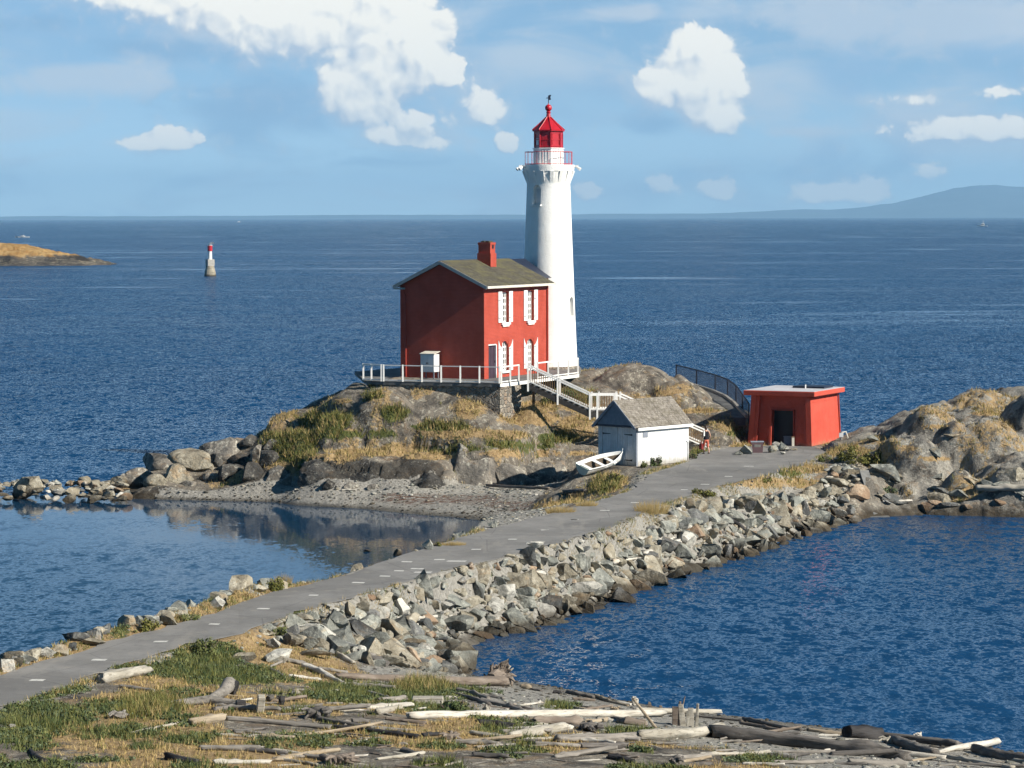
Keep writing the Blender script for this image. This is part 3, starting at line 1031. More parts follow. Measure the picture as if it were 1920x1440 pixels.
def tps_fit(c):
    n = len(c)
    d = np.sqrt((c[:, None, 0] - c[None, :, 0]) ** 2 + (c[:, None, 1] - c[None, :, 1]) ** 2 + .5)
    A = np.zeros((n + 3, n + 3))
    A[:n, :n] = d + np.eye(n) * -.02
    A[:n, n] = 1
    A[:n, n + 1:] = c[:, :2] / 50
    A[n, :n] = 1
    A[n + 1:, :n] = (c[:, :2] / 50).T
    return np.linalg.solve(A, np.concatenate([c[:, 2], np.zeros(3)]))


TW = tps_fit(C)


def tps_eval(X, Y):
    z = TW[len(C)] + TW[len(C) + 1] * X / 50 + TW[len(C) + 2] * Y / 50
    for i in range(len(C)):
        z = z + TW[i] * np.sqrt((X - C[i, 0]) ** 2 + (Y - C[i, 1]) ** 2 + .5)
    return z


gx = np.arange(-46, 50.01, .15)
gy = np.concatenate([np.arange(36, 62, .6), np.arange(62, 160, .2), np.arange(160, 200, .11), np.arange(200, 216, .2)])
GX, GY = np.meshgrid(gx, gy)
sd_shore = sdf(GX, GY, shore)
sd_road = sdf(GX, GY, road_poly)
GZ = tps_eval(GX, GY)
# how rocky: island and headland yes, beach and foreground no
beach_px = [(200, 945), (230, 918), (300, 905), (450, 905), (560, 903), (700, 909), (900, 911), (1030, 909), (1075, 893), (1110, 890), (1150, 900), (1130, 915), (1080, 935), (1010, 960), (960, 990), (900, 1010), (600, 965), (300, 950)]
beach_poly = [(at(a, b, 1.0 if b < 925 else 0.0).x, at(a, b, 1.0 if b < 925 else 0.0).y) for a, b in beach_px]
sd_beach = sdf(GX, GY, beach_poly)
isl = sstep(150, 162, GY) * sstep(.3, 2.5, sd_shore + 1.5)
rocky = isl * sstep(.2, -1.2, sd_beach)
wkd = segdist(GX, GY, [(atd(a, b, D).x, atd(a, b, D).y) for a, b, D in WK_PX], False)[0]
rocky = rocky * (.12 + .88 * sstep(1.3, 3.2, wkd))
plaza = sstep(-3.0, -.2, sd_road)
rocky = rocky * (1 - plaza)
keep = np.zeros_like(GX)
FLATS = [(rect(boat_c, BX, BY, BL, BW, .6), 2.5, 1.5), (rect(block_c, KX, KY, KL, KW, .5), 2.58, 1.6), (rect(house_c, HX, HY, HL + 2, HW, .3), 6.45, 1.5)]
warpx = fbm(GX * .12, GY * .12, oct=3) * 2.0
rn = ridged((GX + GY * .35 + warpx) * .16, (GY - GX * .3 + warpx) * .22, 5)
rn2 = fbm(GX * .55, GY * .55, oct=4)
rn3 = np.abs(fbm(GX * .23 + 9, GY * .23 + 4, oct=4))
GZ = GZ + rocky * (.6 * (rn - .35) + .22 * rn2 - .5 * rn3 + .1)
GZ = GZ + (1 - rocky) * .05 * fbm(GX * .5, GY * .5, oct=3)
cl = np.where(GY > 150, 1.1, np.where(GX < np.interp(GY, [p.y for p in road_r], [p.x for p in road_r]) - 1.5, 1.75, .92))
cliff = np.where(sd_shore > 0, cl * sd_shore - .12, np.maximum(.35 * sd_shore - .12, -3.0))
GZ = np.where(sd_shore > 0, np.minimum(GZ, cliff), np.minimum(GZ, cliff))
GZ = np.where(sd_shore > .6, np.maximum(GZ, .12), GZ)
for poly, zf, fall in FLATS:
    s = sdf(GX, GY, poly)
    k = sstep(-fall, 0, s)
    GZ = GZ * (1 - k) + zf * k
    rocky = rocky * (1 - k)
k = sstep(-.75, -.1, sd_road)
GZ = GZ * (1 - k) + (ZR - .03) * k
GZ = np.where(sd_road > 0, ZR - .05, GZ)


def H(x, y):
    """ground height at a point"""
    i = np.clip(np.searchsorted(gx, x) - 1, 0, len(gx) - 2)
    j = np.clip(np.searchsorted(gy, y) - 1, 0, len(gy) - 2)
    u = np.clip((x - gx[i]) / (gx[i + 1] - gx[i]), 0, 1)
    v = np.clip((y - gy[j]) / (gy[j + 1] - gy[j]), 0, 1)
    return (GZ[j, i] * (1 - u) * (1 - v) + GZ[j, i + 1] * u * (1 - v) + GZ[j + 1, i] * (1 - u) * v + GZ[j + 1, i + 1] * u * v)


def ground(px, py, lift=0.0):
    """first point of the ground (or water) met by the sight line through a pixel of the photo"""
    d = ray(px, py)
    t = np.arange(40, 215, .1)
    x, y, z = d.x * t / d.y, t, CAMZ + d.z * t / d.y
    g = np.maximum(H(x, y), 0.0) + lift
    idx = np.nonzero(z <= g)[0]
    i = idx[0] if len(idx) else len(t) - 1
    return Vector((float(x[i]), float(y[i]), float(g[i])))


def mpp(p):
    return p.y / FPX          # metres per photo pixel at a point


# whaleback domes of bedrock, part of the ground itself
DOMES = [(622, 892, 160, 40, .8), (925, 800, 120, 46, .8), (700, 902, 170, 46, .8), (790, 902, 150, 48, .8), (890, 900, 150, 60, .8), (1000, 898, 150, 40, .8), (640, 835, 120, 50, .7),
         (725, 818, 190, 88, .75), (845, 800, 180, 66, .7), (930, 838, 150, 40, .8), (905, 868, 130, 44, .6), (1035, 850, 90, 32, .8), (585, 800, 170, 26, .9), (660, 762, 90, 26, .8),
         (1190, 730, 150, 44, .6), (1275, 766, 130, 48, .6), (1345, 832, 90, 34, .7), (1110, 712, 60, 18, .8), (1130, 760, 90, 26, .8), (1240, 790, 70, 24, .7), (990, 815, 70, 22, .8),
         (1750, 812, 110, 44, .7), (1735, 888, 110, 60, .6), (1860, 866, 170, 76, .6), (1800, 840, 90, 40, .7), (1850, 765, 130, 30, .7), (1690, 850, 70, 24, .8), (1805, 925, 70, 40, .7), (1900, 925, 90, 44, .7), (1950, 800, 120, 60, .7), (1650, 900, 60, 24, .8), (1705, 930, 80, 26, .8)]
for (a, b, wpx, hpx, dp_) in DOMES:
    p = ground(a, b)
    m_ = mpp(p)
    rx, hh = wpx * m_ / 2, hpx * m_
    ry = rx * (dp_ if dp_ < .5 else dp_ * 1.5)
    n1_ = fbm(GX * .5 + a, GY * .5 + b, oct=4)
    d2_ = ((GX - p.x) / (rx * 1.12)) ** 2 + ((GY - p.y - ry * .9) / (ry * 1.1)) ** 2
    d2_ = d2_ * (1 + .5 * n1_)
    zt = p.z + hh * np.clip(1 - d2_, 0, 1) ** (.5 if dp_ < .5 else .72) * 1.02 + .12 * n1_
    crack = np.maximum(0, .10 - np.abs(fbm(GX * .35 + a * .1, GY * .35, oct=3))) / .10
    zt = zt - .30 * crack
    hgt_ = np.where(d2_ < 1, zt, -9)
    ok_ = (sd_road < -.9) & (sd_beach < .9)
    GZ = np.where(ok_ & (hgt_ > GZ), hgt_, GZ)
# the rock rises almost to the terrace edge, leaving only the right corner of its wall bare
ta, tb = plat_l + Vector((-.6, .3, 0)), plat_b + Vector((-1.2, 0, 0))
te = tb - ta
tt_ = np.clip(((GX - ta.x) * te.x + (GY - ta.y) * te.y) / (te.x ** 2 + te.y ** 2), 0, 1)
td_ = np.sqrt((GX - ta.x - tt_ * te.x) ** 2 + (GY - ta.y - tt_ * te.y) ** 2)
bk_ = 6.62 - .95 * sstep(.45, 1.0, tt_) - .62 * td_ + .28 * fbm(GX * .6 + 3, GY * .6 + 8, oct=4)
GZ = np.where((td_ < 3.5) & (sd_road < -1) & (bk_ > GZ) & (sdf(GX, GY, [(p.x, p.y) for p in plat_poly]) < .1), bk_, GZ)
fine_rock = fbm(GX * 1.6, GY * 1.6, oct=4)
GZ = GZ + rocky * .10 * fine_rock
sm_ = GZ.copy()
for _ in range(2):
    sm_[1:-1, 1:-1] = (sm_[1:-1, 1:-1] * 2 + sm_[:-2, 1:-1] + sm_[2:, 1:-1] + sm_[1:-1, :-2] + sm_[1:-1, 2:]) / 6
GZ = GZ * (1 - rocky * .8) + sm_ * rocky * .8
hd_ = rocky * sstep(19.5, 23, GX)
GZ = GZ + hd_ * (.28 * fbm(GX * .9 + 50, GY * .7 + GX * .5, oct=5) - .25 * np.maximum(0, .12 - np.abs(fbm(GX * .5 + 31, GY * .5 + GX * .35, oct=3))) / .12)
PX, PY = proj_np(GX, GY, GZ)
wob = fbm(GX * .35, GY * .35, oct=4)
wob2 = fbm(GX * .9 + 40, GY * .9, oct=3)


def blobs(lst):
    r = np.zeros_like(GX)
    for (a, b, rx, ry) in lst:
        d = np.sqrt(((PX - a) / rx) ** 2 + ((PY - b) / ry) ** 2) + wob * .35 + wob2 * .2
        r = np.maximum(r, sstep(1.15, .6, d))
    return r


fore = sstep(126, 118, GY) * (sd_shore > -1)
bankr = (GY > 100) & (GY < 126) & (GX > np.interp(GY, [p.y for p in road_r], [p.x for p in road_r])) & (sd_road > -4.2)
fore = fore * (1 - bankr * sstep(100, 104, GY))
gravel_fore = sstep(1.55, 1.15, GZ + wob * .25) * fore
patch = fbm(GX * .28 + 70, GY * .28, oct=4)
dry = fore * sstep(1.2, 1.7, GZ + wob * .3) * sstep(-.12, .15, patch + .14)
green = fore * sstep(1.3, 1.8, GZ + wob * .3) * sstep(.12, .32, fbm(GX * .5 + 5, GY * .4 + 9, oct=4)) * .8
green = np.maximum(green, blobs([(430, 1268, 120, 24), (330, 1252, 60, 16), (80, 1345, 95, 34), (230, 1372, 60, 12), (740, 1298, 170, 20), (640, 1300, 60, 20), (830, 1328, 55, 10), (1050, 1325, 40, 6), (1180, 1373, 50, 7), (350, 1387, 50, 9), (560, 1332, 40, 7), (60, 1400, 50, 10), (820, 1400, 60, 6), (700, 1395, 50, 6), (960, 1410, 60, 7), (1420, 1425, 60, 8), (180, 1425, 60, 6)]) * fore)
island = sstep(150, 158, GY)
dry_i = blobs([(850, 812, 70, 12), (690, 848, 90, 8), (600, 858, 80, 9), (820, 855, 60, 8), (1000, 765, 60, 14), (770, 838, 60, 10), (880, 765, 45, 22), (1000, 785, 70, 18), (1075, 800, 45, 30), (1080, 760, 50, 16), (940, 815, 60, 10), (1000, 850, 120, 8), (560, 870, 90, 14), (640, 752, 30, 8),
               (1430, 905, 130, 12), (1500, 880, 60, 10), (1590, 845, 50, 14), (1250, 735, 40, 6), (1300, 770, 60, 6), (1370, 800, 45, 16), (1400, 835, 40, 8), (1620, 862, 60, 14), (1140, 905, 40, 22), (1060, 950, 60, 14), (1850, 775, 36, 6), (1750, 800, 30, 6), (1690, 840, 34, 6), (1760, 860, 40, 6)])
grn_i = blobs([(545, 835, 55, 36), (610, 790, 60, 20), (640, 815, 50, 10), (850, 842, 60, 8), (1010, 838, 50, 8), (700, 815, 50, 12), (735, 775, 28, 16), (830, 800, 60, 9), (1075, 745, 55, 16), (1040, 822, 45, 12), (960, 833, 50, 7), (700, 742, 24, 7), (1380, 812, 24, 8), (1130, 910, 30, 16), (1320, 850, 25, 8), (1480, 888, 30, 6)])
crev = sstep(.06, .2, fbm(GX * .4 + 11, GY * .4, oct=4)) * sstep(.45, .2, rn) * .6
dry = np.maximum(dry, np.maximum(dry_i * island * .95, crev * island * rocky))
green = np.maximum(green, grn_i * island * .95)
gravel = np.maximum(gravel_fore, sstep(-.6, .3, sd_beach) * island)
# shoulders of the causeway
sh = sstep(-1.6, -.1, sd_road) * (sd_road < .3)
gravel = np.maximum(gravel, sh * .75)
bank = (GY > 88) & (GY < 176) & (sd_road > -5.0) & (sd_shore < 5) & (rocky < .3) & (sd_beach < -.5) & (fore < .5)
gravel = np.where(bank, np.maximum(gravel, .8), gravel)
gravel = np.maximum(gravel, (sd_shore < 0) * .9)
kelp = blobs([(830, 935, 150, 10), (960, 945, 90, 8), (760, 928, 60, 5), (1010, 955, 60, 6)]) * (sd_beach > -.6)
palegr = blobs([(880, 921, 200, 7), (620, 918, 120, 6), (1010, 918, 60, 8)]) * (sd_beach > -.6)
headl = sstep(19.5, 23, GX) * island
one = np.ones_like(GX)
shade_wet = blobs([(590, 878, 130, 26), (695, 888, 90, 26), (785, 885, 55, 26), (500, 890, 70, 22), (640, 812, 30, 22)])  # where shade and wet kelp are put into the rock colour
gravel = gravel * np.where((GY > 150) & (sd_road < -.6) & (GZ > 1.45) & (sd_beach > -2), .15, 1.0)
cover = np.stack([dry, green, gravel, 1 - shade_wet], -1).reshape(-1, 4)
cover_b = np.stack([kelp, palegr, headl, one], -1).reshape(-1, 4)
ny, nx = GX.shape
ii = np.arange(ny * nx).reshape(ny, nx)
quads = np.stack([ii[:-1, :-1], ii[:-1, 1:], ii[1:, 1:], ii[1:, :-1]], -1).reshape(-1, 4)
zq = GZ.reshape(-1)[quads].max(1)
quads = quads[zq > -1.2]
used, inv = np.unique(quads, return_inverse=True)
co = np.stack([GX, GY, GZ], -1).reshape(-1, 3)[used]
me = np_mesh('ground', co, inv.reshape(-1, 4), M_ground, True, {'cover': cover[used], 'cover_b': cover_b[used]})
tag(link('ground', me), kind='structure')

# path (asphalt), one sheet just above the ground
def ribbon(A, B):
    """resample two polylines to the same count and zip them"""
    def rs(pts, n):
        s = [0.0]
        for i in range(1, len(pts)):
            s.append(s[-1] + (pts[i] - pts[i - 1]).length)
        out = []
        for k in range(n):
            q = s[-1] * k / (n - 1)
            i = max(j for j in range(len(s)) if s[j] <= q + 1e-9)
            i = min(i, len(pts) - 2)
            f = (q - s[i]) / max(s[i + 1] - s[i], 1e-6)
            out.append(pts[i].lerp(pts[i + 1], f))
        return out
    return rs(A, 120), rs(B, 120)


def ragged(pts, amp, step=.45):
    out = []
    for i in range(len(pts) - 1):
        a, b = pts[i], pts[i + 1]
        n = max(1, int((b - a).length / step))
        for k in range(n):
            c = a.lerp(b, k / n)
            j = float(fbm(np.array([c.x * .9 + 3]), np.array([c.y * .9]), oct=4)[0]) * amp
            d = Vector((b.y - a.y, a.x - b.x)).normalized()
            out.append((c.x + d.x * j, c.y + d.y * j))
    return out + [(pts[-1].x, pts[-1].y)]


mb = MB()
mb.prism(ragged(road_r, .42) + list(reversed(ragged(road_l, .3))), ZR - .02, ZR)
tag(mb.build('path', M_asphalt), kind='structure')
mb = MB()
dirr = Vector((.35, .94, 0)).normalized()
for (a, b, wpx) in [(70, 1275, 30), (186, 1237, 30), (301, 1203, 28), (402, 1170, 22), (494, 1141, 26), (588, 1116, 20), (763, 1053, 22), (856, 1052, 40), (824, 1049, 22), (793, 1073, 36), (783, 1066, 28), (722, 1080, 22), (672, 1092, 26),
                    (893, 1030, 20), (961, 1011, 18), (1021, 993, 16), (1078, 974, 16), (1021, 994, 14), (1077, 974, 14), (1134, 957, 20), (1190, 942, 16), (1283, 918, 14), (1322, 908, 18), (1366, 893, 16), (1404, 874, 20), (748, 1070, 20)]:
    p = at(a, b, ZR + .004)
    hw = wpx * mpp(p) / 2
    h2 = .17 if wpx < 30 else .2
    sk = random.uniform(-.1, .1)
    mb.add([(p.x - hw, p.y - h2 * .7, ZR + .004), (p.x + hw * .8, p.y - h2 + sk, ZR + .004), (p.x + hw, p.y + h2 * .7 + sk, ZR + .004), (p.x - hw * .8, p.y + h2, ZR + .004)], [(0, 1, 2, 3)])
tag(mb.build('path_marking', M_line), kind='structure')

# water ---------------------------------------------------------------
mb = MB()
ys = [30, 60, 90, 120, 160, 220, 300, 450, 700, 1200, 2200, 4500, 9000, 18000, 34000, 48000]
for i in range(len(ys) - 1):
    ya, yb = ys[i], ys[i + 1]
    wa, wb = 60 + ya * .6, 60 + yb * .6
    for k in range(8):
        f0, f1 = -1 + k / 4, -1 + (k + 1) / 4
        mb.add([(wa * f0, ya, 0), (wa * f1, ya, 0), (wb * f1, yb, 0), (wb * f0, yb, 0)], [(0, 1, 2, 3)])
tag(mb.build('sea', M_sea), kind='structure')
mb = MB()
lag = [(-60, 72)] + [(p.x - 1.0, p.y + .2) for p in road_l[1:13]]
lag += [(at(a, b, 0).x, at(a, b, 0).y) for a, b in [(990, 985), (900, 955), (700, 935), (505, 930), (378, 930), (247, 926), (215, 922), (100, 928), (0, 932), (-200, 934)]] + [(-60, 168)]
mb.add([(a, b, .006) for a, b in lag], [tuple(range(len(lag)))])
bm = bmesh.new()
me = bpy.data.meshes.new('lagoon')
me.from_pydata(mb.v, [], mb.f)
bm.from_mesh(me)
bmesh.ops.triangulate(bm, faces=bm.faces)
bmesh.ops.recalc_face_normals(bm, faces=bm.faces)
bm.to_mesh(me)
bm.free()
me.materials.append(M_lagoon)
lo = link('lagoon', me)
if me.polygons[0].normal.z < 0:
    me.flip_normals()
tag(lo, kind='structure')

# far shore and hills -------------------------------------------------
def hills():
    D = 42000.0
    crest = [(-400, 5), (0, 6), (300, 6), (700, 7.5), (1000, 7), (1200, 9), (1320, 8.5), (1420, 12), (1500, 16), (1560, 16), (1620, 20), (1680, 28), (1720, 38), (1760, 48), (1800, 56), (1835, 61), (1870, 62), (1900, 60), (1940, 57), (2000, 60), (2100, 45), (2300, 20), (2600, 8)]
    xs = np.linspace(-500, 2700, 420)
    hp = np.interp(xs, [c[0] for c in crest], [c[1] for c in crest])
    n = fbm(xs / 40.0, xs * 0, oct=4)
    hp = np.maximum(hp * (1 + .05 * n) + n * .7, 1.5)
    rows = [(0, 0.0), (1200, .35), (2500, .75), (4000, 1.0), (6500, .6), (9000, 0)]
    vs_ = []
    for (dy_, f) in rows:
        wv = fbm(xs / 25.0, xs * 0 + dy_ / 900.0, oct=4) * .12
        y = D - 4000 + dy_
        x = (xs - CX) / FPX * y
        z = np.maximum(hp / FPX * D * np.clip(f + wv * (0 < f < 1), 0, 1) + (-3 if f == 0 else 0), -3)
        vs_.append(np.stack([x, np.full_like(x, y), z], -1))
    vv = np.concatenate(vs_)
    k = len(xs)
    ii_ = np.arange(len(rows) * k).reshape(len(rows), k)
    q = np.stack([ii_[:-1, :-1], ii_[:-1, 1:], ii_[1:, 1:], ii_[1:, :-1]], -1).reshape(-1, 4)
    m, t = newmat('hazed forested hills')
    p = t.pos()
    c = t.mix(t.ramp(t.noise(p, .0014, 6, .65), .35, .65), (.04, .065, .09), (.07, .10, .125))  # blue tones carry part of the haze in the base colour
    t.out(c, .95, None, .1)
    tag(link('hills', np_mesh('hills', vv, q, m, True)), kind='structure')


hills()

# islet at the left ----------------------------------------------------
def islet():
    D = 1060.0
    s = D / FPX
    tip = (203 - CX) * s
    xs = np.linspace(tip - 420 * s, tip + 2, 260)
    ys_ = np.linspace(D - 30, D + 45, 90)
    X, Y = np.meshgrid(xs, ys_)
    t = (tip - X) / s
    prof = np.interp(t, [0, 15, 40, 75, 120, 165, 205, 300, 420], [.3, 1.0, 2.2, 3.9, 5.6, 7.2, 7.8, 9, 9])
    v = (Y - (D - 30)) / 75
    bell = np.clip(np.where(v < .5, sstep(.05, .5, v), sstep(1.0, .55, v)), 0, 1)
    Z = prof * bell + (ridged(X * .08, Y * .1, 4) - .35) * 1.6 * bell + fbm(X * .3, Y * .3, oct=3) * .6 * bell - .35
    m, tt = newmat('islet rock and dry grass')
    p = tt.pos()
    z = tt.n('ShaderNodeSeparateXYZ', inp={0: p}).outputs[2]
    n = tt.noise(p, .18, 5, .65)
    rk = rockcol(tt, p, (.06, .055, .05), (.13, .115, .095), (.03, .028, .026), (.3, .27, .2), .16, .6)
    gr = tt.mix(tt.ramp(tt.noise(p, .3, 4, .6), .35, .65), (.30, .17, .06), (.42, .28, .12))
    c = tt.mix(tt.ramp(tt.m('ADD', z, tt.m('MULTIPLY', tt.m('SUBTRACT', n, .5), 4.0)), 2.9, 4.0), rk, gr)
    tt.out(c, .95, tt.bump(tt.noise(p, .8, 6, .7), 1.0), .1)
    k1, k2 = X.shape
    ii_ = np.arange(k1 * k2).reshape(k1, k2)
    q = np.stack([ii_[:-1, :-1], ii_[:-1, 1:], ii_[1:, 1:], ii_[1:, :-1]], -1).reshape(-1, 4)
    tag(link('islet', np_mesh('islet', np.stack([X, Y, Z], -1).reshape(-1, 3), q, m, True)), kind='structure')


islet()


# sea air: one even volume round everything, the sky outside
mb = MB()
mb.mm((-24000, -400, -4.5), (24000, 52000, 760))
hm, ht = newmat('sea air')
pv = ht.n('ShaderNodeVolumePrincipled')
pv.inputs['Color'].default_value = (.38, .68, 1.0, 1)
pv.inputs['Density'].default_value = 3.5e-5
pv.inputs['Anisotropy'].default_value = 0.0
ho = ht.n('ShaderNodeOutputMaterial')
ht.t.links.new(pv.outputs[0], ho.inputs[1])
tag(mb.build('haze', hm), kind='stuff')


# ================================================================== lighthouse tower
def solid(name, mb, mat, parent=None, **kw):
    return mb.build(name, mat, parent, **kw)


TD = 196.0
tower_c = atd(1029, 690, TD)
TZ = 6.6
tower = thing('lighthouse_tower', 'tall white round lighthouse tower with a red lantern on top', 'lighthouse', (tower_c.x, TD, TZ))
TS = TD / FPX


def tz(py):
    return atd(1029, py, TD).z - TZ


zg = tz(313)            # underside of gallery deck
r0, r1 = 1.99, 1.47
prof = []
for i in range(25):
    f = i / 24
    z = f * (tz(345))
    prof.append((r0 + (r1 - r0) * (f ** .85), z))
prof += [(1.49, tz(343)), (1.55, tz(337)), (1.63, tz(329)), (1.69, tz(322)), (1.70, tz(316)), (1.70, zg)]
shaft = MB().lathe(prof, 64).build('shaft', M_tower, tower, smooth=50)
# niche windows cut into the shaft
def cutter(ang, z0, z1, wd, rr, arch=True):
    c = MB()
    pts = []
    n = 10
    hw = wd / 2
    pts += [(-hw, z0), (hw, z0)]
    top = z1 - hw if arch else z1
    if arch:
        pts += [(hw * math.cos(math.pi * k / n), top + hw * math.sin(math.pi * k / n)) for k in range(n + 1)]
    else:
        pts += [(hw, z1), (-hw, z1)]
    d = Vector((math.cos(ang), math.sin(ang), 0))
    s = Vector((-math.sin(ang), math.cos(ang), 0))
    c.extrude([d * (rr - .42) + s * p[0] + Vector((0, 0, p[1])) for p in pts], d * 1.2)
    return c.mesh('cutter')


def boolcut(ob, meshes):
    tmp = []
    for m_ in meshes:
        c = bpy.data.objects.new('cut', m_)
        COL.objects.link(c)
        c.matrix_world = (ob.parent.matrix_basis if ob.parent else Matrix()) @ ob.matrix_basis
        md = ob.modifiers.new('b', 'BOOLEAN')
        md.object = c
        md.operation = 'DIFFERENCE'
        md.solver = 'EXACT'
        tmp.append(c)
    bpy.context.view_layer.update()
    dg = bpy.context.evaluated_depsgraph_get()
    new = bpy.data.meshes.new_from_object(ob.evaluated_get(dg))
    ob.modifiers.clear()
    ob.data = new
    for c in tmp:
        bpy.data.objects.remove(c)


a_n, a_l = R(-90 - 33), R(-90 + 62)
bpy.context.view_layer.update()
boolcut(shaft, [cutter(a_n, tz(384), tz(347), .62, r1 + .03), cutter(a_l, tz(592), tz(556), .55, 1.80)])
for ang, za, zb, rr in ((a_n, 384, 347, 1.5), (a_l, 592, 556, 1.80)):
    d = Vector((math.cos(ang), math.sin(ang), 0))
    s = Vector((-math.sin(ang), math.cos(ang), 0))
    mw = Matrix((s, d, Vector((0, 0, 1)))).transposed()
    wob_ = solid('window', MB().box(d * (rr - .33) + Vector((0, 0, (tz(za) + tz(zb)) / 2)), (.6, .05, tz(zb) - tz(za)), mat=mw), M_white, tower)
    pn = solid('pane', MB().box(d * (rr - .30) + Vector((0, 0, (tz(za) + tz(zb)) / 2 - .05)), (.38, .03, (tz(zb) - tz(za)) * .7), mat=mw), M_cabinet, wob_)
    if za > 500:
        continue
    sl = solid('sill', MB().box(d * (rr + .02) + Vector((0, 0, tz(za) - .04)), (.78, .34, .09), mat=mw), M_white, wob_)
# corbels under the gallery
for k in range(16):
    a = 2 * math.pi * k / 16 + .12
    d = Vector((math.cos(a), math.sin(a), 0))
    s = Vector((-math.sin(a), math.cos(a), 0)) * .12
    zt, zb = tz(321), tz(346)
    tri = [d * 1.44 + Vector((0, 0, zb)), d * 1.62 + Vector((0, 0, tz(334))), d * 1.80 + Vector((0, 0, zt)), d * 1.4 + Vector((0, 0, zt))]
    solid('corbel', MB().extrude([p - s for p in tri], s * 2), M_tower, tower)
solid('gallery_deck', MB().lathe([(1.4, tz(321)), (1.74, tz(321)), (1.78, zg), (1.78, tz(309.5)), (1.4, tz(309.5))], 48), M_tower, tower, smooth=40)
# gallery railing
rail = MB()
zr0, zr1 = tz(307.5), tz(285)
for k in range(24):
    a = 2 * math.pi * k / 24
    x, y = 1.60 * math.cos(a), 1.60 * math.sin(a)
    rail.tube([(x, y, tz(309)), (x, y, zr1)], .011 if k % 5 else .024, 5)
for z in (zr0, zr1):
    rail.tube([(1.60 * math.cos(2 * math.pi * k / 40), 1.60 * math.sin(2 * math.pi * k / 40), z) for k in range(41)], .02, 5)
solid('gallery_railing', rail, M_gallery, tower)
# lantern
LA = R(9)
NL = 8
lw = MB().lathe([(1.04, tz(309)), (1.04, tz(279)), (1.10, tz(279)), (1.10, tz(277.5))], NL, a0=LA)
lbase = solid('lantern_base', lw, M_white, tower)
bt = MB()
for k in range(NL):
    a = LA + 2 * math.pi * (k + .5) / NL
    rr = 1.04 * math.cos(math.pi / NL)
    d = Vector((math.cos(a), math.sin(a), 0))
    s = Vector((-math.sin(a), math.cos(a), 0))
    for q in (-.2, 0, .2):
        bt.box(d * (rr + .012) + s * q + Vector((0, 0, tz(294))), (.02, .03, tz(280) - tz(308)), rz=a)
solid('board_seam', bt, M_bluegrey, lbase)
glz = MB().lathe([(.93, tz(277.5)), (.93, tz(246))], NL, a0=LA)
lant = solid('lantern_housing', glz, M_redmetal, tower)
fr = MB()
for k in range(NL):
    a = LA + 2 * math.pi * k / NL
    b = LA + 2 * math.pi * (k + 1) / NL
    p, q = Vector((math.cos(a), math.sin(a), 0)), Vector((math.cos(b), math.sin(b), 0))
    fr.bar(p * .96 + Vector((0, 0, tz(277))), p * .96 + Vector((0, 0, tz(246))), .09, .09, (1, 0, 0))
    for z in (tz(274), tz(250), tz(262)):
        fr.bar(p * .95 + Vector((0, 0, z)), q * .95 + Vector((0, 0, z)), .06, .09)
solid('lantern_frame', fr, M_redmetal, tower)
for k in range(NL):
    a = LA + 2 * math.pi * (k + .5) / NL
    rr = .93 * math.cos(math.pi / NL)
    d = Vector((math.cos(a), math.sin(a), 0))
    if k == 4:          # the one clear pane on the left
        solid('lantern_pane', MB().box(d * (rr + .02) + Vector((0, 0, tz(268))), (.02, .3, .6), rz=a), M_cabinet, tower)
    else:
        solid('lantern_panel', MB().box(d * (rr + .015) + Vector((0, 0, tz(262))), (.03, .5, .86), rz=a), M_redmetal, tower)
ro = MB().lathe([(1.10, tz(246.5)), (1.12, tz(244)), (.62, tz(232)), (.17, tz(220)), (.13, tz(213)), (.16, tz(210)), (.10, tz(208))], NL, a0=LA)
lroof = solid('lantern_roof', ro, M_redmetal, tower)
rb = MB()
for k in range(NL):
    a = LA + 2 * math.pi * k / NL
    d = Vector((math.cos(a), math.sin(a), 0))
    rb.tube([d * 1.12 + Vector((0, 0, tz(244) + .02)), d * .62 + Vector((0, 0, tz(232) + .02)), d * .18 + Vector((0, 0, tz(220) + .02))], .03, 5)
solid('roof_rib', rb, M_redmetal, lroof)
ball = MB().lathe([(.03, tz(209)), (.10, tz(208))] + [(max(.235 * math.sin(math.pi * k / 14), .03), tz(202.4) - .235 * math.cos(math.pi * k / 14)) for k in range(1, 14)] + [(.05, tz(196)), (.03, tz(194))], 24)
solid('ball_finial', ball, M_redmetal, tower, smooth=40)
vn = MB().tube([(0, 0, tz(196)), (0, 0, tz(179))], .025, 6)
vn.extrude([(-.02, 0, tz(188)), (.17, 0, tz(187)), (.13, 0, tz(182)), (.2, 0, tz(178)), (.05, 0, tz(178)), (-.02, 0, tz(182))], (0, .02, 0))
vn.extrude([(-.18, 0, tz(184.5)), (-.02, 0, tz(184.5)), (-.02, 0, tz(183)), (-.12, 0, tz(183))], (0, .02, 0))
solid('weather_vane', vn, M_navy, tower)
# floodlights bracketed out from the gallery edge
for sx, yy in ((-1, -.3), (1, -.3), (-.93, -.75)):
    hd = MB()
    base = Vector((sx * 1.72, yy, tz(313)))
    out = Vector((sx, yy * .6, 0)).normalized()
    hd.tube([base, base + out * .22], .05, 8)
    ax = (out * .8 + Vector((0, -.3, -.6))).normalized()
    hd.tube([base + out * .14 + Vector((0, 0, .05)), base + out * .2 + ax * .1, base + out * .2 + ax * .32], [.05, .08, .12], 12)
    hd.bar(base + Vector((0, 0, .06)), base + out * .3 + Vector((0, 0, .1)), .09, .05)
    solid('floodlight', hd, M_white, tower)
solid('plinth', MB().lathe([(2.12, -1.2), (2.12, .35), (2.0, .42)], 48), M_stonewall, tower)

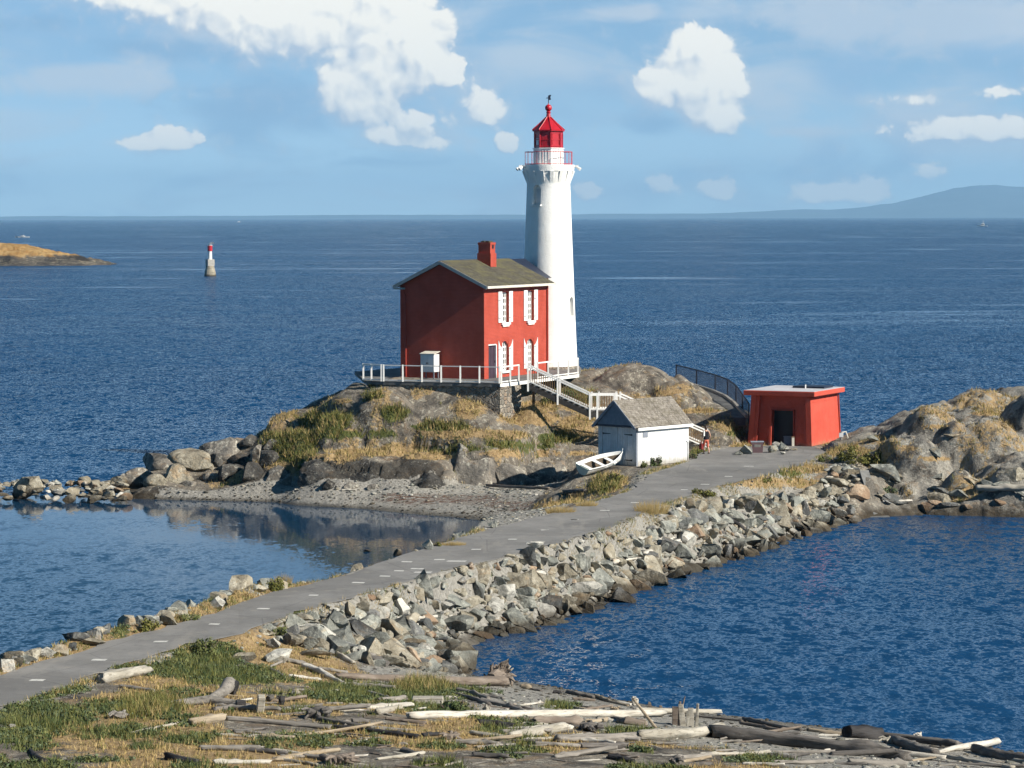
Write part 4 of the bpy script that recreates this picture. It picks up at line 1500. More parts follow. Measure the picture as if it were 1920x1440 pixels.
# ================================================================== keeper's house
TH = math.atan2(HX.y, HX.x)
house = thing('keepers_house', 'two storey red brick house with a mossy gable roof beside the lighthouse', 'house', house_c, TH)
EH = 5.98
RH = 7.42
RW = HW / 2
t_ = .28
# right wall with openings, local: x away along the wall, y to the left
WINS = [(3.02, 3.50, 5.45, False), (6.77, 3.50, 5.45, False), (3.02, .40, 2.30, True), (6.77, .40, 2.30, True)]
OW = 1.0
DOOR = (.62, 1.72, -.1, 2.12)
wallm = MB()
xs = sorted({0.0, HL} | {DOOR[0], DOOR[1]} | {w_[0] - OW / 2 for w_ in WINS} | {w_[0] + OW / 2 for w_ in WINS})
for i in range(len(xs) - 1):
    xm = (xs[i] + xs[i + 1]) / 2
    holes = sorted([(z0, z1) for (u, z0, z1, ar) in WINS if abs(xm - u) < OW / 2] + ([(DOOR[2], DOOR[3])] if DOOR[0] < xm < DOOR[1] else []))
    zc = -1.0
    for (z0, z1) in holes:
        if z0 > zc:
            wallm.mm((xs[i], 0, zc), (xs[i + 1], t_, z0))
        zc = z1
    wallm.mm((xs[i], 0, zc), (xs[i + 1], t_, EH))
gab = [(t_, -1.0), (HW - t_, -1.0), (HW, -1.0), (HW, EH), (RW, RH - .12), (t_, EH - .12 + (RH - EH) * t_ / RW)]
wallm.extrude([(0.0, y + .0005, z) for y, z in [(t_, -1.0), (HW, -1.0), (HW, EH - .1), (RW, RH - .12), (t_, EH - .1 + (RH - EH) * t_ / RW - .02)]], (t_, 0, 0))
wallm.extrude([(HL, y + .0005, z) for y, z in [(t_, -1.0), (HW, -1.0), (HW, EH - .1), (RW, RH - .12), (t_, EH - .1 + (RH - EH) * t_ / RW - .02)]], (-t_, 0, 0))
wallm.mm((t_, HW - t_, -1.0), (HL - t_, HW, EH - .1))
wall = solid('wall', wallm, M_brick, house)
# lintel and arch infill above the arched ground floor windows
for (u, z0, z1, ar) in WINS:
    fr_ = MB()
    dpt = .16
    for s in (-1, 1):
        fr_.mm((u + s * (OW / 2 - .07) - .035, dpt, z0), (u + s * (OW / 2 - .07) + .035, dpt + .06, z1))
    fr_.mm((u - OW / 2 + .03, dpt, z0), (u + OW / 2 - .03, dpt + .06, z0 + .09))
    fr_.mm((u - OW / 2 + .03, dpt, z1 - .1), (u + OW / 2 - .03, dpt + .06, z1))
    fr_.mm((u - .05, dpt + .01, z0), (u + .05, dpt + .05, z1))
    nb = 5
    for k in range(1, nb):
        z = z0 + (z1 - z0) * k / nb
        hh = .07 if k == 3 else .04
        fr_.mm((u - OW / 2 + .03, dpt + .012, z - hh), (u + OW / 2 - .03, dpt + .048, z + hh))
    for s in (-.5, .5):
        fr_.mm((u + s * OW / 2 - .035, dpt + .014, z0), (u + s * OW / 2 + .035, dpt + .046, z1))
    wf = solid('window', fr_, M_white, house)
    solid('pane', MB().mm((u - OW / 2, dpt + .07, z0), (u + OW / 2, dpt + .09, z1)), M_glass, wf)
    sl = MB().mm((u - OW / 2 - .12, -.12, z0 - .14), (u + OW / 2 + .12, .15, z0))
    if not ar:
        sl.mm((u - OW / 2 + .05, -.09, z0 - .26), (u + OW / 2 - .05, .02, z0 - .14))
    solid('sill', sl, M_white, wf)
    if ar:
        hood = MB()
        n = 10
        for s in (-1, 1):
            pts = [(u + s * OW / 2, z1 - .42)] + [(u + s * OW / 2 * math.cos(math.pi / 2 * k / n), z1 - .42 + .42 * math.sin(math.pi / 2 * k / n)) for k in range(n + 1)] + [(u + s * OW / 2, z1)]
            hood.extrude([(p[0], .02, p[1]) for p in pts[1:]], (0, .12, 0))
        solid('arch_head', hood, M_brick, wf)
    # shutters folded back flat beside the opening
    for s in (-1, 1):
        x0 = u + s * (OW / 2 + .02)
        x1 = u + s * (OW / 2 + .54)
        top = z1
        if ar:
            n = 8
            poly = [(x0, z0)] + [(x1, z0)] + [(x1 + (x0 - x1) * math.sin(math.pi / 2 * k / n) * 0 + 0, z1 - .0) for k in range(1)] + [(x0 + (x1 - x0) * math.cos(math.pi / 2 * k / n), z1 + (.12 - .55 * (math.sin(math.pi / 2 * k / n) ** 1.6))) for k in range(1, n + 1)]
            # the outer edge is the tall one: a half arch folded outwards
        else:
            poly = [(x0, z0 + .02), (x1, z0 + .02), (x1, z1 + .05), (x0, z1 + .05)]
        sh_ = solid('shutter', MB().extrude([(p[0], -.055, p[1]) for p in poly], (0, .045, 0)), M_white, house)
        for zz in (z0 + .35, (z0 + z1) / 2, z1 - .5):
            solid('shutter_rail', MB().mm((min(x0, x1) + .05, -.066, zz - .02), (max(x0, x1) - .05, -.055, zz + .02)), M_bluegrey, sh_)
        for zz in (z0 + .3, z1 - .5):
            solid('hinge', MB().mm((min(x0, x1) + .02, -.075, zz - .03), (min(x0, x1) + .28, -.0665, zz)), M_black, sh_)
# door
dr = MB().mm((DOOR[0], .10, DOOR[2]), (DOOR[1], .16, DOOR[3]))
for k in range(5):
    x = DOOR[0] + (DOOR[1] - DOOR[0]) * (k + .5) / 5
    dr.mm((x - .09, .085, DOOR[2] + .1), (x + .09, .10, DOOR[3] - .12))
dob = solid('door', dr, M_door, house)
solid('handle', MB().tube([(DOOR[1] - .14, .02, .98), (DOOR[1] - .14, .02, 1.12)], .025, 6), M_black, dob)
df = MB()
df.mm((DOOR[1] - .06, -.02, DOOR[2]), (DOOR[1] + .05, .1, DOOR[3] + .02))
df.mm((DOOR[0] - .05, -.02, DOOR[3] - .02), (DOOR[1] - .06, .1, DOOR[3] + .06))
solid('door_frame', df, M_bluegrey, dob)
# roof: two slabs with overhang
oh, og = .34, .30
sl_ = (RH - EH) / RW


def slab(side):
    y0 = -oh if side < 0 else HW + oh
    e = EH - sl_ * oh
    a = (y0, e)
    b = (RW, RH + .10)
    tt_ = .13
    pts = [(-og, a[0], a[1]), (-og, b[0], b[1]), (-og, b[0], b[1] - tt_), (-og, a[0], a[1] - tt_)]
    return MB().extrude(pts, (HL + 2 * og, 0, 0))


def tilted(name, pts, mat, parent, thick=.13):
    """a roof slab as its own object with local x along the eave and y up the slope, so that courses follow it"""
    p0, px_, py_ = [Vector(p) for p in pts]
    ex, ey = (px_ - p0), (py_ - p0)
    L, W = ex.length, ey.length
    ex.normalize()
    ey = (ey - ex * ey.dot(ex)).normalized()
    ez = ex.cross(ey)
    o = MB().mm((0, 0, -thick), (L, W, 0)).build(name, mat, parent)
    o.matrix_local = Matrix((ex, ey, ez)).transposed().to_4x4()
    o.location = p0
    return o


eR = EH - sl_ * oh + .10
r_right = tilted('roof', [(-og, -oh, eR), (HL + og, -oh, eR), (-og, RW, RH + .10)], M_roof, house)
r_left = tilted('roof', [(HL + og, HW + oh, eR), (-og, HW + oh, eR), (HL + og, RW, RH + .10)], M_roof, house)
solid('gutter', MB().mm((-og - .03, -oh - .10, eR - .17), (HL + og + .03, -oh - .003, eR - .02)), M_fascia, house)
bb = MB()
for (ya, yb) in ((-oh - .02, RW), (HW + oh + .02, RW)):
    bb.bar((-og - .03, ya, eR - .13), (-og - .03, yb, RH + .10 - .13), .05, .2)
solid('barge_board', bb, M_greyfascia, house)
solid('soffit_return', MB().mm((-og, HW - .35, EH - .33), (-.003, HW + oh - .05, EH - .22)), M_greyfascia, house)
# chimney
u_ch = 5.35
ch = MB()
cy0, cy1 = RW - 1.0, RW - .15
ch.mm((u_ch - .42, cy0 - .03, RH - .75), (u_ch + .42, cy1 + .1, RH + .50))
ch.mm((u_ch - .36, cy0 + .03, RH + .50), (u_ch + .36, cy1 + .04, RH + 1.18))
ch.mm((u_ch - .40, cy0, RH + 1.05), (u_ch + .40, cy1 + .07, RH + 1.20))
chim = solid('chimney', ch, M_brick, house)
for dy_ in (.28, .62):
    solid('flue', MB().mm((u_ch - .30, cy0 + dy_ - .12, RH + 1.19), (u_ch + .30, cy0 + dy_ + .12, RH + 1.30)), M_roof, chim)
solid('flue_opening', MB().mm((u_ch - .10, cy0 - .004, RH + .80), (u_ch + .12, cy0 + .03, RH + 1.03)), M_black, chim)
# pipes
dp = MB()
dp.tube([(-.08, HW - .42, -1.0), (-.08, HW - .42, EH - .7), (-.12, HW - .25, EH - .35)], .05, 8)
solid('downpipe', dp, M_reddk, house)
solid('downpipe', MB().tube([(HL - .25, -.08, -.6), (HL - .25, -.08, EH - .35)], .05, 8), M_reddk, house)
# covered link between house and tower
lk = MB().mm((HL + .003, 1.2, -1.0), (HL + 2.6, HW - 1.4, EH + .2))
solid('link_wall', lk, M_brick, house)
lr = MB().extrude([(HL + .31, 1.0, EH + .2), (HL + .31, HW - 1.2, EH + .2), (HL + .31, RW, RH + .05)], (2.4, 0, 0))
solid('link_roof', lr, M_navy, house)

# ================================================================== terrace and its stone wall
ter = thing('terrace', 'grey concrete terrace on rubble stone walls around the red house', 'terrace', (plat_b.x, plat_b.y, 4.5))
tp = MB().prism([(p.x - plat_b.x, p.y - plat_b.y) for p in plat_poly], PLATZ - 4.5 - .22, PLATZ - 4.5 - .004)
solid('slab', tp, M_concrete_dk, ter)
sw = MB()
q0, q1 = plat_l - plat_b, Vector((0, 0, 0))
m0 = (plat_a - plat_b)
inn = Vector((.1, .9, 0))
for a, b in ((m0 * .98, m0 * .0 + Vector((0, .12, 0))),):
    sw.prism([(a.x, a.y + .15), (b.x - .02, b.y), (b.x + .1, b.y + .8), (a.x + .1, a.y + .95)], -2.2, PLATZ - 4.5 - .22)
ql = plat_l - plat_b
sw.prism([(ql.x + .15, ql.y + .2), (m0.x * .98 - .01, m0.y * .98 + .15), (m0.x * .98 + .1, m0.y * .98 + 1.2), (ql.x + .3, ql.y + 1.6)], -2.2, PLATZ - 4.5 - .221)
solid('front_wall', sw, M_stonewall, ter)
pr = MB()
c3 = at(978, 716, PLATZ) - plat_b
pr.prism([(.0, .1), (c3.x, c3.y - .1), (c3.x - .3, c3.y + 1.2), (-.3, 1.4)], -2.0, PLATZ - 4.5 - .225, top=[(.02, .14), (c3.x - .04, c3.y - .06), (c3.x - .3, c3.y + 1.2), (-.3, 1.4)])
solid('pier', pr, M_stonewall, ter)
ed = MB()
pc = plat_c - plat_b
ed.bar((0.02, -.04, PLATZ - 4.5 - .12), (pc.x, pc.y - .04, PLATZ - 4.5 - .12), .06, .2)
solid('edge_board', ed, M_white, ter)
solid('post', MB().tube([(c3.x + .75, c3.y + .5, -1.2), (c3.x + .75, c3.y + .5, PLATZ - 4.7)], .09, 8), M_picket, ter)


def railing(name, label, segs, h=1.06, cat='railing', mat=None, top=.07, base=.03):
    """segs: list of lists of ground points; posts at each point, rails between"""
    o0 = segs[0][0]
    g = thing(name, label, cat, o0)
    for pts in segs:
        loc = [p - o0 for p in pts]
        for i, p in enumerate(loc):
            solid('post', MB().box((p.x, p.y, p.z + h / 2), (.1, .1, h)), mat, g)
        tr, br_ = MB(), MB()
        for i in range(len(loc) - 1):
            a, b = loc[i], loc[i + 1]
            d = (b - a).normalized() * .052
            tr.bar(a + d + Vector((0, 0, h - .05)), b - d + Vector((0, 0, h - .05)), .07, top)
            br_.bar(a + d + Vector((0, 0, base + .06)), b - d + Vector((0, 0, base + .06)), .05, .06)
        solid('top_rail', tr, mat, g)
        solid('bottom_rail', br_, mat, g)
    return g


def lerp_pts(a, b, pxs):
    d = Vector((b.x - a.x, b.y - a.y)).normalized()
    out = []
    for px in pxs:
        s = along(a, d, px)
        L = Vector((b.x - a.x, b.y - a.y)).length
        out.append(Vector((a.x + d.x * s, a.y + d.y * s, a.z + (b.z - a.z) * s / L)))
    return out


front = lerp_pts(plat_a, plat_b, [719, 755, 791, 827, 863, 899, 936.5])
right = lerp_pts(plat_b, plat_c, [957, 973, 1008, 1028, 1047, 1066, 1084])
endl = [plat_a.lerp(plat_l, k) for k in (0, .55, 1.0)]
endl[1].z = endl[2].z = PLATZ
railing('white_railing', 'long white railing along the terrace in front of the shaded gable wall', [front], mat=M_white, top=.055)
railing('white_railing', 'short white railing gate at the left end of the terrace', [[p + Vector((-.09, .02, 0)) for p in endl]], mat=M_white, top=.09)
railing('white_railing', 'white railing on the terrace below the lit windows and tower foot', [[front[-1] + Vector((.12, .08, 0))] + right[:2], right[2:]], mat=M_white, top=.08)

# utility cabinet against the gable wall
cb_c = atd(819, 708, house_c.y + 1.0)
cby = along(house_c, HY, 815)
cab = thing('utility_cabinet', 'pale metal cabinet on legs against the dark red gable wall', 'cabinet', house_c + HY * (cby - .45) - HX * .95, TH)
solid('body', MB().mm((0, 0, .42), (.72, .98, 1.55)), M_cabinet, cab, bevel=.01)
solid('lid', MB().extrude([(-.06, -.05, 1.553), (.76, -.05, 1.70), (.76, -.05, 1.73), (-.06, -.05, 1.60)], (0, 1.08, 0)), M_fascia, cab)
for k in (0, 1):
    d_ = solid('door', MB().mm((-.02, .02 + .48 * k, .46), (-.003, .48 + .48 * k, 1.50)), M_cabinet, cab)
    solid('handle', MB().mm((-.045, .42 + .1 * k, .92), (-.022, .45 + .1 * k, 1.05)), M_black, d_)
for a in (.06, .66):
    for b in (.06, .92):
        solid('leg', MB().mm((a - .03, b - .03, 0), (a + .03, b + .03, .417)), M_slat, cab)

# ================================================================== staircases
def stairs(name, label, p, q, width, nst, wdir, posts, hr=1.0, landing=None):
    """p top, q bottom (world points on the near edge), wdir horizontal unit vector to the far edge"""
    g = thing(name, label, 'staircase', q)
    p_, q_ = p - q, Vector((0, 0, 0))
    w_ = wdir * width
    path = [p_, q_] + ([landing - q] if landing is not None else [])
    for off in (Vector((0, 0, 0)), w_):
        sm_, hb, lr_ = MB(), MB(), MB()
        for i in range(len(path) - 1):
            a, b = path[i] + off, path[i + 1] + off
            sm_.bar(a + Vector((0, 0, -.22)), b + Vector((0, 0, -.22)), .06, .32)
            hb.bar(a + Vector((0, 0, hr)), b + Vector((0, 0, hr)), .10, .09)
            lr_.bar(a + Vector((0, 0, .14)), b + Vector((0, 0, .14)), .07, .08)
            ln = (b - a).length
            n = max(2, int(ln / .16))
        solid('stringer', sm_, M_understair, g)
        solid('handrail', hb, M_white, g)
        solid('lower_rail', lr_, M_white, g)
        pk = MB()
        for i in range(len(path) - 1):
            a, b = path[i] + off, path[i + 1] + off
            n = max(2, int((b - a).length / .15))
            for k in range(1, n):
                c = a.lerp(b, k / n)
                pk.mm((c.x - .017, c.y - .017, c.z + .1), (c.x + .017, c.y + .017, c.z + hr - .03))
        solid('pickets', pk, M_picket, g)['kind'] = 'stuff'
        for f in posts:
            c = (p_.lerp(q_, f) if f <= 1 else path[2].lerp(q_, 2 - f)) + off
            solid('post', MB().box((c.x, c.y, c.z + .3), (.11, .11, 1.65)), M_white, g)
    for k in range(nst):
        c = p_.lerp(q_, (k + .5) / nst)
        run = (q_ - p_) / nst
        rr = Vector((run.x, run.y, 0)) * .55
        solid('tread', MB().extrude([c - rr + Vector((0, 0, .0)), c + rr, c + rr + w_, c - rr + w_], (0, 0, .045)), M_deckwood, g)
    if landing is not None:
        l_ = landing - q
        solid('landing', MB().extrude([q_, l_, l_ + w_, w_], (0, 0, .05)), M_deckwood, g)
    return g


s_top = at(990, 718, PLATZ)
s_bot = atd(1106, 771, s_top.y - .6)
s_land = atd(1152, 771, s_top.y - .4)
stairs('staircase', 'white railed stairs from the terrace down to the landing behind the boathouse', s_top, s_bot, 1.35, 11, Vector((.12, .99, 0)).normalized(), (0, .48, 1.0, 1.3, 2.0), landing=s_land)
s2_bot = at(1324, 842, 2.65)
stairs('staircase', 'lower white railed stairs hidden behind the boathouse and ending by the walker', s_land + Vector((.15, .1, 0)), s2_bot, 1.35, 14, Vector((.2, .98, 0)).normalized(), (0, .5, .98))

# ================================================================== boathouse
TB = math.atan2(BX.y, BX.x)
bh = thing('boathouse', 'small white boathouse with a grey shingled gable roof', 'boathouse', boat_c, TB)
BE, BR = 2.36, 3.80
bw_ = MB()
bw_.mm((.0, 0, -.6), (BL, .12, BE))
bw_.mm((.0, BW - .12, -.6), (BL, BW, BE))
bw_.extrude([(BL, .121, -.6), (BL, BW - .121, -.6), (BL, BW - .121, BE), (BL, BW / 2, BR - .12), (BL, .121, BE)], (-.12, 0, 0))
bw_.mm((0, .121, -.6), (.10, .30, BE))
bw_.mm((0, BW - .30, -.6), (.10, BW - .121, BE))
bw_.mm((0, .30, 2.2), (.10, BW - .30, BE))
solid('wall', bw_, M_bluegrey, bh)
solid('corner_board', MB().mm((-.03, -.03, -.4), (.10, -.003, BE - .1)), M_slat, bh)
solid('sill_board', MB().mm((-.02, .30, -.35), (.10, BW - .30, -.02)), M_slat, bh)
for k in (0, 1):
    y0 = .31 + k * (BW - .62) / 2
    y1 = y0 + (BW - .62) / 2 - .02
    dm = MB()
    nb = 6
    for i in range(nb):
        a, b = y0 + (y1 - y0) * i / nb, y0 + (y1 - y0) * (i + 1) / nb
        dm.mm((.02, a + .004, .0), (.07, b - .004, 2.19))
    dd = solid('door', dm, M_bluegrey, bh)
    for z in (.28, 1.78):
        hgm = MB()
        yo, yi = (y0, y0 + .62) if k == 0 else (y1, y1 - .62)
        hgm.extrude([(.005, yo, z + .06), (.005, yo, z - .06), (.005, yo + (yi - yo) * .25, z - .035), (.005, yi, z - .02), (.005, yi, z + .02), (.005, yo + (yi - yo) * .25, z + .035)], (.012, 0, 0))
        solid('hinge', hgm, M_black, dd)
sb = (BR - BE) / (BW / 2)
bo = .18
e2 = BE - sb * bo + .06
tilted('roof', [(-.32, -bo, e2), (BL + .15, -bo, e2), (-.32, BW / 2, BR)], M_roof2, bh, .08)
tilted('roof', [(BL + .15, BW + bo, e2), (-.32, BW + bo, e2), (BL + .15, BW / 2, BR)], M_roof2, bh, .08)
solid('fascia', MB().mm((-.05, -bo - .035, e2 - .20), (BL + .17, -bo - .003, e2 - .03)), M_white, bh)
solid('barge_board', MB().bar((-.345, -bo, e2 - .08), (-.345, BW / 2, BR - .08), .045, .15).bar((-.345, BW + bo, e2 - .08), (-.345, BW / 2, BR - .08), .045, .15), M_slat, bh)
gs = MB()
n = 8
for i in range(n):
    z = BE + .02 + i * .17
    hwid = (BR - z - .05) / sb - .08
    if hwid > .1:
        gs.extrude([(-.23, BW / 2 - hwid, z), (-.31, BW / 2 - hwid, z - .02), (-.24, BW / 2 - hwid + .16, z + .17), (-.20, BW / 2 - hwid + .16, z + .17)], (0, 2 * hwid - .1, 0))
solid('gable_slats', gs, M_slat, bh)
solid('gable_soffit', MB().mm((-.30, -.1, BE - .13), (-.003, BW + .1, BE)), M_navy, bh)
vt = MB().mm((.60, -.03, 1.62), (1.02, -.003, 1.92))
vent = solid('vent', vt, M_slat, bh)
solid('sign', MB().mm((BL - 1.05, -.02, 2.0), (BL - .15, -.003, 2.12)), M_concrete, bh)
solid('downpipe', MB().tube([(BL - .12, -.05, -.2), (BL - .12, -.05, 1.1), (BL - .25, -.02, 1.2)], .025, 6), M_bluegrey, bh)

# ================================================================== red blockhouse
TK = math.atan2(KX.y, KX.x)
bk = thing('blockhouse', 'squat red concrete blockhouse with tapering walls and a flat grey roof', 'blockhouse', block_c, TK)
KH = 3.15
tap = .17


def taper(mb, f0, f1, z0=0.0, z1=KH):
    """box with corners pulled in with height; f = (x0, y0, x1, y1) at ground"""
    x0, y0, x1, y1 = f0
    bot = [(x0, y0), (x1, y0), (x1, y1), (x0, y1)]
    x0, y0, x1, y1 = f1
    return mb.prism(bot, z0, z1, top=[(x0, y0), (x1, y0), (x1, y1), (x0, y1)])


kw = MB()
d0, d1, dh = 1.34, 2.76, 2.25       # door along y
# side and rear walls
taper(kw, (.0, 0, KL, .35), (tap, tap, KL - tap, .35 + tap))
taper(kw, (.0, KW - .35, KL, KW), (tap, KW - .35 - tap, KL - tap, KW - tap))
taper(kw, (KL - .35, .353, KL - .003, KW - .353), (KL - .35 - tap, .353 + tap, KL - .003 - tap, KW - .353 - tap))
kwall = solid('wall', kw, M_redwall, bk)
# recessed front, with door opening
fr_ = MB()
rec = .28
taper(fr_, (rec, .353, rec + .25, d0), (rec + tap * .7, .353 + tap * .8, rec + .25 + tap * .7, d0), -.05, dh)
taper(fr_, (rec, d1, rec + .25, KW - .353), (rec + tap * .7, d1, rec + .25 + tap * .7, KW - .353 - tap * .8), -.05, dh)
fr_.mm((rec + tap * .7 + .002, .36 + tap, dh), (rec + .25 + tap * .7, KW - .36 - tap, KH - .003))
solid('front_wall', fr_, M_redwall, bk)
pil = MB()
taper(pil, (.02, .354, .30, .62), (.02 + tap, .354 + tap, .30 + tap, .58 + tap * .4), -.05, 2.62)
solid('pilaster', pil, M_redwall, bk)
pil = MB()
taper(pil, (.02, d1 + .01, .275, d1 + .16), (.02 + tap, d1 + .01, .275 + tap, d1 + .14), -.05, dh)
solid('pilaster', pil, M_redwall, bk)
pil = MB()
taper(pil, (.02, KW - .58, .275, KW - .354), (.02 + tap, KW - .58 - tap, .275 + tap, KW - .354 - tap), -.05, KH - .01)
solid('pilaster', pil, M_redwall, bk)
solid('unlit_room', MB().mm((rec + .6, d0 - .6, -.02), (KL - .6, d1 + .6, 2.35)), M_black, bk)  # solid black block stands in for the darkness of the room
mo = MB()
mo.mm((.3 + tap, tap - .035, KH - .42), (KL - .3 - tap, tap + .02, KH - .36))
mo.mm((.1, tap - .09, KH - .16), (KL - .1, tap + .1, KH - .08))
solid('moulding', mo, M_redwall, bk)
rs_ = MB()
rs_.mm((-.22, -.26, KH), (KL + .12, KW + .22, KH + .31))
rf = solid('roof', rs_, M_redwall, bk, bevel=.03)
tp_ = solid('roof_top', MB().mm((-.19, -.23, KH + .312), (KL + .09, KW + .19, KH + .325)), M_roofslab, rf)
hb = MB()
hb.mm((KL - 2.3, .3, KH + .326), (KL - .6, 2.45, KH + .45))
solid('shaded_parapet', hb, M_navy, rf)  # low parapet strip, its shade put into the dark colour
solid('vent_pipe', MB().tube([(KL - 2.5, 1.5, KH + .326), (KL - 2.5, 1.5, KH + .57)], .045, 8), M_white, rf)
solid('downpipe', MB().tube([(KL - .02, -.02, .1), (KL - .15, .1, KH - .1)], .05, 8), M_reddk, bk)
jm = MB()
jm.mm((rec - .03, d0 - .07, -.04), (rec + .2, d0 + .02, dh))
jm.mm((rec - .03, d1 - .02, -.04), (rec + .2, d1 + .07, dh))
jm.mm((rec - .02, d0 + .02, dh - .05), (rec + .2, d1 - .02, dh + .004))
solid('door_frame', jm, M_reddk, bk)
mbx = thing('storage_box', 'dark grey box just inside the blockhouse doorway', 'box', block_c + KX * .55 + KY * (d0 + .25), TK)
solid('body', MB().mm((0, 0, -.02), (.28, .5, .5)), M_slat, mbx, bevel=.015)
solid('lid', MB().mm((-.02, -.02, .502), (.30, .52, .55)), M_slat, mbx)
pp = block_c + KX * -.12 + KY * (d0 - .12)
pw = thing('wooden_post', 'short yellowish wooden post beside the blockhouse doorway', 'post', pp)
solid('shaft', MB().mm((-.08, -.08, -.1), (.08, .08, .55)), M_fascia, pw, bevel=.01)
solid('cap', MB().mm((-.095, -.095, .552), (.095, .095, .60)), M_picket, pw)

# sign panel set into a little mound of stones before the blockhouse
sp_ = at(1421, 849, ZR)
sg = thing('sign_panel', 'slanted maroon panel between grey stones before the blockhouse', 'sign', sp_, R(3))
solid('panel', MB().extrude([(-.30, 0, .0), (.30, 0, .0), (.37, .22, .62), (-.37, .22, .62)], (0, .05, 0)), M_darkred, sg)
solid('frame', MB().extrude([(-.41, .20, .625), (.41, .20, .625), (.41, .32, .68), (-.41, .32, .68)], (0, 0, .03)), M_slat, sg)
solid('support', MB().mm((-.2, .12, -.1), (.2, .3, .5)), M_concrete_dk, sg)

# grey post and pale stone right of the blockhouse
gp = at(1577, 838, 2.75)
g_ = thing('utility_post', 'thin grey post at the right corner of the blockhouse', 'post', gp)
solid('shaft', MB().tube([(0, 0, -.3), (0, 0, .95)], .075, 8), M_deckwood, g_)
solid('meter_box', MB().mm((-.13, -.10, .62), (.13, .10, .88)), M_cabinet, g_)
solid('conduit', MB().tube([(.08, .05, .9), (.3, .1, .95), (.42, .12, .6), (.44, .12, .0)], .05, 6), M_fascia, g_)

# ================================================================== walkway with black mesh fence
wk_px = [(1262, 712, 197.0), (1300, 724, 195.0), (1335, 735, 193.0), (1358, 745, 191.0), (1374, 757, 189.0), (1386, 771, 187.4), (1398, 783, 186.2)]
wk = [atd(a, b, D) for a, b, D in wk_px]
walk = MB()
for i in range(len(wk) - 1):
    a, b = wk[i], wk[i + 1]
    d = (b - a)
    s = Vector((d.y, -d.x, 0)).normalized()
    if s.x > 0:
        s = -s
    walk.extrude([a, b, b + s * 1.15, a + s * 1.15], (0, 0, -.5))
tag(walk.build('walkway', M_concrete_dk), kind='structure')
kb = MB()
for i in range(len(wk) - 1):
    kb.bar(wk[i] + Vector((.08, 0, .06)), wk[i + 1] + Vector((.08, 0, .06)), .18, .2)
tag(kb.build('kerb', M_concrete), kind='structure')
fc = thing('mesh_fence', 'black mesh fence curving down beside the walkway behind the blockhouse', 'fence', wk[0])
hts = [1.0, 1.1, 1.15, 1.2, 1.2, 1.1, .9]
fp = [p - wk[0] + Vector((.22, .05, 0)) for p in wk]
for p, h in zip(fp, hts):
    solid('post', MB().tube([p + Vector((0, 0, -.4)), p + Vector((0, 0, h))], .05, 8), M_navy, fc)
tr = MB()
for i in range(len(fp) - 1):
    tr.bar(fp[i] + Vector((0, 0, hts[i])), fp[i + 1] + Vector((0, 0, hts[i + 1])), .07, .07)
    tr.bar(fp[i] + Vector((0, 0, .1)), fp[i + 1] + Vector((0, 0, .1)), .05, .05)
solid('rail', tr, M_navy, fc)
for i in range(len(fp) - 1):
    ms = MB()
    a, b = fp[i], fp[i + 1]
    n = max(4, int((b - a).length / .11))
    for k in range(-n // 2, n + n // 2):
        for sg_ in (1, -1):
            u0, u1 = k / n, k / n + sg_ * hts[i] / (b - a).length * .9
            lo_, hi_ = min(u0, u1), max(u0, u1)
            if hi_ <= 0 or lo_ >= 1:
                continue
            def pt(u):
                f = (u - u0) / (u1 - u0)
                return a.lerp(b, u) + Vector((0, 0, .08 + f * (hts[i] * (1 - u) + hts[i + 1] * u - .08)))
            ua, ub = (max(0, u0), min(1, u1)) if sg_ > 0 else (min(1, u0), max(0, u1))
            ms.bar(pt(ua), pt(ub), .011, .011)
    solid('mesh_panel', ms, M_navy, fc)

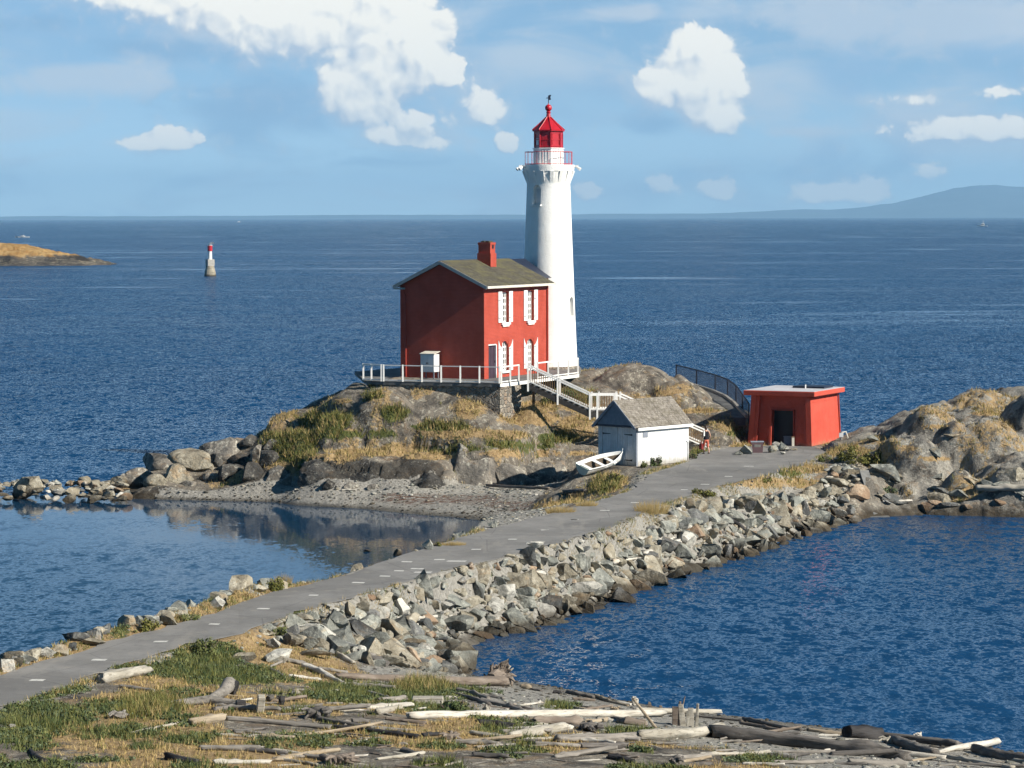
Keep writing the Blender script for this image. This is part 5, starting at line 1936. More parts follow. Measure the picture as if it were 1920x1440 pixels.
# ================================================================== row boat on the shingle
def rowboat():
    st = ground(1091, 893)
    bow = ground(1144, 879)
    L = 3.1
    ang = math.atan2(bow.y - st.y, bow.x - st.x)
    ang = (ang + R(48)) / 2
    pz = R(11)
    g = thing('rowing_boat', 'small white rowing boat pulled up on the shingle by the boathouse', 'boat', st + Vector((0, 0, .06)))
    g.rotation_euler = (R(17), -pz, ang)
    ns, nr = 15, 11
    secs = []
    for i in range(ns):
        f = i / (ns - 1)
        x = f * L
        bm_ = .66 * (1 - max(0, (f - .35) / .65) ** 2.3) * (.86 + .14 * min(1, f / .35))
        sheer = .50 + .30 * max(0, f - .3) ** 1.6 + .05 * (1 - f) ** 2
        keel = .04 + .34 * max(0, f - .72) ** 1.5 * 2.0
        sec = []
        for k in range(nr):
            t = -1 + 2 * k / (nr - 1)
            y = max(bm_, .012) * (math.copysign(abs(t) ** .62, t) if t else 0)
            z = keel + (sheer - keel) * abs(t) ** 1.9
            sec.append(Vector((x + (0.05 * abs(t) if f > .9 else 0), y, z)))
        secs.append(sec)
    hull = MB()
    out = [v for s in secs for v in s]
    inn = []
    for s in secs:
        for v in s:
            inn.append(Vector((v.x, v.y * .94, v.z + .025)))
    n = len(out)
    fs = []
    for i in range(ns - 1):
        for k in range(nr - 1):
            a = i * nr + k
            fs.append((a, a + 1, a + nr + 1, a + nr))
            fs.append((n + a, n + a + nr, n + a + nr + 1, n + a + 1))
        for k in (0, nr - 1):
            a = i * nr + k
            fs.append((a, a + nr, n + a + nr, n + a))
    hull.add(out + inn, fs)
    solid('hull', hull, M_boat, g, smooth=40)
    lin = MB()
    ii_ = [Vector((v.x, v.y * .995, v.z + .006)) for s in range(ns) for v in inn[s * nr + 1:s * nr + nr - 1]]
    w_ = nr - 2
    lin.add(ii_, [(i * w_ + k, i * w_ + k + 1, (i + 1) * w_ + k + 1, (i + 1) * w_ + k) for i in range(ns - 1) for k in range(w_ - 1)])
    solid('inner_lining', lin, M_boatin, g, smooth=40)
    tr_ = MB()
    tr_.extrude([v + Vector((-.03, 0, 0)) for v in secs[0]], (.035, 0, 0))
    solid('transom', tr_, M_boatgreen, g)
    gw = MB()
    gw.tube([s[0] + Vector((0, -.012, .012)) for s in secs], .028, 6)
    gw.tube([s[-1] + Vector((0, .012, .012)) for s in secs], .028, 6)
    solid('gunwale', gw, M_boat, g)
    for f in (.14, .44, .70):
        i = int(f * (ns - 1))
        y = abs(secs[i][0].y) * .9
        solid('thwart', MB().mm((f * L - .12, -y, .36), (f * L + .12, y, .395)), M_boat, g)
    solid('keel', MB().mm((.1, -.02, -.03), (L * .85, .02, .05)), M_boatgreen, g)
    stem = secs[-1][nr // 2]
    solid('stem_post', MB().bar(stem + Vector((0, 0, 0)), Vector((L + .07, 0, .86)), .04, .06), M_boat, g)


rowboat()

# ================================================================== beacon out in the strait
bc = at(394, 518, 0)
bs = mpp(bc)
be = thing('channel_beacon', 'white and red channel beacon on a concrete block out in the sea', 'beacon', bc)
rk_ = MB()
rk_.lathe([(1.75, -1), (1.7, .6), (1.5, 1.6), (1.25, 2.6), (1.15, 3.0)], 12)
solid('rubble_base', rk_, M_tan, be)
solid('concrete_block', MB().box((0, 0, 4.0), (2.1, 2.1, 2.0), rz=R(26)), M_concrete, be, bevel=.04)
solid('column', MB().lathe([(.62, 5.003), (.55, 7.4)], 20), M_white, be, smooth=40)
solid('red_band', MB().lathe([(.72, 7.403), (.72, 9.0), (.6, 9.05)], 20), M_redmetal, be, smooth=40)
solid('platform', MB().lathe([(.78, 9.053), (.78, 9.15)], 20), M_white, be)
solid('light', MB().lathe([(.12, 9.153), (.2, 9.3), (.2, 9.7), (.08, 9.8)], 10), M_slat, be)
solid('solar_panel', MB().box((.75, -.1, 9.75), (1.0, .05, .6), mat=Matrix.Rotation(R(35), 3, 'X')).bar((.3, 0, 9.15), (.7, 0, 9.7), .06, .06), M_cabinet, be)

# ================================================================== boats far off
def far_boat(px, py, length, hdg, label, tall=.3, cabin=(.45, .7)):
    p = at(px, py, 0)
    g = thing('motor_boat', label, 'boat', p, hdg)
    L, W = length, length * .3
    hu = MB()
    st = [(-L / 2, W * .42, .9), (0, W * .5, 1.0), (L * .3, W * .36, 1.2), (L * .5, .05, 1.5)]
    vs_, fs = [], []
    for x, hw, z in st:
        vs_ += [(x, -hw, z * L / 12), (x, -hw * .6, -.3), (x, hw * .6, -.3), (x, hw, z * L / 12)]
    for i in range(len(st) - 1):
        a = i * 4
        for k in range(4):
            fs.append((a + k, a + (k + 1) % 4, a + 4 + (k + 1) % 4, a + 4 + k))
    fs += [(0, 1, 2, 3), (12, 13, 14, 15)]
    hu.add(vs_, fs)
    solid('hull', hu, M_white, g)
    h0 = 1.0 * L / 12
    cb = MB().prism([(-L * .2, -W * .33), (L * .18, -W * .3), (L * .18, W * .3), (-L * .2, W * .33)], h0 - .1, h0 + L * tall * .45, top=[(-L * .17, -W * .28), (L * .08, -W * .25), (L * .08, W * .25), (-L * .17, W * .28)])
    c_ = solid('cabin', cb, M_white, g)
    solid('cabin_window', MB().mm((-L * .15, -W * .345, h0 + L * tall * .18), (L * .1, W * .345, h0 + L * tall * .33)), M_glass, c_)
    solid('mast', MB().tube([(-L * .08, 0, h0 + L * tall * .45), (-L * .08, 0, h0 + L * tall)], L * .012 + .03, 6), M_white, g)
    return g


far_boat(448, 416.5, 14, R(200), 'tiny white boat on the horizon left of the lighthouse', .35)
far_boat(42, 445.5, 12.5, R(184), 'low white speedboat passing behind the grassy islet', .12)
far_boat(1842, 424.5, 17, R(165), 'white fishing boat with a tall cabin far off below the hill', .5)


# ================================================================== stones
def ico(sub):
    bm_ = bmesh.new()
    bmesh.ops.create_icosphere(bm_, subdivisions=sub, radius=1.0)
    v = np.array([p.co[:] for p in bm_.verts])
    f = np.array([[q.index for q in p.verts] for p in bm_.faces])
    bm_.free()
    return v, f


ICO3, ICO4, ICO2 = ico(3), ico(4), ico(2)


def rock_shape(seed, sub=3, planes=13, depth=(.52, .85), rough=.05, stretch=(1.25, .95, .75), fr=2.2):
    rg = np.random.default_rng(seed)
    v0, f = {2: ICO2, 3: ICO3, 4: ICO4}[sub]
    v = v0.copy()
    for _ in range(planes):
        n = rg.normal(size=3)
        n /= np.linalg.norm(n)
        d = rg.uniform(*depth)
        k = np.maximum(v @ n - d, 0)
        v = v - k[:, None] * n
    o = rg.uniform(-50, 50, 3)
    nz = fbm(v[:, 0] * fr + o[0], v[:, 1] * fr + o[1], v[:, 2] * fr + o[2], oct=4)
    v = v * (1 + rough * 2 * nz)[:, None]
    v = v * np.array(stretch)
    return v, f


def sharp_mesh(name, v, f, mat, ang=28):
    me_ = np_mesh(name, v, f, mat, True)
    bm_ = bmesh.new()
    bm_.from_mesh(me_)
    for e in bm_.edges:
        if len(e.link_faces) == 2 and e.calc_face_angle(0) > R(ang):
            e.smooth = False
    bm_.to_mesh(me_)
    bm_.free()
    return me_


RIP = {}
CLS = {'grey': M_grey, 'tan': M_tan, 'pale': M_pale, 'rust': M_rust, 'dark': M_dark}
for ci, (cn, cm) in enumerate(CLS.items()):
    RIP[cn] = []
    for k in range(7):
        st = (random.uniform(1.1, 1.5), random.uniform(.8, 1.05), random.uniform(.6, .85))
        v, f = rock_shape(100 + ci * 10 + k, 3, random.choice((10, 12, 14)), (.30, .60), .05, st, 3.0)
        v = v * (1.0 / np.abs(v).max() * 1.25)
        RIP[cn].append(sharp_mesh('stone', v, f, cm, 16))


def put(name, mesh_, loc, size, rot, label, cat, group=None):
    o = link(name, mesh_)
    o.location = loc
    o.scale = (size, size, size) if not hasattr(size, '__len__') else size
    o.rotation_euler = rot
    return tag(o, label, cat, group)


RIPLAB = {'grey': 'angular grey stone among many in the riprap bank on the right of the path',
          'tan': 'angular tan stone among many in the riprap bank on the right of the path',
          'pale': 'pale cream stone among many in the riprap bank on the right of the path',
          'rust': 'rusty brown stone among many in the riprap bank on the right of the path',
          'dark': 'blackish stone among many in the riprap bank on the right of the path'}

# --- riprap bank on the right of the causeway
cands = []
tries = 0
rng = random.Random(5)
bx0, bx1 = -14, 26
placed = []


def far_enough(x, y, r, lst, k=.78):
    for (a, b, c) in lst:
        if (a - x) ** 2 + (b - y) ** 2 < (k * (r + c)) ** 2:
            return False
    return True


SX = gx
px_cache = {}


def field(F, x, y):
    i = int(np.clip(np.searchsorted(gx, x) - 1, 0, len(gx) - 2))
    j = int(np.clip(np.searchsorted(gy, y) - 1, 0, len(gy) - 2))
    return F[j, i]


nr_x = [p.x for p in road_r]
nr_y = [p.y for p in road_r]


def right_of_road(x, y):
    return x > np.interp(y, nr_y, nr_x)


for stage, (rmin, rmax, n) in enumerate([(.50, .80, 1000), (.36, .54, 5000), (.25, .38, 9000), (.14, .25, 14000)]):
    for _ in range(n):
        y = rng.uniform(90, 172)
        x0 = float(np.interp(y, nr_y, nr_x))
        x = x0 + (rng.uniform(-.1, 6.5) if rng.random() < .6 else rng.uniform(.1, 2.6))
        s = field(sd_shore, x, y)
        rd = field(sd_road, x, y)
        if not (-.35 < s and rd < -.22):
            continue
        px, py = proj_np(np.array(x), np.array(y), np.array(1.5))
        if px < 425 or px > 1606 or (py > 1235):
            continue
        if rd < -5.2 or field(fore, x, y) > .6 and s > 3.6 and rd < -2.6:
            continue
        r = rng.uniform(rmin, rmax)
        if rd > (-.75, -.42, -.28, -.18)[stage] - float(np.interp(y, [132, 152, 172], [0, 1.1, 1.5])):
            continue
        if not far_enough(x, y, r, placed, .60 if stage < 3 else .5):
            continue
        placed.append((x, y, r))
        z = max(float(H(np.array(x), np.array(y))), -.15)
        cn = rng.choices(['grey', 'tan', 'pale', 'rust', 'dark'], [6, 5, 1.3, .3 if s > 1.3 else 1.4, 2.2])[0]
        cands.append((r / y, x, y, z, r, cn))
cands.sort(reverse=True)
rest_v, rest_f, nv = {}, {}, {}
for i, (_, x, y, z, r, cn) in enumerate(cands):
    rot = (rng.uniform(-.6, .6), rng.uniform(-.6, .6), rng.uniform(0, 6.28))
    mz = z + r * rng.uniform(.05, .28)
    if i < 300:
        put('riprap_stone', rng.choice(RIP[cn]), (x, y, mz), r, rot, RIPLAB[cn], 'stone', 'riprap on the right bank ' + cn)
    else:
        me_ = rng.choice(RIP[cn])
        v = np.empty(len(me_.vertices) * 3, np.float32)
        me_.vertices.foreach_get('co', v)
        v = v.reshape(-1, 3) * r @ np.array(Euler(rot).to_matrix()).T + np.array([x, y, mz])
        f = np.empty(len(me_.loops), np.int32)
        me_.loops.foreach_get('vertex_index', f)
        rest_v.setdefault(cn, []).append(v)
        rest_f.setdefault(cn, []).append(f.reshape(-1, 3) + nv.get(cn, 0))
        nv[cn] = nv.get(cn, 0) + len(v)


def merge_stuff(name, vd, fd, mats):
    allv, allf, mi, off = [], [], [], 0
    keys = list(vd.keys())
    for k_, kk in enumerate(keys):
        v = np.concatenate(vd[kk])
        f = np.concatenate(fd[kk]) + off
        allv.append(v)
        allf.append(f)
        mi.append(np.full(len(f), k_, np.int32))
        off += len(v)
    me_ = np_mesh(name, np.concatenate(allv), np.concatenate(allf), mats[keys[0]], False)
    for kk in keys[1:]:
        me_.materials.append(mats[kk])
    me_.polygons.foreach_set('material_index', np.concatenate(mi))
    return tag(link(name, me_), kind='stuff')


merge_stuff('rubble', rest_v, rest_f, CLS)


def stone_at(px, py, wpx, hpx, cn, label, cat='stone', group=None, name='boulder', seed=None, dz=.0, flat=None, rz=None):
    """one stone standing where the photo shows it: width and height in photo pixels"""
    p = ground(px, py)
    m_ = mpp(p)
    w_, h_ = wpx * m_, hpx * m_
    me_ = rng.choice(RIP[cn])
    o = link(name, me_)
    o.scale = (w_ / 2.3, w_ / 2.3 * rng.uniform(.8, 1.1), h_ / 1.35)
    o.rotation_euler = (rng.uniform(-.15, .15), rng.uniform(-.15, .15), rz if rz is not None else rng.uniform(-.6, .6))
    o.location = p + Vector((0, w_ * .2, h_ * .35 + dz))
    return tag(o, label, cat, group)


stone_at(750, 1153, 46, 34, 'pale', 'big white boulder in the middle of the riprap bank', name='boulder')
stone_at(990, 1062, 38, 36, 'dark', 'large black boulder with a pale one resting on it near the top of the bank')
stone_at(1003, 1046, 38, 16, 'pale', 'smooth whitish stone resting on top of the large black boulder', dz=.45)
stone_at(1058, 1088, 46, 34, 'tan', 'broad tan block with a dark shaded underside high in the bank')
stone_at(982, 1128, 52, 38, 'grey', 'pale grey green slab leaning upright in the middle of the bank')
stone_at(1262, 1075, 40, 42, 'tan', 'tall tan block standing at the water under the pale beam')
stone_at(795, 1118, 44, 46, 'grey', 'tall tilted boulder half black half cream just below the white path markings')
stone_at(700, 1232, 60, 34, 'tan', 'wide tan boulder with vertical streaks at the foot of the bank')
stone_at(520, 1245, 62, 34, 'pale', 'flat pale grey slab at the lower left end of the riprap above the green grass')
stone_at(590, 1235, 72, 30, 'tan', 'broad cream slab beside the flat pale grey slab at the bank foot')
stone_at(455, 1240, 50, 26, 'tan', 'low cream stone at the very left end of the riprap')
stone_at(775, 1222, 56, 40, 'tan', 'big round brown boulder near the bank foot with pale wood lying above it')
stone_at(808, 1246, 46, 20, 'rust', 'reddish rounded boulder lying half in the shallow water')
stone_at(1425, 985, 40, 34, 'dark', 'dark grey pointed boulder low in the far part of the bank')
stone_at(1490, 955, 44, 34, 'grey', 'pale pointed slab by the water at the far end of the bank')
stone_at(1350, 995, 50, 30, 'grey', 'wide grey block in the far part of the bank beside dark timber')
stone_at(510, 1216, 36, 22, 'pale', 'white topped stone above the flat slab at the left of the bank')
stone_at(20, 1366, 18, 9, 'pale', 'small pale stone lying in the green weeds at the left edge')
stone_at(553, 1305, 26, 20, 'pale', 'pale stone beside the charred stump in the grass')

# --- stones along the left edge of the path
for k in range(80):
    f = rng.uniform(0, 1)
    i = rng.randrange(1, 12)
    a, b = road_l[i], road_l[i + 1]
    p = a.lerp(b, rng.random())
    q = Vector((-.94, .35, 0))
    off = rng.uniform(.3, 1.0)
    r = rng.uniform(.18, .42) * (1.25 if rng.random() < .2 else 1)
    x, y = p.x + q.x * off, p.y + q.y * off
    cn = rng.choices(['grey', 'tan', 'pale', 'dark'], [4, 4, 2, 2])[0]
    z = float(H(np.array(x), np.array(y)))
    put('edge_stone', rng.choice(RIP[cn]), (x, y, z + r * .2), r, (rng.uniform(-.4, .4), rng.uniform(-.4, .4), rng.uniform(0, 6.28)),
        {'grey': 'grey', 'tan': 'tan', 'pale': 'pale', 'dark': 'dark'}[cn] + ' stone in the row along the left edge of the path above the lagoon', 'stone', 'stones along the left path edge ' + cn)
stone_at(805, 1032, 26, 20, 'grey', 'upright grey stone pair on the left path edge beside the lagoon')
stone_at(926, 990, 24, 12, 'grey', 'grey boulder at the corner where the path meets the beach')
stone_at(745, 1043, 18, 11, 'tan', 'rounded tan stone on the left path edge just before the white markings')
stone_at(690, 1035, 16, 6, 'dark', 'flat dark rock just breaking the lagoon surface')
stone_at(485, 1112, 34, 20, 'tan', 'tan boulder beside the dry grass clump on the left path edge')
stone_at(85, 1235, 46, 22, 'pale', 'large pale boulder at the left path edge near the photo edge')
stone_at(170, 1212, 56, 22, 'tan', 'long reddish tan boulder on the left path edge over the lagoon')
stone_at(135, 1222, 18, 18, 'dark', 'black stone beside the long reddish tan boulder')

# --- barrier of stones closing the lagoon at the far left
for k in range(135):
    px = rng.uniform(-60, 236)
    top = 915 + 12 * math.sin(px * .03)
    py = rng.uniform(918, 944)
    wpx = rng.uniform(14, 34)
    p = at(px, py, 0)
    r = wpx * mpp(p) / 2.3
    cn = rng.choices(['tan', 'pale', 'grey', 'rust', 'dark'], [6, 2, 2, 1, 1])[0]
    lift = .22 + .55 * max(0, 1 - abs((py - 929) / 16.0))
    put('barrier_stone', rng.choice(RIP[cn]), (p.x, p.y, lift), (r, r, r * .8), (rng.uniform(-.3, .3), rng.uniform(-.3, .3), rng.uniform(0, 6.28)),
        {'tan': 'tan', 'pale': 'pale', 'grey': 'grey', 'rust': 'brown', 'dark': 'dark'}[cn] + ' stone in the low barrier that closes the lagoon at the left', 'stone', 'lagoon barrier stones ' + cn)
o = stone_at(50, 937, 66, 30, 'tan', 'largest tan boulder of the lagoon barrier at the left')
o.location.z = .55


# ================================================================== bedrock outcrops of the island
def outcrop(px, py, wpx, hpx, label, mat=None, seed=0, deep=1.0, planes=7, tilt=(0, 0), rz=0.0, steep=False, rough=.07):
    """a low whaleback of bedrock growing out of the ground; py is its foot in the photo, hpx the visible height"""
    p = ground(px, py)
    m_ = mpp(p)
    w_, h_ = wpx * m_, hpx * m_
    rg_ = np.random.default_rng(900 + seed)
    vv_, ff_, of = [], [], 0
    for part in range(3):
        v, f = rock_shape(900 + seed * 7 + part, 4, planes + 3 if steep else planes, (.58, .90) if steep else (.76, .97), rough * .6, (1, 1, 1), 1.5)
        q = v + rg_.uniform(-20, 20, 3)
        v = v * (1 + .10 * fbm(q[:, 0] * 2.2, q[:, 1] * 2.2, q[:, 2] * 2.2, oct=5) - .09 * np.maximum(0, .10 - np.abs(fbm(q[:, 0] * 1.3, q[:, 1] * 1.3, q[:, 2] * 1.3 + 5, oct=3))) / .10)[:, None]
        sc_ = (1.0, .7, .6)[part]
        off_ = np.array([0, 0, 0]) if part == 0 else np.array([rg_.choice([-1, 1]) * rg_.uniform(.5, .85), rg_.uniform(-.1, .35), rg_.uniform(-.05, .2)])
        vv_.append(v * np.array([sc_ * 1.15, sc_, sc_]) + off_)
        ff_.append(f + of)
        of += len(v)
    o = link('outcrop', sharp_mesh('outcrop', np.concatenate(vv_), np.concatenate(ff_), mat or M_outcrop, 40))
    zr, zc = (1.25, .28) if steep else (2.1, 1.12)
    rx = w_ / (2.0 if steep else 1.72)
    o.scale = (rx, rx * deep * (1.0 if steep else 1.3), h_ * zr)
    o.rotation_euler = (tilt[0], tilt[1], rz)
    o.location = p + Vector((0, rx * deep * (.8 if steep else .95), -h_ * zc + (0 if steep else .15 * h_)))
    return tag(o, label, 'rock', 'bedrock outcrops')


outcrop(875, 908, 120, 84, 'tall grey bedrock dome standing at the back of the beach', M_outcrop, 5, 1.0, 5, steep=True)
outcrop(936, 908, 100, 60, 'rounded dark bedrock block right of the tall beach dome', M_outcrop, 7, 1.0, 5, steep=True)
outcrop(1000, 906, 90, 50, 'squarish bedrock block with a pale patch near the rowing boat', M_outcrop, 8, 1.0, 7, steep=True)
outcrop(1045, 899, 80, 46, 'brown bedrock boulder behind the stern of the rowing boat', M_outcrop, 9, 1.0, 6, steep=True)
outcrop(700, 906, 120, 40, 'dark craggy bedrock at the back of the beach', M_outcrop_dk_shade, 12, .9, 9, steep=True, rough=.12)
outcrop(605, 896, 110, 34, 'blackish bedrock under the tall green grass of the hill', M_outcrop_dk_shade, 13, .9, 9, steep=True, rough=.12)
outcrop(800, 915, 60, 26, 'small broken rocks at the beach foot of the dark wall', M_outcrop_dk_shade, 15, .7, 12)

TIP = [(262, 915, 70, 44, 'tan'), (330, 905, 60, 40, 'tan'), (300, 880, 90, 34, 'tan'), (360, 880, 100, 42, 'tan'), (420, 860, 90, 44, 'tan'), (440, 830, 60, 22, 'rust'),
       (390, 905, 50, 30, 'grey'), (425, 900, 60, 46, 'dark'), (470, 905, 66, 44, 'dark'), (515, 905, 70, 42, 'grey'), (450, 880, 60, 44, 'dark'), (480, 865, 50, 40, 'grey'), (500, 880, 50, 40, 'dark'), (545, 912, 44, 26, 'grey'),
       (235, 915, 40, 34, 'grey'), (290, 912, 40, 24, 'tan'), (350, 912, 40, 20, 'grey'), (470, 835, 40, 30, 'dark'), (505, 845, 36, 26, 'dark'), (400, 880, 50, 30, 'dark'), (620, 915, 40, 22, 'dark'), (660, 917, 34, 18, 'grey'), (705, 917, 30, 16, 'grey'), (380, 870, 46, 24, 'rust')]
TIPC = {'tan': M_outcrop, 'rust': M_rust, 'grey': M_outcrop, 'dark': M_outcrop_dk_shade}
for i, (px, py, wpx, hpx, cn) in enumerate(TIP):
    p = ground(px, py)
    m_ = mpp(p)
    v, f = rock_shape(300 + i, 3, 12 if cn != 'tan' else 9, (.38, .72) if cn != 'tan' else (.55, .88), .07, (1.1, 1.0, .95))
    o = link('shore_boulder', sharp_mesh('shore_boulder', v, f, M_tan if cn == 'tan' and i % 2 else TIPC[cn], 30))
    o.scale = (wpx * m_ / 1.75, wpx * m_ / 1.9, hpx * m_ / 1.4)
    o.rotation_euler = (rng.uniform(-.25, .25), rng.uniform(-.25, .25), rng.uniform(0, 6))
    o.location = p + Vector((0, wpx * m_ * .3, hpx * m_ * .18))
    cl_ = {'tan': 'brownish', 'rust': 'reddish brown', 'grey': 'grey', 'dark': 'dark'}[cn]
    tag(o, cl_ + ' boulder among the tumbled rocks at the left tip of the island', 'boulder', 'tumbled rocks at the island tip ' + cn)

# --- rocks of the headland at the right
for k in range(44):
    px = rng.uniform(1640, 1990)
    py = rng.choices([rng.uniform(900, 962), rng.uniform(800, 900), rng.uniform(770, 800)], [6, 1.2, .1])[0]
    p = ground(px, py)
    m_ = mpp(p)
    wpx = rng.uniform(24, 60) if py > 890 else rng.uniform(20, 50)
    cn = rng.choices(['grey', 'dark', 'tan'], [5, 2, 1.5] if py < 925 else [2, 2, 1])[0] if py < 945 else rng.choice(['rust', 'rust', 'dark', 'tan'])
    r = wpx * m_ / 2.4
    put('headland_rock', rng.choice(RIP[cn]), p + Vector((0, r * .6, r * .18)), (r * 1.25, r, r * .85), (rng.uniform(-.2, .2), rng.uniform(0, .4), rng.uniform(-.5, .5)),
        {'grey': 'grey', 'dark': 'blackish', 'tan': 'tan', 'rust': 'reddish'}[cn] + ' rock on the slope of the rocky headland at the right', 'rock', 'rocks of the right headland ' + cn)

# --- stones round the sign panel
for i, (px, py, wpx, hpx, cn) in enumerate([(1398, 851, 32, 22, 'grey'), (1446, 849, 32, 24, 'grey'), (1466, 846, 22, 18, 'grey'), (1456, 840, 24, 20, 'pale'), (1478, 846, 20, 12, 'pale'), (1385, 853, 22, 10, 'grey'), (1490, 845, 16, 10, 'tan'), (1468, 852, 16, 9, 'pale')]):
    p = at(px, py, ZR)
    m_ = mpp(p)
    r = wpx * m_ / 2.3
    put('mound_stone', RIP[cn][i % 7], p + Vector((0, r * .4, hpx * m_ * .3)), (r, r * .9, hpx * m_ / 1.4), (0, .1, i * 1.1), ['grey', 'pale', 'tan'][['grey', 'pale', 'tan'].index(cn)] + ' stone of the little mound around the maroon sign panel', 'stone', 'stones round the sign panel ' + cn)

# concrete wing wall where the riprap ends
wa, wb = ground(1612, 893), at(1638, 966, .1)
cw = thing('concrete_wall', 'sloping grey concrete wing wall where the riprap bank ends', 'wall', wb)
a_ = wa - wb
lift_ = max(0.0, max(float(H(np.array(wb.x + a_.x * f + .25), np.array(wb.y + a_.y * f + .1))) - (wb.z + a_.z * f) for f in np.linspace(0.05, .95, 12)))
cwm = MB()
s_ = Vector((.55, .35, 0))
cwm.add([Vector((0, 0, -.6)), Vector((0, 0, -.05 + lift_ * .3)), a_ + Vector((0, 0, .12 + lift_ * .45)), a_ + Vector((0, 0, -.8)), s_ + Vector((0, 0, -.6)), s_ + Vector((0, 0, -.05 + lift_ * .3)), a_ + s_ + Vector((0, 0, .12 + lift_ * .45)), a_ + s_ + Vector((0, 0, -.8))],
        [(0, 1, 2, 3), (7, 6, 5, 4), (1, 5, 6, 2), (0, 3, 7, 4), (0, 4, 5, 1), (2, 6, 7, 3)])
solid('wall_slab', cwm, M_concrete_dk, cw)
solid('footing', MB().mm((-.3, -.3, -.8), (.9, .6, -.05)), M_concrete_dk, cw)

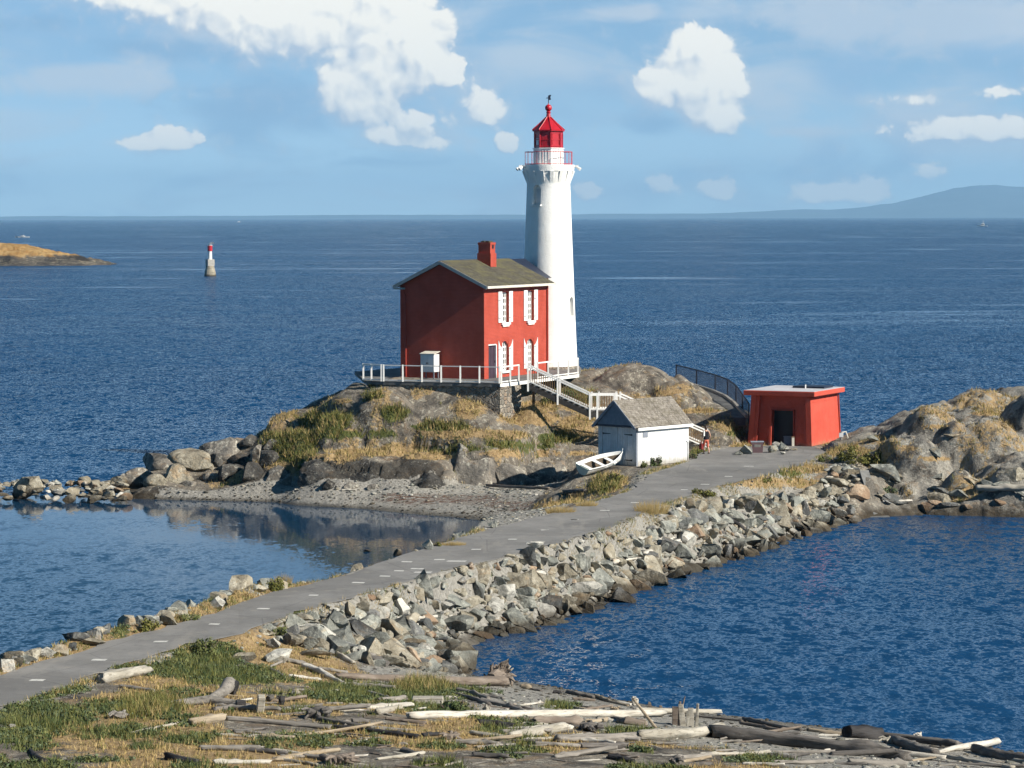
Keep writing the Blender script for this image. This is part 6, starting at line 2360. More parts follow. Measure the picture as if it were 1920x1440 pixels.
# ================================================================== driftwood
LOGS = [
    # x0 y0 x1 y1 th0 th1 colour rough label
    (188, 1281, 268, 1264, 23, 21, 'pale', 'short thick pale log lying in the green grass by the path'),
    (225, 1290, 292, 1299, 8, 7, 'grey', 'thin grey log just below the short thick pale log'),
    (356, 1361, 421, 1352, 17, 14, 'tan', 'pale tan broken log with a knob at its right end below the forked log'),
    (248, 1377, 336, 1357, 6, 5, 'pale', 'thin pale stick slanting in the weeds left of the knobbed tan log'),
    (45, 1402, 94, 1434, 7, 15, 'black', 'charred black branch at the lower left corner'),
    (313, 1424, 374, 1436, 17, 16, 'black', 'thick black charred log at the bottom edge'),
    (375, 1407, 486, 1408, 13, 14, 'grey', 'flat grey log half hidden in grass above the black charred log'),
    (490, 1384, 552, 1387, 10, 9, 'tan', 'weathered tan plank with a jagged left end in the dry grass'),
    (423, 1351, 622, 1368, 10, 12, 'grey', 'long thin grey log running from the knobbed tan log to the dark logs'),
    (596, 1351, 702, 1368, 11, 10, 'dark', 'dark log lying just above the long charred one'),
    (600, 1366, 786, 1385, 13, 12, 'black', 'long charred black log in the middle foreground'),
    (792, 1382, 822, 1379, 9, 9, 'black', 'short black log at the right tip of the long charred log'),
    (612, 1377, 690, 1386, 6, 6, 'tan', 'thin tan stick below the long charred log'),
    (660, 1356, 690, 1357, 12, 10, 'dark', 'stubby dark blue grey log above the charred log'),
    (688, 1302, 733, 1312, 10, 8, 'grey', 'round ended grey log in the tall green grass'),
    (713, 1318, 758, 1315, 13, 14, 'grey', 'grey log with a sawn right end below the round ended grey log'),
    (658, 1331, 728, 1323, 9, 9, 'dark', 'dark grey log left of the sawn grey log'),
    (645, 1332, 684, 1334, 6, 5, 'white', 'thin whitish strip of wood above the stubby dark log'),
    (707, 1341, 756, 1327, 15, 12, 'pale', 'short pale log with a dark sawn end pointing left'),
    (722, 1350, 800, 1358, 8, 8, 'brown', 'brown log tucked under the left end of the long white log'),
    (630, 1274, 940, 1285, 15, 22, 'brown', 'trunk'),
    (569, 1253, 652, 1284, 13, 7, 'white', 'bleached tapering log slanting down to the green grass'),
    (506, 1254, 530, 1239, 6, 7, 'grey', 'short grey stick leaning on the slabs left of the bent grey log'),
    (530, 1239, 585, 1251, 9, 8, 'grey', 'bent grey log at the foot of the pale slabs'),
    (508, 1260, 540, 1275, 9, 6, 'dark', 'dark wedge of timber at the edge of the tall grass'),
    (541, 1270, 602, 1277, 8, 6, 'white', 'whitish plank below the bleached tapering log'),
    (596, 1254, 652, 1264, 6, 7, 'grey', 'grey log behind the bleached tapering log'),
    (633, 1231, 663, 1246, 12, 10, 'pale', 'short log with grey and pale stripes beside the streaked boulder'),
    (670, 1232, 702, 1240, 19, 17, 'grey', 'thick mauve grey log end at the foot of the bank'),
    (696, 1241, 729, 1251, 15, 14, 'dark', 'dark ragged log in front of the thick mauve grey one'),
    (826, 1297, 872, 1305, 6, 6, 'grey', 'slim grey branch above the jumble right of the tall grass'),
    (857, 1299, 922, 1313, 13, 10, 'grey', 'thick grey log below the fallen trunk with roots'),
    (850, 1304, 922, 1323, 8, 9, 'dark', 'dark log under the thick grey log below the rooted trunk'),
    (900, 1316, 986, 1337, 10, 9, 'grey', 'grey log sloping down behind the long white log'),
    (945, 1325, 1002, 1333, 9, 8, 'dark', 'dark log between the curved white branch and the long white log'),
    (976, 1324, 1012, 1315, 5, 4, 'white', 'curved white branch lying near the roots'),
    (1063, 1300, 1116, 1310, 10, 8, 'dark', 'dark log on the grey shingle nearest the inlet'),
    (1073, 1312, 1116, 1315, 6, 5, 'brown', 'slim brown log below the dark log on the shingle'),
    (1115, 1306, 1180, 1325, 7, 5, 'tan', 'tan branch running towards the leaning pole'),
    (1034, 1315, 1102, 1333, 7, 7, 'grey', 'grey flat log half sunk in the shingle'),
    (1158, 1319, 1184, 1323, 7, 6, 'white', 'white log piece at the foot of the burl beside the leaning pole'),
    (978, 1291, 996, 1293, 11, 10, 'tan', 'stubby tan log end right of the roots'),
    (994, 1293, 1016, 1297, 6, 5, 'dark', 'thin dark piece right of the stubby tan log end'),
    (1037, 1300, 1051, 1301, 7, 6, 'black', 'small black chunk on the bare shingle'),
    (765, 1351, 1200, 1338, 19, 15, 'white', 'long'),
    (1190, 1337, 1345, 1336, 13, 9, 'pale', 'pale log prolonging the long white log towards the broken stump'),
    (1000, 1357, 1087, 1362, 15, 20, 'brown', 'brown log with a pale sawn end below the long white log'),
    (898, 1359, 962, 1365, 13, 12, 'black', 'black log in the shadow of the long white log'),
    (950, 1355, 1026, 1360, 5, 5, 'pale', 'thin pale stick under the long white log'),
    (1150, 1353, 1180, 1358, 13, 13, 'dark', 'dark log behind the foot of the leaning pole'),
    (1170, 1358, 1212, 1362, 14, 14, 'brown', 'brown log with a cream sawn face by the leaning pole'),
    (1120, 1350, 1160, 1355, 8, 7, 'white', 'white splintered piece right of the pale sawn end'),
    (1090, 1368, 1136, 1366, 13, 10, 'dark', 'dark splintered log in the middle of the jumble'),
    (955, 1386, 1042, 1371, 16, 23, 'pale', 'thick weathered pale grey log tapering to the left'),
    (1046, 1369, 1073, 1367, 10, 9, 'white', 'white chunk at the thick end of the weathered pale grey log'),
    (882, 1378, 962, 1388, 10, 10, 'pale', 'light grey log left of the weathered pale grey log'),
    (980, 1391, 1030, 1386, 7, 6, 'pale', 'pale split plank under the weathered pale grey log'),
    (1042, 1391, 1205, 1388, 17, 20, 'grey', 'thick grey log left half of the broken giant in the foreground'),
    (1195, 1388, 1342, 1376, 22, 27, 'pale', 'big pale topped log butting against the giant charcoal log'),
    (1336, 1383, 1705, 1426, 31, 25, 'dark', 'giant'),
    (1480, 1395, 1775, 1424, 9, 12, 'white', 'whitish log lying behind the giant charcoal log'),
    (1586, 1383, 1650, 1384, 29, 26, 'black', 'stout black log with a round end near the water'),
    (1673, 1392, 1768, 1421, 18, 22, 'dark', 'dark grey log right of the stout black log'),
    (1650, 1383, 1800, 1402, 14, 16, 'dark', 'long dark log at the waterline right of the stout black log'),
    (1760, 1414, 1857, 1394, 8, 14, 'white', 'cream plank propped up slanting to the right'),
    (1764, 1420, 1905, 1443, 10, 11, 'pale', 'pale straight pole below the cream plank'),
    (1828, 1411, 1930, 1430, 20, 20, 'dark', 'dark thick log at the lower right corner'),
    (1900, 1428, 1940, 1436, 9, 9, 'pale', 'pale log end at the extreme lower right'),
    (1393, 1351, 1513, 1371, 8, 8, 'dark', 'slim dark log at the edge of the inlet'),
    (1310, 1345, 1392, 1353, 4, 4, 'dark', 'thin dark pole on the shingle right of the broken stump'),
    (1388, 1358, 1470, 1373, 7, 6, 'brown', 'brown branch below the slim dark log'),
    (1488, 1388, 1528, 1386, 10, 11, 'dark', 'small dark angular block above the giant charcoal log'),
    (1515, 1371, 1600, 1381, 8, 8, 'tan', 'tan plank left of the stout black log'),
    (1313, 1418, 1440, 1412, 9, 8, 'pale', 'pale grey log half covered by grass below the giant log'),
    (1440, 1419, 1492, 1424, 10, 9, 'dark', 'dark broken log right of the pale grey grassed log'),
    (1450, 1432, 1560, 1430, 9, 9, 'grey', 'grey log at the bottom edge right of centre'),
    (1590, 1432, 1700, 1440, 14, 14, 'grey', 'grey log at the bottom edge under the giant log tip'),
    (1140, 1423, 1192, 1431, 12, 11, 'black', 'black log near the bottom edge below the thick grey log'),
    (1086, 1403, 1175, 1403, 12, 13, 'dark', 'dark bark covered log below the thick grey log'),
    (1000, 1398, 1092, 1402, 10, 10, 'grey', 'flat grey log on bare grey ground'),
    (1120, 1412, 1200, 1422, 5, 6, 'brown', 'brown branch bundle above the black log'),
    (1265, 1437, 1330, 1436, 10, 10, 'dark', 'dark log at the bottom edge beside the gnarled root'),
    (707, 1426, 790, 1414, 6, 9, 'pale', 'pale stick lying on the orange grass'),
    (1207, 1046, 1270, 1021, 15, 12, 'white', 'pale squared beam lying across the riprap'),
    (1235, 1022, 1262, 1012, 9, 7, 'white', 'short white beam just above the pale squared beam'),
    (744, 1169, 808, 1163, 9, 6, 'white', 'white plank resting on the riprap below the big white boulder'),
    (775, 1178, 812, 1166, 5, 4, 'white', 'thin white stick below the white plank in the riprap'),
    (640, 1180, 655, 1206, 5, 6, 'white', 'bleached branch standing between stones left of the white boulder'),
    (693, 1184, 733, 1212, 6, 9, 'white', 'bleached stick lying steeply beside the round brown boulder'),
    (1352, 968, 1395, 998, 12, 11, 'black', 'black timber lying down the far riprap'),
    (1400, 985, 1440, 975, 4, 4, 'white', 'bleached branch on the far riprap beside the black timber'),
    (1120, 1062, 1186, 1050, 5, 4, 'white', 'bleached bent branch on the riprap left of the squared beam'),
    (1830, 943, 1960, 940, 13, 13, 'pale', 'pale log along the foot of the headland at the right edge'),
    (1655, 944, 1708, 943, 5, 5, 'white', 'thin whitish log at the foot of the headland near the wing wall'),
    (912, 913, 1032, 918, 6, 5, 'brown', 'dark log lying at the back of the beach'),
    (1056, 927, 1100, 922, 9, 7, 'dark', 'dark stump log on the beach beside the dry grass'),
    (640, 922, 668, 921, 5, 4, 'white', 'small white log on the beach under the dark rocks'),
    (1050, 900, 1095, 896, 6, 6, 'dark', 'dark timber on the shingle under the rowing boat'),
]


def log_mesh(L, ra, rb, seed, col, knots=2):
    rg = np.random.default_rng(seed)
    n, k = 34, 16
    t = np.linspace(0, 1, n)
    th = np.linspace(0, 2 * np.pi, k, endpoint=False)
    T, A = np.meshgrid(t, th, indexing='ij')
    rad = ra + (rb - ra) * T
    o = rg.uniform(0, 50)
    nz = fbm(T * L * .9 + o, np.cos(A) * 1.2 + o, np.sin(A) * 1.2, oct=3)
    rad = rad * (1 + .28 * nz)
    rad = np.where(T < .012, rad * .9, rad)
    kn = rg.uniform(.1, .9, 5)
    ka = rg.uniform(0, 6.28, 5)
    for u_, a_ in zip(kn, ka):
        rad = rad * (1 + .55 * np.exp(-((T - u_) * L / (ra + .02)) ** 2 * .8) * np.exp(-(np.minimum(np.abs(A - a_), 6.283 - np.abs(A - a_)) / .5) ** 2))
    rad = rad * (1 - .22 * np.maximum(0, fbm(A * 2.2 + o, T * L * .25, oct=2)))
    bend = .035 * L * np.sin(T * math.pi * rg.uniform(.7, 1.6) + rg.uniform(0, 3))
    bend = bend - bend[0]
    jag = (fbm(A * 1.3 + o, A * 0 + 3, oct=2)) * (ra + rb) * .5
    X = T * L + np.where(T > .97, jag, 0) - np.where(T < .03, jag, 0)
    Y = np.cos(A) * rad + bend
    Z = np.sin(A) * rad * .92
    v = np.stack([X, Y, Z], -1).reshape(-1, 3)
    i = np.arange(n * k).reshape(n, k)
    q = np.stack([i[:-1], i[1:], np.roll(i, -1, 1)[1:], np.roll(i, -1, 1)[:-1]], -1).reshape(-1, 4)
    # end caps as fans of quads through two centre rings
    c0, c1 = len(v), len(v) + 1
    v = np.concatenate([v, [[v[:k, 0].mean() + .0, bend[0, 0], 0]], [[v[-k:, 0].mean(), bend[-1, 0], 0]]])
    caps = []
    for j in range(0, k, 2):
        caps.append((c0, i[0, j], i[0, (j + 1) % k], i[0, (j + 2) % k]))
        caps.append((c1, i[-1, (j + 2) % k], i[-1, (j + 1) % k], i[-1, j]))
    q = np.concatenate([q, np.array(caps)])
    return v, q


SPECIAL = {'trunk': 'fallen grey brown trunk with a big upturned root plate by the inlet',
           'long': 'long slender white log stretching across the middle of the beach',
           'giant': 'giant charcoal log, the thickest and darkest one on the beach'}


def place_log(row, i):
    x0, y0, x1, y1, t0, t1, col, lab = row
    p, q = ground(x0, y0), ground(x1, y1)
    if abs(y1 - y0) < 10 and abs(q.y - p.y) > 2.5 * abs(q.x - p.x) and y0 < 1000:
        q = p + Vector(((x1 - x0) * mpp(p), .1, 0))
        q.z = max(float(H(np.array(q.x), np.array(q.y))), 0)
    ra, rb = t0 * mpp(p) / 2, t1 * mpp(q) / 2
    p.z += ra * .72
    q.z += rb * .72
    # logs may bridge hollows but never dive below the ground between their ends
    d = q - p
    for s in np.linspace(.1, .9, 9):
        c = p + d * s
        g = float(H(np.array(c.x), np.array(c.y)))
        lim = max(g, 0) + (ra + (rb - ra) * s) * .35
        if c.z < lim:
            p.z += (lim - c.z) * .5
            q.z += (lim - c.z) * .5
    d = q - p
    L = max(d.length, .3)
    special = lab in SPECIAL
    label = SPECIAL.get(lab, lab)
    v, f = log_mesh(L, ra, rb, 2000 + i, col)
    X = d.normalized()
    Yv = Vector((0, 0, 1)).cross(X).normalized()
    Zv = X.cross(Yv)
    mw = Matrix((X, Yv, Zv)).transposed().to_4x4()
    mw.translation = p
    me_ = np_mesh('driftwood_log', v, f, WOOD[col], True)
    if lab == 'trunk':
        g = thing('fallen_trunk', label, 'log', p)
        g.matrix_world = mw
        o = link('trunk', me_, g)
        rp = MB()
        rg = random.Random(3)
        for k in range(34):
            a = rg.uniform(0, 6.28)
            r1 = rg.uniform(.28, .62)
            x = L + rg.uniform(-.15, .3)
            pts = [Vector((L - .55, math.cos(a) * .12, math.sin(a) * .12)), Vector((x - .1, math.cos(a) * r1 * .55, math.sin(a) * r1 * .55 + .06)),
                   Vector((x + rg.uniform(-.1, .12), math.cos(a + .3) * r1, math.sin(a + .3) * r1 + .1)), Vector((x + rg.uniform(-.2, .2), math.cos(a + .5) * r1 * 1.18, math.sin(a + .5) * r1 * 1.18 + .12))]
            rp.tube(pts, [.16, .11, .07, .025], 6)
        solid('root_plate', rp, WOOD['brown'], g)
        sp = MB()
        for k in range(9):
            a = rg.uniform(0, 6.28)
            sp.tube([Vector((L + .1, math.cos(a) * .2, math.sin(a) * .2 + .1)), Vector((L + .32, math.cos(a) * .42, math.sin(a) * .42 + .15))], [.06, .02], 5)
        solid('root_tips', sp, WOOD['pale'], g)
        return g
    o = link('driftwood_log', me_)
    o.matrix_world = mw
    return tag(o, label, 'log')


for i, row in enumerate(LOGS):
    place_log(row, i)


def gnarl(name, px, py, wpx, hpx, col, label, seed, n=14, cat='stump', spread=1.0):
    """a knotted stump: a lumpy core with root arms"""
    p = ground(px, py)
    m_ = mpp(p)
    w_, h_ = wpx * m_, hpx * m_
    g = thing(name, label, cat, p)
    v, f = rock_shape(seed, 3, 8, (.5, .85), .16, (w_ * .36, w_ * .3, h_ * .5), 3)
    v = v + np.array([0, 0, h_ * .35])
    link('core', np_mesh('core', v, f, WOOD[col], False), g)
    rg = random.Random(seed)
    for k in range(n):
        a = rg.uniform(0, 6.28)
        r1 = rg.uniform(.35, .62) * w_ * spread
        e = rg.uniform(.05, .8) * h_
        solid('root', MB().tube([(math.cos(a) * w_ * .12, math.sin(a) * w_ * .12, h_ * .4), (math.cos(a) * r1 * .7, math.sin(a) * r1 * .7, h_ * .4 + (e - h_ * .4) * .7 + .04), (math.cos(a + .3) * r1, math.sin(a + .3) * r1, e)], [w_ * .11, w_ * .07, w_ * .025], 6), WOOD[col], g)
    return g


gnarl('driftwood_stump', 640, 1432, 70, 22, 'brown', 'tangled root stump with pale prongs at the bottom edge left of centre', 41, 16)
gnarl('driftwood_stump', 1268, 1436, 40, 26, 'dark', 'gnarled dark root with a pointed top at the bottom edge', 42, 12)
gnarl('driftwood_stump', 225, 1347, 40, 16, 'grey', 'small grey rotten stump in the weeds below the short thick log', 43, 8)
gnarl('driftwood_stump', 529, 1322, 22, 22, 'black', 'round charred stump beside the pale upright block', 44, 7)
gnarl('driftwood_stump', 506, 1316, 22, 16, 'dark', 'low dark stump between the upright block and the charred stump', 45, 7)
gnarl('driftwood_stump', 598, 1346, 60, 24, 'dark', 'mass of dark twisted roots below the tall green grass', 46, 18)
gnarl('driftwood_stump', 845, 1388, 44, 16, 'brown', 'brown root piece with white splinters right of the short black log', 47, 10)
gnarl('driftwood_stump', 1190, 1322, 20, 20, 'white', 'bleached burl lying at the top of the leaning pole', 48, 6)
gnarl('driftwood_stump', 1110, 1372, 52, 22, 'dark', 'splintered dark and pale wood heap in the middle of the beach', 49, 14)
gnarl('driftwood_stump', 912, 1333, 20, 12, 'pale', 'small pale forked stump behind the long white log', 50, 6)
gnarl('driftwood_stump', 1152, 1332, 26, 8, 'tan', 'low tan root between the slim brown log and the burl', 51, 6)
gnarl('driftwood_stump', 1668, 1394, 36, 14, 'pale', 'pale splintered wood at the right end of the stout black log', 52, 8)
gnarl('driftwood_stump', 1720, 1384, 26, 12, 'white', 'little white branch tangle on the long waterline log', 53, 7)

# forked log with charred ends
p0 = ground(315, 1324)
fk = thing('forked_log', 'forked grey log with charred cut ends in the yellow grass', 'log', p0)
a1, b1, c1 = ground(446, 1328) - p0, ground(392, 1320) - p0, ground(437, 1304) - p0
solid('main_stem', MB().tube([(0, 0, .05), b1 + Vector((0, 0, .12)), a1 + Vector((0, 0, .12))], [.11, .15, .12], 10), WOOD['grey'], fk, smooth=50)
solid('charred_end', MB().tube([a1 + Vector((-.02, 0, .12)), a1 + Vector((.24, .02, .12))], [.16, .12], 10), WOOD['black'], fk)
solid('branch', MB().tube([b1 + Vector((.0, .05, .12)), b1.lerp(c1, .6) + Vector((0, 0, .22)), c1 + Vector((-.1, 0, .34))], [.12, .17, .24], 10), WOOD['grey'], fk, smooth=50)
solid('charred_end', MB().tube([c1 + Vector((-.12, -.03, .30)), c1 + Vector((.12, -.08, .22))], [.25, .22], 10), WOOD['black'], fk)
# upright block, leaning pole, broken stump
pb = ground(487, 1336)
ub = tag(MB().box((0, 0, .26), (.22, .25, .58)).build('timber_block', WOOD['pale'], bevel=.02), 'pale upright timber block left of the charred stump', 'timber')
ub.location = pb
ub.rotation_euler = (.3, .08, .2)
tb = ground(802, 1322)
sq = tag(MB().box((0, 0, .12), (1.0, .5, .26)).build('timber_block', WOOD['pale'], bevel=.03), 'squared pale timber block in the grass left of the leafy green plant', 'timber')
sq.location = tb
pa, pbm = ground(1234, 1371), ground(1213, 1362)
top = atd(1188, 1311, pa.y + .5)
sq = tag(MB().tube([pa - (top - pa) * .04, top], [.055, .04], 8).build('leaning_pole', WOOD['tan']), 'thin tan pole leaning up against the long log by the burl', 'pole')
bsx = ground(1294, 1362)
stp = thing('broken_stump', 'upright splintered pale stump standing at the end of the long log', 'stump', bsx)
for (ax, aw, ht, lean) in ((-.22, .2, .72, -.06), (.02, .22, .60, .02), (.2, .12, .74, .07), (-.05, .15, .5, .0)):
    solid('splinter', MB().prism([(ax - aw / 2, -.08), (ax + aw / 2, -.08), (ax + aw / 2, .1), (ax - aw / 2, .1)], -.15, ht, top=[(ax - aw / 2 + lean, -.02), (ax + aw / 2 + lean - .06, -.04), (ax + aw / 2 + lean - .04, .04), (ax - aw / 2 + lean, .05)]), WOOD['pale'], stp)
solid('dark_side', MB().box((-.42, .1, .3), (.3, .25, .62)), WOOD['brown'], stp)
bpx = ground(1276, 1340)
snag = thing('forked_stick', 'dark two pronged stick standing beside the broken stump', 'stick', bpx)
solid('stick', MB().tube([(0, 0, -.1), (-.02, 0, .45)], [.06, .04], 6), WOOD['brown'], snag)
solid('stick', MB().tube([(0.03, 0, .1), (.15, 0, .62)], [.035, .02], 6), WOOD['brown'], snag)
for (px, py, h_) in ((1219, 1335, .34), (1240, 1335, .22)):
    pz_ = ground(px, py)
    o = tag(MB().prism([(-.1, -.08), (.12, -.08), (.1, .1), (-.08, .1)], -.1, h_, top=[(-.06, -.04), (.02, -.05), (.0, .05), (-.07, .05)]).build('wood_stub', WOOD['brown']), 'brown stub of wood poking up behind the long log, ' + ('taller and nearer the leaning pole' if h_ > .3 else 'shorter and nearer the broken stump'), 'stump')
    o.location = pz_

# small driftwood scraps all over the foreground
for k in range(300):
    px, py = rng.uniform(420, 1910), rng.uniform(1285, 1438)
    lim = np.interp(px, [420, 900, 1250, 1500, 1920], [1270, 1290, 1335, 1362, 1416])
    if py < lim + 4:
        continue
    p = ground(px, py)
    L = rng.uniform(.25, 1.0) if k % 4 else rng.uniform(1.0, 2.6)
    r = rng.uniform(.02, .05) if k % 4 else rng.uniform(.05, .11)
    col = rng.choice(['white', 'pale', 'grey', 'grey', 'grey', 'dark', 'dark', 'brown', 'tan'])
    v, f = log_mesh(L, r, r * .7, 5000 + k, col)
    o = link('wood_scrap', np_mesh('wood_scrap', v, f, WOOD[col], True))
    o.location = p + Vector((-L / 2, 0, r * .7))
    o.rotation_euler = (0, rng.uniform(-.05, .05), rng.gauss(0, .5))
    cname = {'white': 'bleached white', 'pale': 'pale', 'grey': 'grey', 'dark': 'dark', 'brown': 'brown', 'tan': 'tan'}[col]
    if k % 4:
        tag(o, 'small ' + cname + ' scrap of driftwood strewn over the foreground beach', 'driftwood', 'small driftwood scraps ' + col)
    else:
        o.name = 'driftwood_branch'
        tag(o, 'middling ' + cname + ' branch in the driftwood tangle of the foreground beach', 'driftwood', 'middling driftwood branches ' + col)


# ================================================================== vegetation
def blades(name, n_tufts, weight, mats, hgt, per, wid, spread, lean=.35, seed=1, mixw=None):
    """grass as thin upright triangles, many per tuft, all in one object"""
    rg = np.random.default_rng(seed)
    wgt = weight.copy()
    yy = GY
    cell = np.gradient(gy)[:, None] * np.ones_like(GX)
    pr = (wgt * cell).ravel()
    pr = pr / pr.sum()
    idx = rg.choice(pr.size, n_tufts, p=pr)
    cx = GX.ravel()[idx] + rg.uniform(-.08, .08, n_tufts)
    cy = GY.ravel()[idx] + rg.uniform(-.12, .12, n_tufts)
    th = rg.uniform(hgt[0], hgt[1], n_tufts) * (.6 + .4 * wgt.ravel()[idx])
    bx_ = np.repeat(cx, per) + rg.normal(0, spread, n_tufts * per)
    by_ = np.repeat(cy, per) + rg.normal(0, spread, n_tufts * per)
    h = np.repeat(th, per) * rg.uniform(.5, 1.15, n_tufts * per)
    z = H(bx_, by_) - .02
    a = rg.uniform(0, np.pi, n_tufts * per)
    w_ = wid * rg.uniform(.6, 1.4, n_tufts * per)
    lx, ly = rg.normal(.05, lean, n_tufts * per) * h, rg.normal(0, lean, n_tufts * per) * h
    N = len(bx_)
    v = np.empty((N, 3, 3))
    v[:, 0] = np.stack([bx_ - np.cos(a) * w_, by_ - np.sin(a) * w_, z], -1)
    v[:, 1] = np.stack([bx_ + np.cos(a) * w_, by_ + np.sin(a) * w_, z], -1)
    v[:, 2] = np.stack([bx_ + lx, by_ + ly, z + h], -1)
    me_ = np_mesh(name, v.reshape(-1, 3), np.arange(N * 3).reshape(N, 3), mats[0], False)
    for m_ in mats[1:]:
        me_.materials.append(m_)
    pt = rg.choice(len(mats), n_tufts, p=mixw)
    me_.polygons.foreach_set('material_index', np.repeat(pt, per).astype(np.int32))
    return tag(link(name, me_), kind='stuff')


foregrd = (GY < 130) & (GY > 66) & (sd_road < -.25) & (PX > -80) & (PX < 2000) & (PY < 1480)
islandg = (GY > 130) & (sd_road < -.15) & (GZ > .6)
blades('dry_grass', 3600, (dry * (1 - green * .5)) * foregrd, [L_dry, L_olive, L_dry], (.06, .22), 9, .014, .10, seed=3, mixw=[.55, .2, .25])
blades('green_grass', 4200, green * foregrd, [L_green, L_deep, L_olive], (.10, .34), 10, .015, .11, .35, seed=4, mixw=[.5, .3, .2])
blades('dry_grass', 6500, dry * islandg, [L_dry, L_olive], (.15, .42), 8, .022, .13, seed=5, mixw=[.8, .2])
blades('green_grass', 4200, green * islandg, [L_olive, L_green, L_dry], (.2, .55), 9, .024, .13, seed=6, mixw=[.55, .25, .2])
tall = blobs([(285, 1325, 70, 22), (250, 1335, 30, 16), (790, 1290, 60, 14)]) * fore
blades('tall_grass', 500, tall * foregrd, [L_olive, L_dry, L_green], (.22, .55), 12, .012, .14, .3, seed=7, mixw=[.45, .3, .25])
edge_w = ((sd_road < -.12) & (sd_road > -.6) & (GY < 175)).astype(float) * sstep(.1, .35, fbm(GX * .25 + 3, GY * .25, oct=3) + .18)
blades('dry_grass', 1800, edge_w, [L_dry, L_olive, L_green], (.08, .26), 7, .014, .1, seed=8, mixw=[.5, .25, .25])


def leaf_cloud(n, rg, shape, size):
    """n small leaf quads scattered through a lumpy dome (local coordinates, radius 1)"""
    k = max(5, n // 70)
    lc = rg.normal(size=(k, 3))
    lc /= np.linalg.norm(lc, axis=1)[:, None]
    lc *= rg.uniform(.35, .8, (k, 1))
    lc[:, 2] = np.abs(lc[:, 2]) * .9 + .05
    which = rg.integers(0, k, n)
    d = rg.normal(size=(n, 3))
    d /= np.linalg.norm(d, axis=1)[:, None]
    c = lc[which] + d * rg.uniform(.14, .36, (n, 1))
    c[:, 2] = np.maximum(c[:, 2], .02)
    c = c * np.array(shape)
    t1 = rg.normal(size=(n, 3))
    t1 /= np.linalg.norm(t1, axis=1)[:, None]
    t2 = np.cross(t1, d)
    t2 /= np.linalg.norm(t2, axis=1)[:, None] + 1e-9
    s = size * rg.uniform(.6, 1.4, (n, 1))
    return np.stack([c - t1 * s, c - t2 * s * .5, c + t1 * s, c + t2 * s * .5], 1).reshape(-1, 3), np.arange(n * 4).reshape(n, 4)


def bush(px, py, wpx, hpx, mat, label, seed, n=700, size=.05, group=None, name='bush'):
    p = ground(px, py)
    m_ = mpp(p)
    rg = np.random.default_rng(seed)
    w_, h_ = wpx * m_ / 2, hpx * m_
    g = thing(name, label, 'bush' if name == 'bush' else 'plant', p, 0, group)
    v, f = leaf_cloud(n, rg, (w_, w_ * .8, h_), size)
    link('leaves', np_mesh('leaves', v, f, mat, False), g)
    st = MB()
    for k in range(7):
        a = k * .9
        st.tube([(0, 0, -.05), (math.cos(a) * w_ * .35, math.sin(a) * w_ * .3, h_ * .45), (math.cos(a) * w_ * .6, math.sin(a) * w_ * .5, h_ * .8)], [.025, .015, .006], 5)
    solid('stems', st, WOOD['brown'], g)
    return g


bush(1232, 874, 30, 22, L_deep, 'round deep green bush against the boathouse long wall', 1, 700, .06)
bush(1208, 877, 24, 14, L_green, 'low green bush at the boathouse corner left of the round bush', 2, 450, .05)
bush(1602, 868, 70, 36, L_olive, 'broad olive green bush on the bank right of the blockhouse', 3, 1500, .07)
bush(1648, 872, 54, 28, L_olive, 'smaller olive bush right of the broad one on the bank', 4, 900, .07)
bush(1545, 866, 34, 14, L_green, 'low green plant at the path edge left of the olive bushes', 5, 500, .05)
bush(1300, 862, 26, 14, L_deep, 'dark green bush at the far end of the boathouse by the path', 6, 500, .05)
bush(390, 1230, 66, 36, L_green, 'leafy green bush at the path edge left of the riprap', 7, 1600, .055)
bush(518, 1108, 44, 30, L_olive, 'olive bush on the left path edge above the lagoon', 8, 900, .05)
bush(278, 1184, 50, 26, L_olive, 'yellow green bush on the left path edge nearer the camera', 9, 1000, .05)
bush(352, 1162, 62, 14, L_green, 'low green bush on the left path edge between two higher ones', 10, 900, .045)
bush(520, 1192, 54, 20, L_green, 'green creeping bush at the top of the riprap near the path', 11, 900, .05)
bush(845, 1338, 76, 24, L_deep, 'bright leafy green plant behind the left end of the long white log', 12, 1600, .05)
bush(1030, 1070, 30, 10, L_olive, 'small weed at the top of the riprap', 13, 300, .05) if False else None
bush(1060, 752, 64, 24, L_deep, 'dark green shrub under the white stairs', 14, 900, .07)
bush(1030, 757, 40, 18, L_green, 'green shrub at the foot of the terrace pier', 15, 600, .06)
bush(1320, 932, 56, 18, L_olive, 'olive weed clump on the right path edge beside the far markings', 16, 700, .06)
bush(1435, 906, 30, 16, L_olive, 'small olive clump on the orange grass above the riprap', 17, 400, .06)
bush(1150, 905, 44, 26, L_olive, 'scrubby olive bush on the stony bank below the rowing boat', 18, 700, .06)
bush(820, 1026, 26, 10, L_olive, 'tiny weed between the stones on the left path edge', 19, 250, .04)
bush(700, 748, 40, 12, L_olive, 'yellowish low bush below the left end of the terrace', 20, 500, .06)
bush(1665, 925, 44, 16, L_sage, 'grey green plant on the headland right of the wing wall', 21, 500, .06)


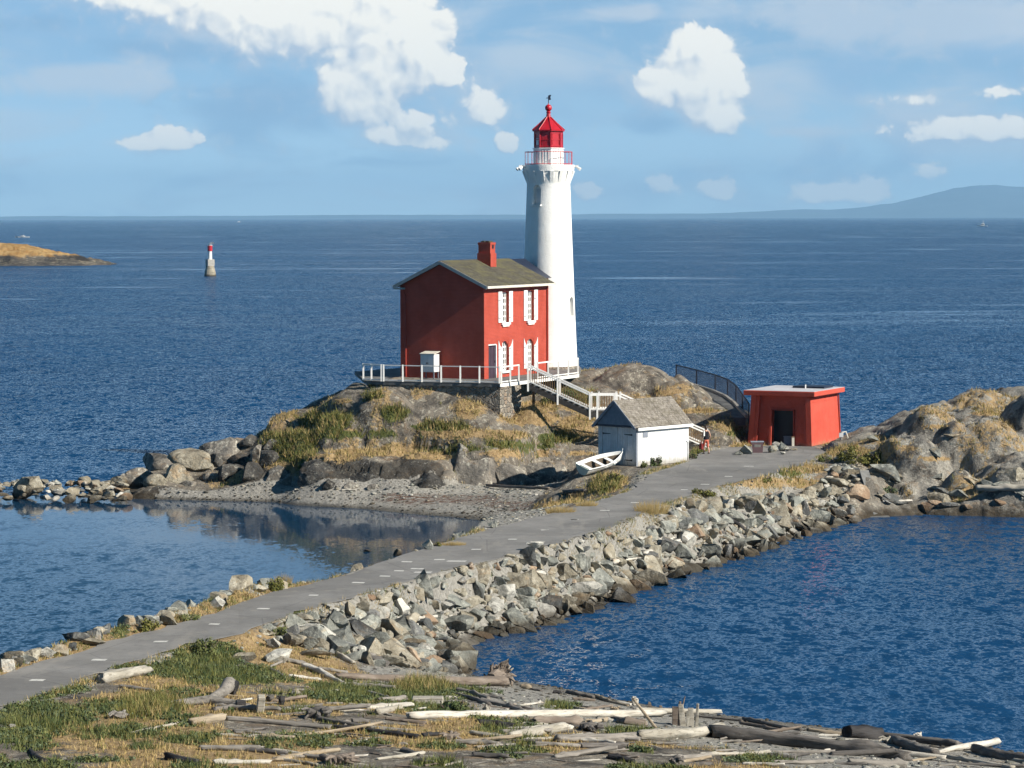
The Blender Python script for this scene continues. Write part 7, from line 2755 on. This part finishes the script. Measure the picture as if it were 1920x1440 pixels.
def clump(px, py, wpx, hpx, label, seed, mat=L_dry, n=420):
    p = ground(px, py)
    m_ = mpp(p)
    rg = random.Random(seed)
    w_, h_ = wpx * m_ / 2, hpx * m_
    mb = MB()
    for k in range(n):
        a, r = rg.uniform(0, 6.28), math.sqrt(rg.random()) * w_
        x, y = math.cos(a) * r, math.sin(a) * r * .7
        hh = h_ * rg.uniform(.5, 1.0) * (1 - .35 * r / w_)
        lx, ly = rg.gauss(x * .35, .06), rg.gauss(y * .3, .06)
        mb.add([(x - .012, y, -.03), (x + .012, y, -.03), (x + lx, y + ly, hh)], [(0, 1, 2)])
    o = mb.build('grass_clump', mat)
    o.location = p
    return tag(o, label, 'grass clump')


clump(1222, 962, 58, 34, 'large straw coloured grass clump on the right path edge before the boathouse', 1)
clump(1050, 962, 50, 20, 'golden grass clump between the beach and the left path edge', 2)
clump(1100, 950, 36, 16, 'smaller golden grass clump on the left path edge nearer the boathouse', 3)
clump(530, 1096, 30, 28, 'wispy dry grass standing on the left path edge', 4, L_dry, 160)
clump(850, 1024, 40, 12, 'dry grass along the left path edge by the upright grey stone', 5)

# green creeping leaves in the weeds of the foreground
rg = np.random.default_rng(77)
wt = (green * foregrd * (fbm(GX * .5 + 20, GY * .5, oct=3) > -.05)).ravel() * (np.gradient(gy)[:, None] * np.ones_like(GX)).ravel()
idx = rg.choice(wt.size, 2600, p=wt / wt.sum())
vv, ff, off = [], [], 0
for i in idx:
    x, y = GX.ravel()[i] + rg.uniform(-.1, .1), GY.ravel()[i] + rg.uniform(-.1, .1)
    z = float(H(np.array(x), np.array(y)))
    r = rg.uniform(.14, .34)
    v, f = leaf_cloud(26, rg, (r, r, r * .55), .045)
    vv.append(v + np.array([x, y, z]))
    ff.append(f + off)
    off += len(v)
me = np_mesh('ground_cover', np.concatenate(vv), np.concatenate(ff), L_sage, False)
me.materials.append(L_green)
me.materials.append(L_deep)
me.polygons.foreach_set('material_index', np.repeat(rg.choice(3, len(idx), p=[.45, .3, .25]), 26).astype(np.int32))
tag(link('ground_cover', me), kind='stuff')

# pebbles and grit on the shores
rg = np.random.default_rng(9)
wt = ((gravel > .5) & (sd_shore > -.3) & (GY > 70) & (GY < 182) & (sd_road < -.1) & (PX > -50) & (PX < 1980)).astype(float)
wt = (wt * (np.gradient(gy)[:, None] * np.ones_like(GX)) * (1 + 2 * (np.abs(sd_beach - 1.5) < 2.0))).ravel()
idx = rg.choice(wt.size, 5200, p=wt / wt.sum())
vs0, fs0 = ico(1)
vv, ff, off = [], [], 0
for i in idx:
    r = rg.uniform(.03, .09) * (1.8 if rg.random() < .08 else 1)
    x, y, z = GX.ravel()[i] + rg.uniform(-.07, .07), GY.ravel()[i] + rg.uniform(-.1, .1), GZ.ravel()[i]
    v = vs0 * (1 + rg.uniform(-.3, .2, (len(vs0), 1))) * np.array([r * 1.2, r, r * .6]) + np.array([x, y, z])
    vv.append(v)
    ff.append(fs0 + off)
    off += len(v)
me = np_mesh('pebbles', np.concatenate(vv), np.concatenate(ff), M_grey, False)
for m_ in (M_pale, M_dark, M_tan):
    me.materials.append(m_)
me.polygons.foreach_set('material_index', np.repeat(rg.choice(4, len(idx), p=[.45, .15, .2, .2]), len(fs0)).astype(np.int32))
tag(link('pebbles', me), kind='stuff')


# ================================================================== the walker
def skinned(name, nodes, mat, parent=None, sub=2, root=0):
    """nodes: list of (x, y, z, radius, parent index) -> one smooth skin mesh"""
    bm_ = bmesh.new()
    vs_ = [bm_.verts.new(n[:3]) for n in nodes]
    for i, n in enumerate(nodes):
        if n[4] is not None:
            bm_.edges.new((vs_[n[4]], vs_[i]))
    me_ = bpy.data.meshes.new(name)
    bm_.to_mesh(me_)
    bm_.free()
    o = bpy.data.objects.new(name, me_)
    COL.objects.link(o)
    md = o.modifiers.new('skin', 'SKIN')
    md.use_smooth_shade = True
    for i, n in enumerate(nodes):
        sv = me_.skin_vertices[0].data[i]
        r = n[3]
        sv.radius = r if hasattr(r, '__len__') else (r, r)
        sv.use_root = (i == root)
    sb_ = o.modifiers.new('sub', 'SUBSURF')
    sb_.levels = sb_.render_levels = sub
    bpy.context.view_layer.update()
    dg = bpy.context.evaluated_depsgraph_get()
    new = bpy.data.meshes.new_from_object(o.evaluated_get(dg))
    o.modifiers.clear()
    o.data = new
    new.materials.append(mat)
    for p in new.polygons:
        p.use_smooth = True
    if parent:
        o.parent = parent
    return o


M_skin = simple('skin', (.50, .28, .19), .55, .35, 0, .06, 8)
M_hair = simple('dark hair', (.035, .02, .014), .6, .4)
M_top = simple('black sleeveless top', (.012, .012, .018), .8, .2)
M_pants = simple('coral cropped trousers', (.50, .13, .085), .75, .2, 0, .1, 6)
M_bag = simple('dark red bag', (.20, .018, .02), .6, .3)
M_shoe = simple('dark sandals', (.03, .025, .025), .6, .3)
wp = at(1324, 851, ZR)
# walking away to the upper left: local +y is the way the person faces
wk_ = thing('person', 'person in black sleeveless top and coral cropped trousers walking away with a red bag', 'person', wp, R(22))
B = []


def nd(x, y, z, r, par):
    B.append((x, y, z, r, par))
    return len(B) - 1


pel = nd(0, 0, .92, (.155, .115), None)
wai = nd(0, .01, 1.08, (.125, .09), pel)
che = nd(0, .02, 1.26, (.15, .105), wai)
shl = nd(0, .02, 1.38, (.11, .08), che)
nek = nd(0, .03, 1.46, .05, shl)
hd1 = nd(0, .045, 1.54, (.072, .085), nek)
hd2 = nd(0, .05, 1.62, (.076, .09), hd1)
hd3 = nd(0, .045, 1.68, (.05, .06), hd2)
hands = []
for s, (ex, ey, ez), (hx, hy, hz_) in ((-1, (-.25, .02, 1.12), (-.27, .12, .88)), (1, (.25, -.05, 1.12), (.24, .02, .90))):
    a1_ = nd(s * .165, .02, 1.385, .052, shl)
    a2_ = nd((s * .165 + ex) / 2 + s * .01, (.02 + ey) / 2, 1.26, .044, a1_)
    a3_ = nd(ex, ey, ez, .036, a2_)
    a4_ = nd((ex + hx) / 2, (ey + hy) / 2, (ez + hz_) / 2, .034, a3_)
    a5_ = nd(hx, hy, hz_, .024, a4_)
    pa_ = nd(hx, hy + .015, hz_ - .06, (.03, .018), a5_)
    hands.append((s, hx, hy, hz_))
for s, ky, ay in ((-1, .16, .10), (1, -.02, -.22)):
    t1_ = nd(s * .09, .01, .84, .088, pel)
    t2_ = nd(s * .095, ky * .6, .64, .072, t1_)
    kn_ = nd(s * .095, ky, .47, .052, t2_)
    ca_ = nd(s * .095, ky * .5 + ay * .5 - .02, .30, .050, kn_)
    zz = .075 if s < 0 else .11
    an_ = nd(s * .095, ay, zz, .034, ca_)
    ft_ = nd(s * .10, ay + .10, zz - .04, (.036, .024), an_)
    nd(s * .105, ay + .17, zz - .045, (.03, .018), ft_)
body = skinned('body', B, M_skin, wk_)
for s, hx, hy, hz_ in hands:
    F_ = []
    base = (hx, hy + .015, hz_ - .05)
    F_.append((*base, .012, None))
    for k, (fx, ln) in enumerate(((-.022, .060), (-.008, .068), (.007, .064), (.021, .050))):
        i0 = len(F_)
        F_.append((hx + fx * .4, hy + .016 + fx * .9, hz_ - .09, .009, 0))
        F_.append((hx + fx * .4 - s * .008, hy + .02 + fx * .95, hz_ - .09 - ln * .55, .0085, i0))
        F_.append((hx + fx * .4 - s * .022, hy + .022 + fx, hz_ - .09 - ln * .95, .008, i0 + 1))
    i0 = len(F_)
    F_.append((hx - s * .012, hy + .045, hz_ - .065, .010, 0))
    F_.append((hx - s * .02, hy + .062, hz_ - .098, .009, i0))
    skinned('hand', F_, M_skin, wk_, 1)
fc_ = MB()
hd = skinned('hair', [(0, .03, 1.66, (.084, .092), None), (0, .02, 1.60, (.082, .082), 0), (0, -.005, 1.53, (.07, .055), 1), (0, -.02, 1.46, (.055, .03), 2), (0, .05, 1.71, (.055, .065), 0)], M_hair, wk_)
for s in (-1, 1):
    solid('ear', MB().lathe([(.004, -.03), (.016, -.015), (.018, .01), (.006, .028)], 8, c=(s * .083, .05)), M_skin, wk_).location = (0, 0, 1.60)
    solid('eye', MB().lathe([(.002, -.009), (.010, 0), (.002, .009)], 8, c=(s * .03, .132)), M_black, wk_).location = (0, 0, 1.615)
solid('nose', MB().add([(-.014, .128, 1.575), (.014, .128, 1.575), (0, .158, 1.578), (0, .130, 1.62)], [(0, 1, 2), (0, 2, 3), (1, 3, 2), (0, 3, 1)]), M_skin, wk_)
solid('mouth', MB().mm((-.022, .115, 1.545), (.022, .131, 1.553)), M_bag, wk_)
skinned('top', [(0, .0, .86, (.185, .145), None), (0, .0, .95, (.178, .138), 0), (0, .01, 1.08, (.155, .118), 1), (0, .02, 1.26, (.178, .132), 2), (0, .02, 1.38, (.145, .108), 3), (0, .025, 1.44, (.085, .075), 4), (-.13, .02, 1.405, (.066, .066), 4), (.13, .02, 1.405, (.066, .066), 4)], M_top, wk_)
P_ = [(0, 0, .95, (.165, .125), None), (0, 0, .88, (.16, .125), 0)]
for s, ky, ay in ((-1, .16, .10), (1, -.02, -.22)):
    i0 = len(P_)
    P_.append((s * .09, .01, .83, .104, 1))
    P_.append((s * .095, ky * .6, .64, .094, i0))
    P_.append((s * .095, ky, .47, .080, i0 + 1))
    P_.append((s * .095, ky * .85 + ay * .15, .40, .078, i0 + 2))
skinned('trousers', P_, M_pants, wk_)
for s, ay, zz in ((-1, .10, .075), (1, -.22, .11)):
    solid('shoe', MB().prism([(s * .10 - .045, ay - .06), (s * .10 + .045, ay - .06), (s * .105 + .045, ay + .20), (s * .105 - .04, ay + .20)], zz - .075, zz - .045), M_shoe, wk_, bevel=.008)
scarf = MB()
solid('white_towel', MB().mm((-.22, -.115, 1.14), (-.13, -.085, 1.42)).mm((-.2, -.115, .92), (-.15, -.09, 1.0)) if False else MB().mm((-.22, -.10, 1.1), (-.13, -.07, 1.42)), M_white, wk_, bevel=.01)
# bag hanging from the left hand
Mr = Matrix.Rotation(R(22), 3, 'Z')
hb_ = wp + Mr @ Vector((-.285, .14, .80))
bag = thing('carry_bag', 'dark red bag hanging from the walking person\'s left hand', 'bag', hb_ + Vector((0, 0, -.52)), R(22))
solid('body', MB().prism([(-.07, -.19), (.07, -.19), (.07, .19), (-.07, .19)], 0, .34, top=[(-.05, -.17), (.05, -.17), (.05, .17), (-.05, .17)]), M_bag, bag, bevel=.02)
for s in (-1, 1):
    solid('handle', MB().tube([(s * .035, -.09, .33), (s * .012, -.05, .46), (0, 0, .52), (s * .012, .05, .46), (s * .035, .09, .33)], .012, 6), M_bag, bag)

# ------------------------------------------------------------------ tidy: the driver expects world matrices to be current
bpy.context.view_layer.update()
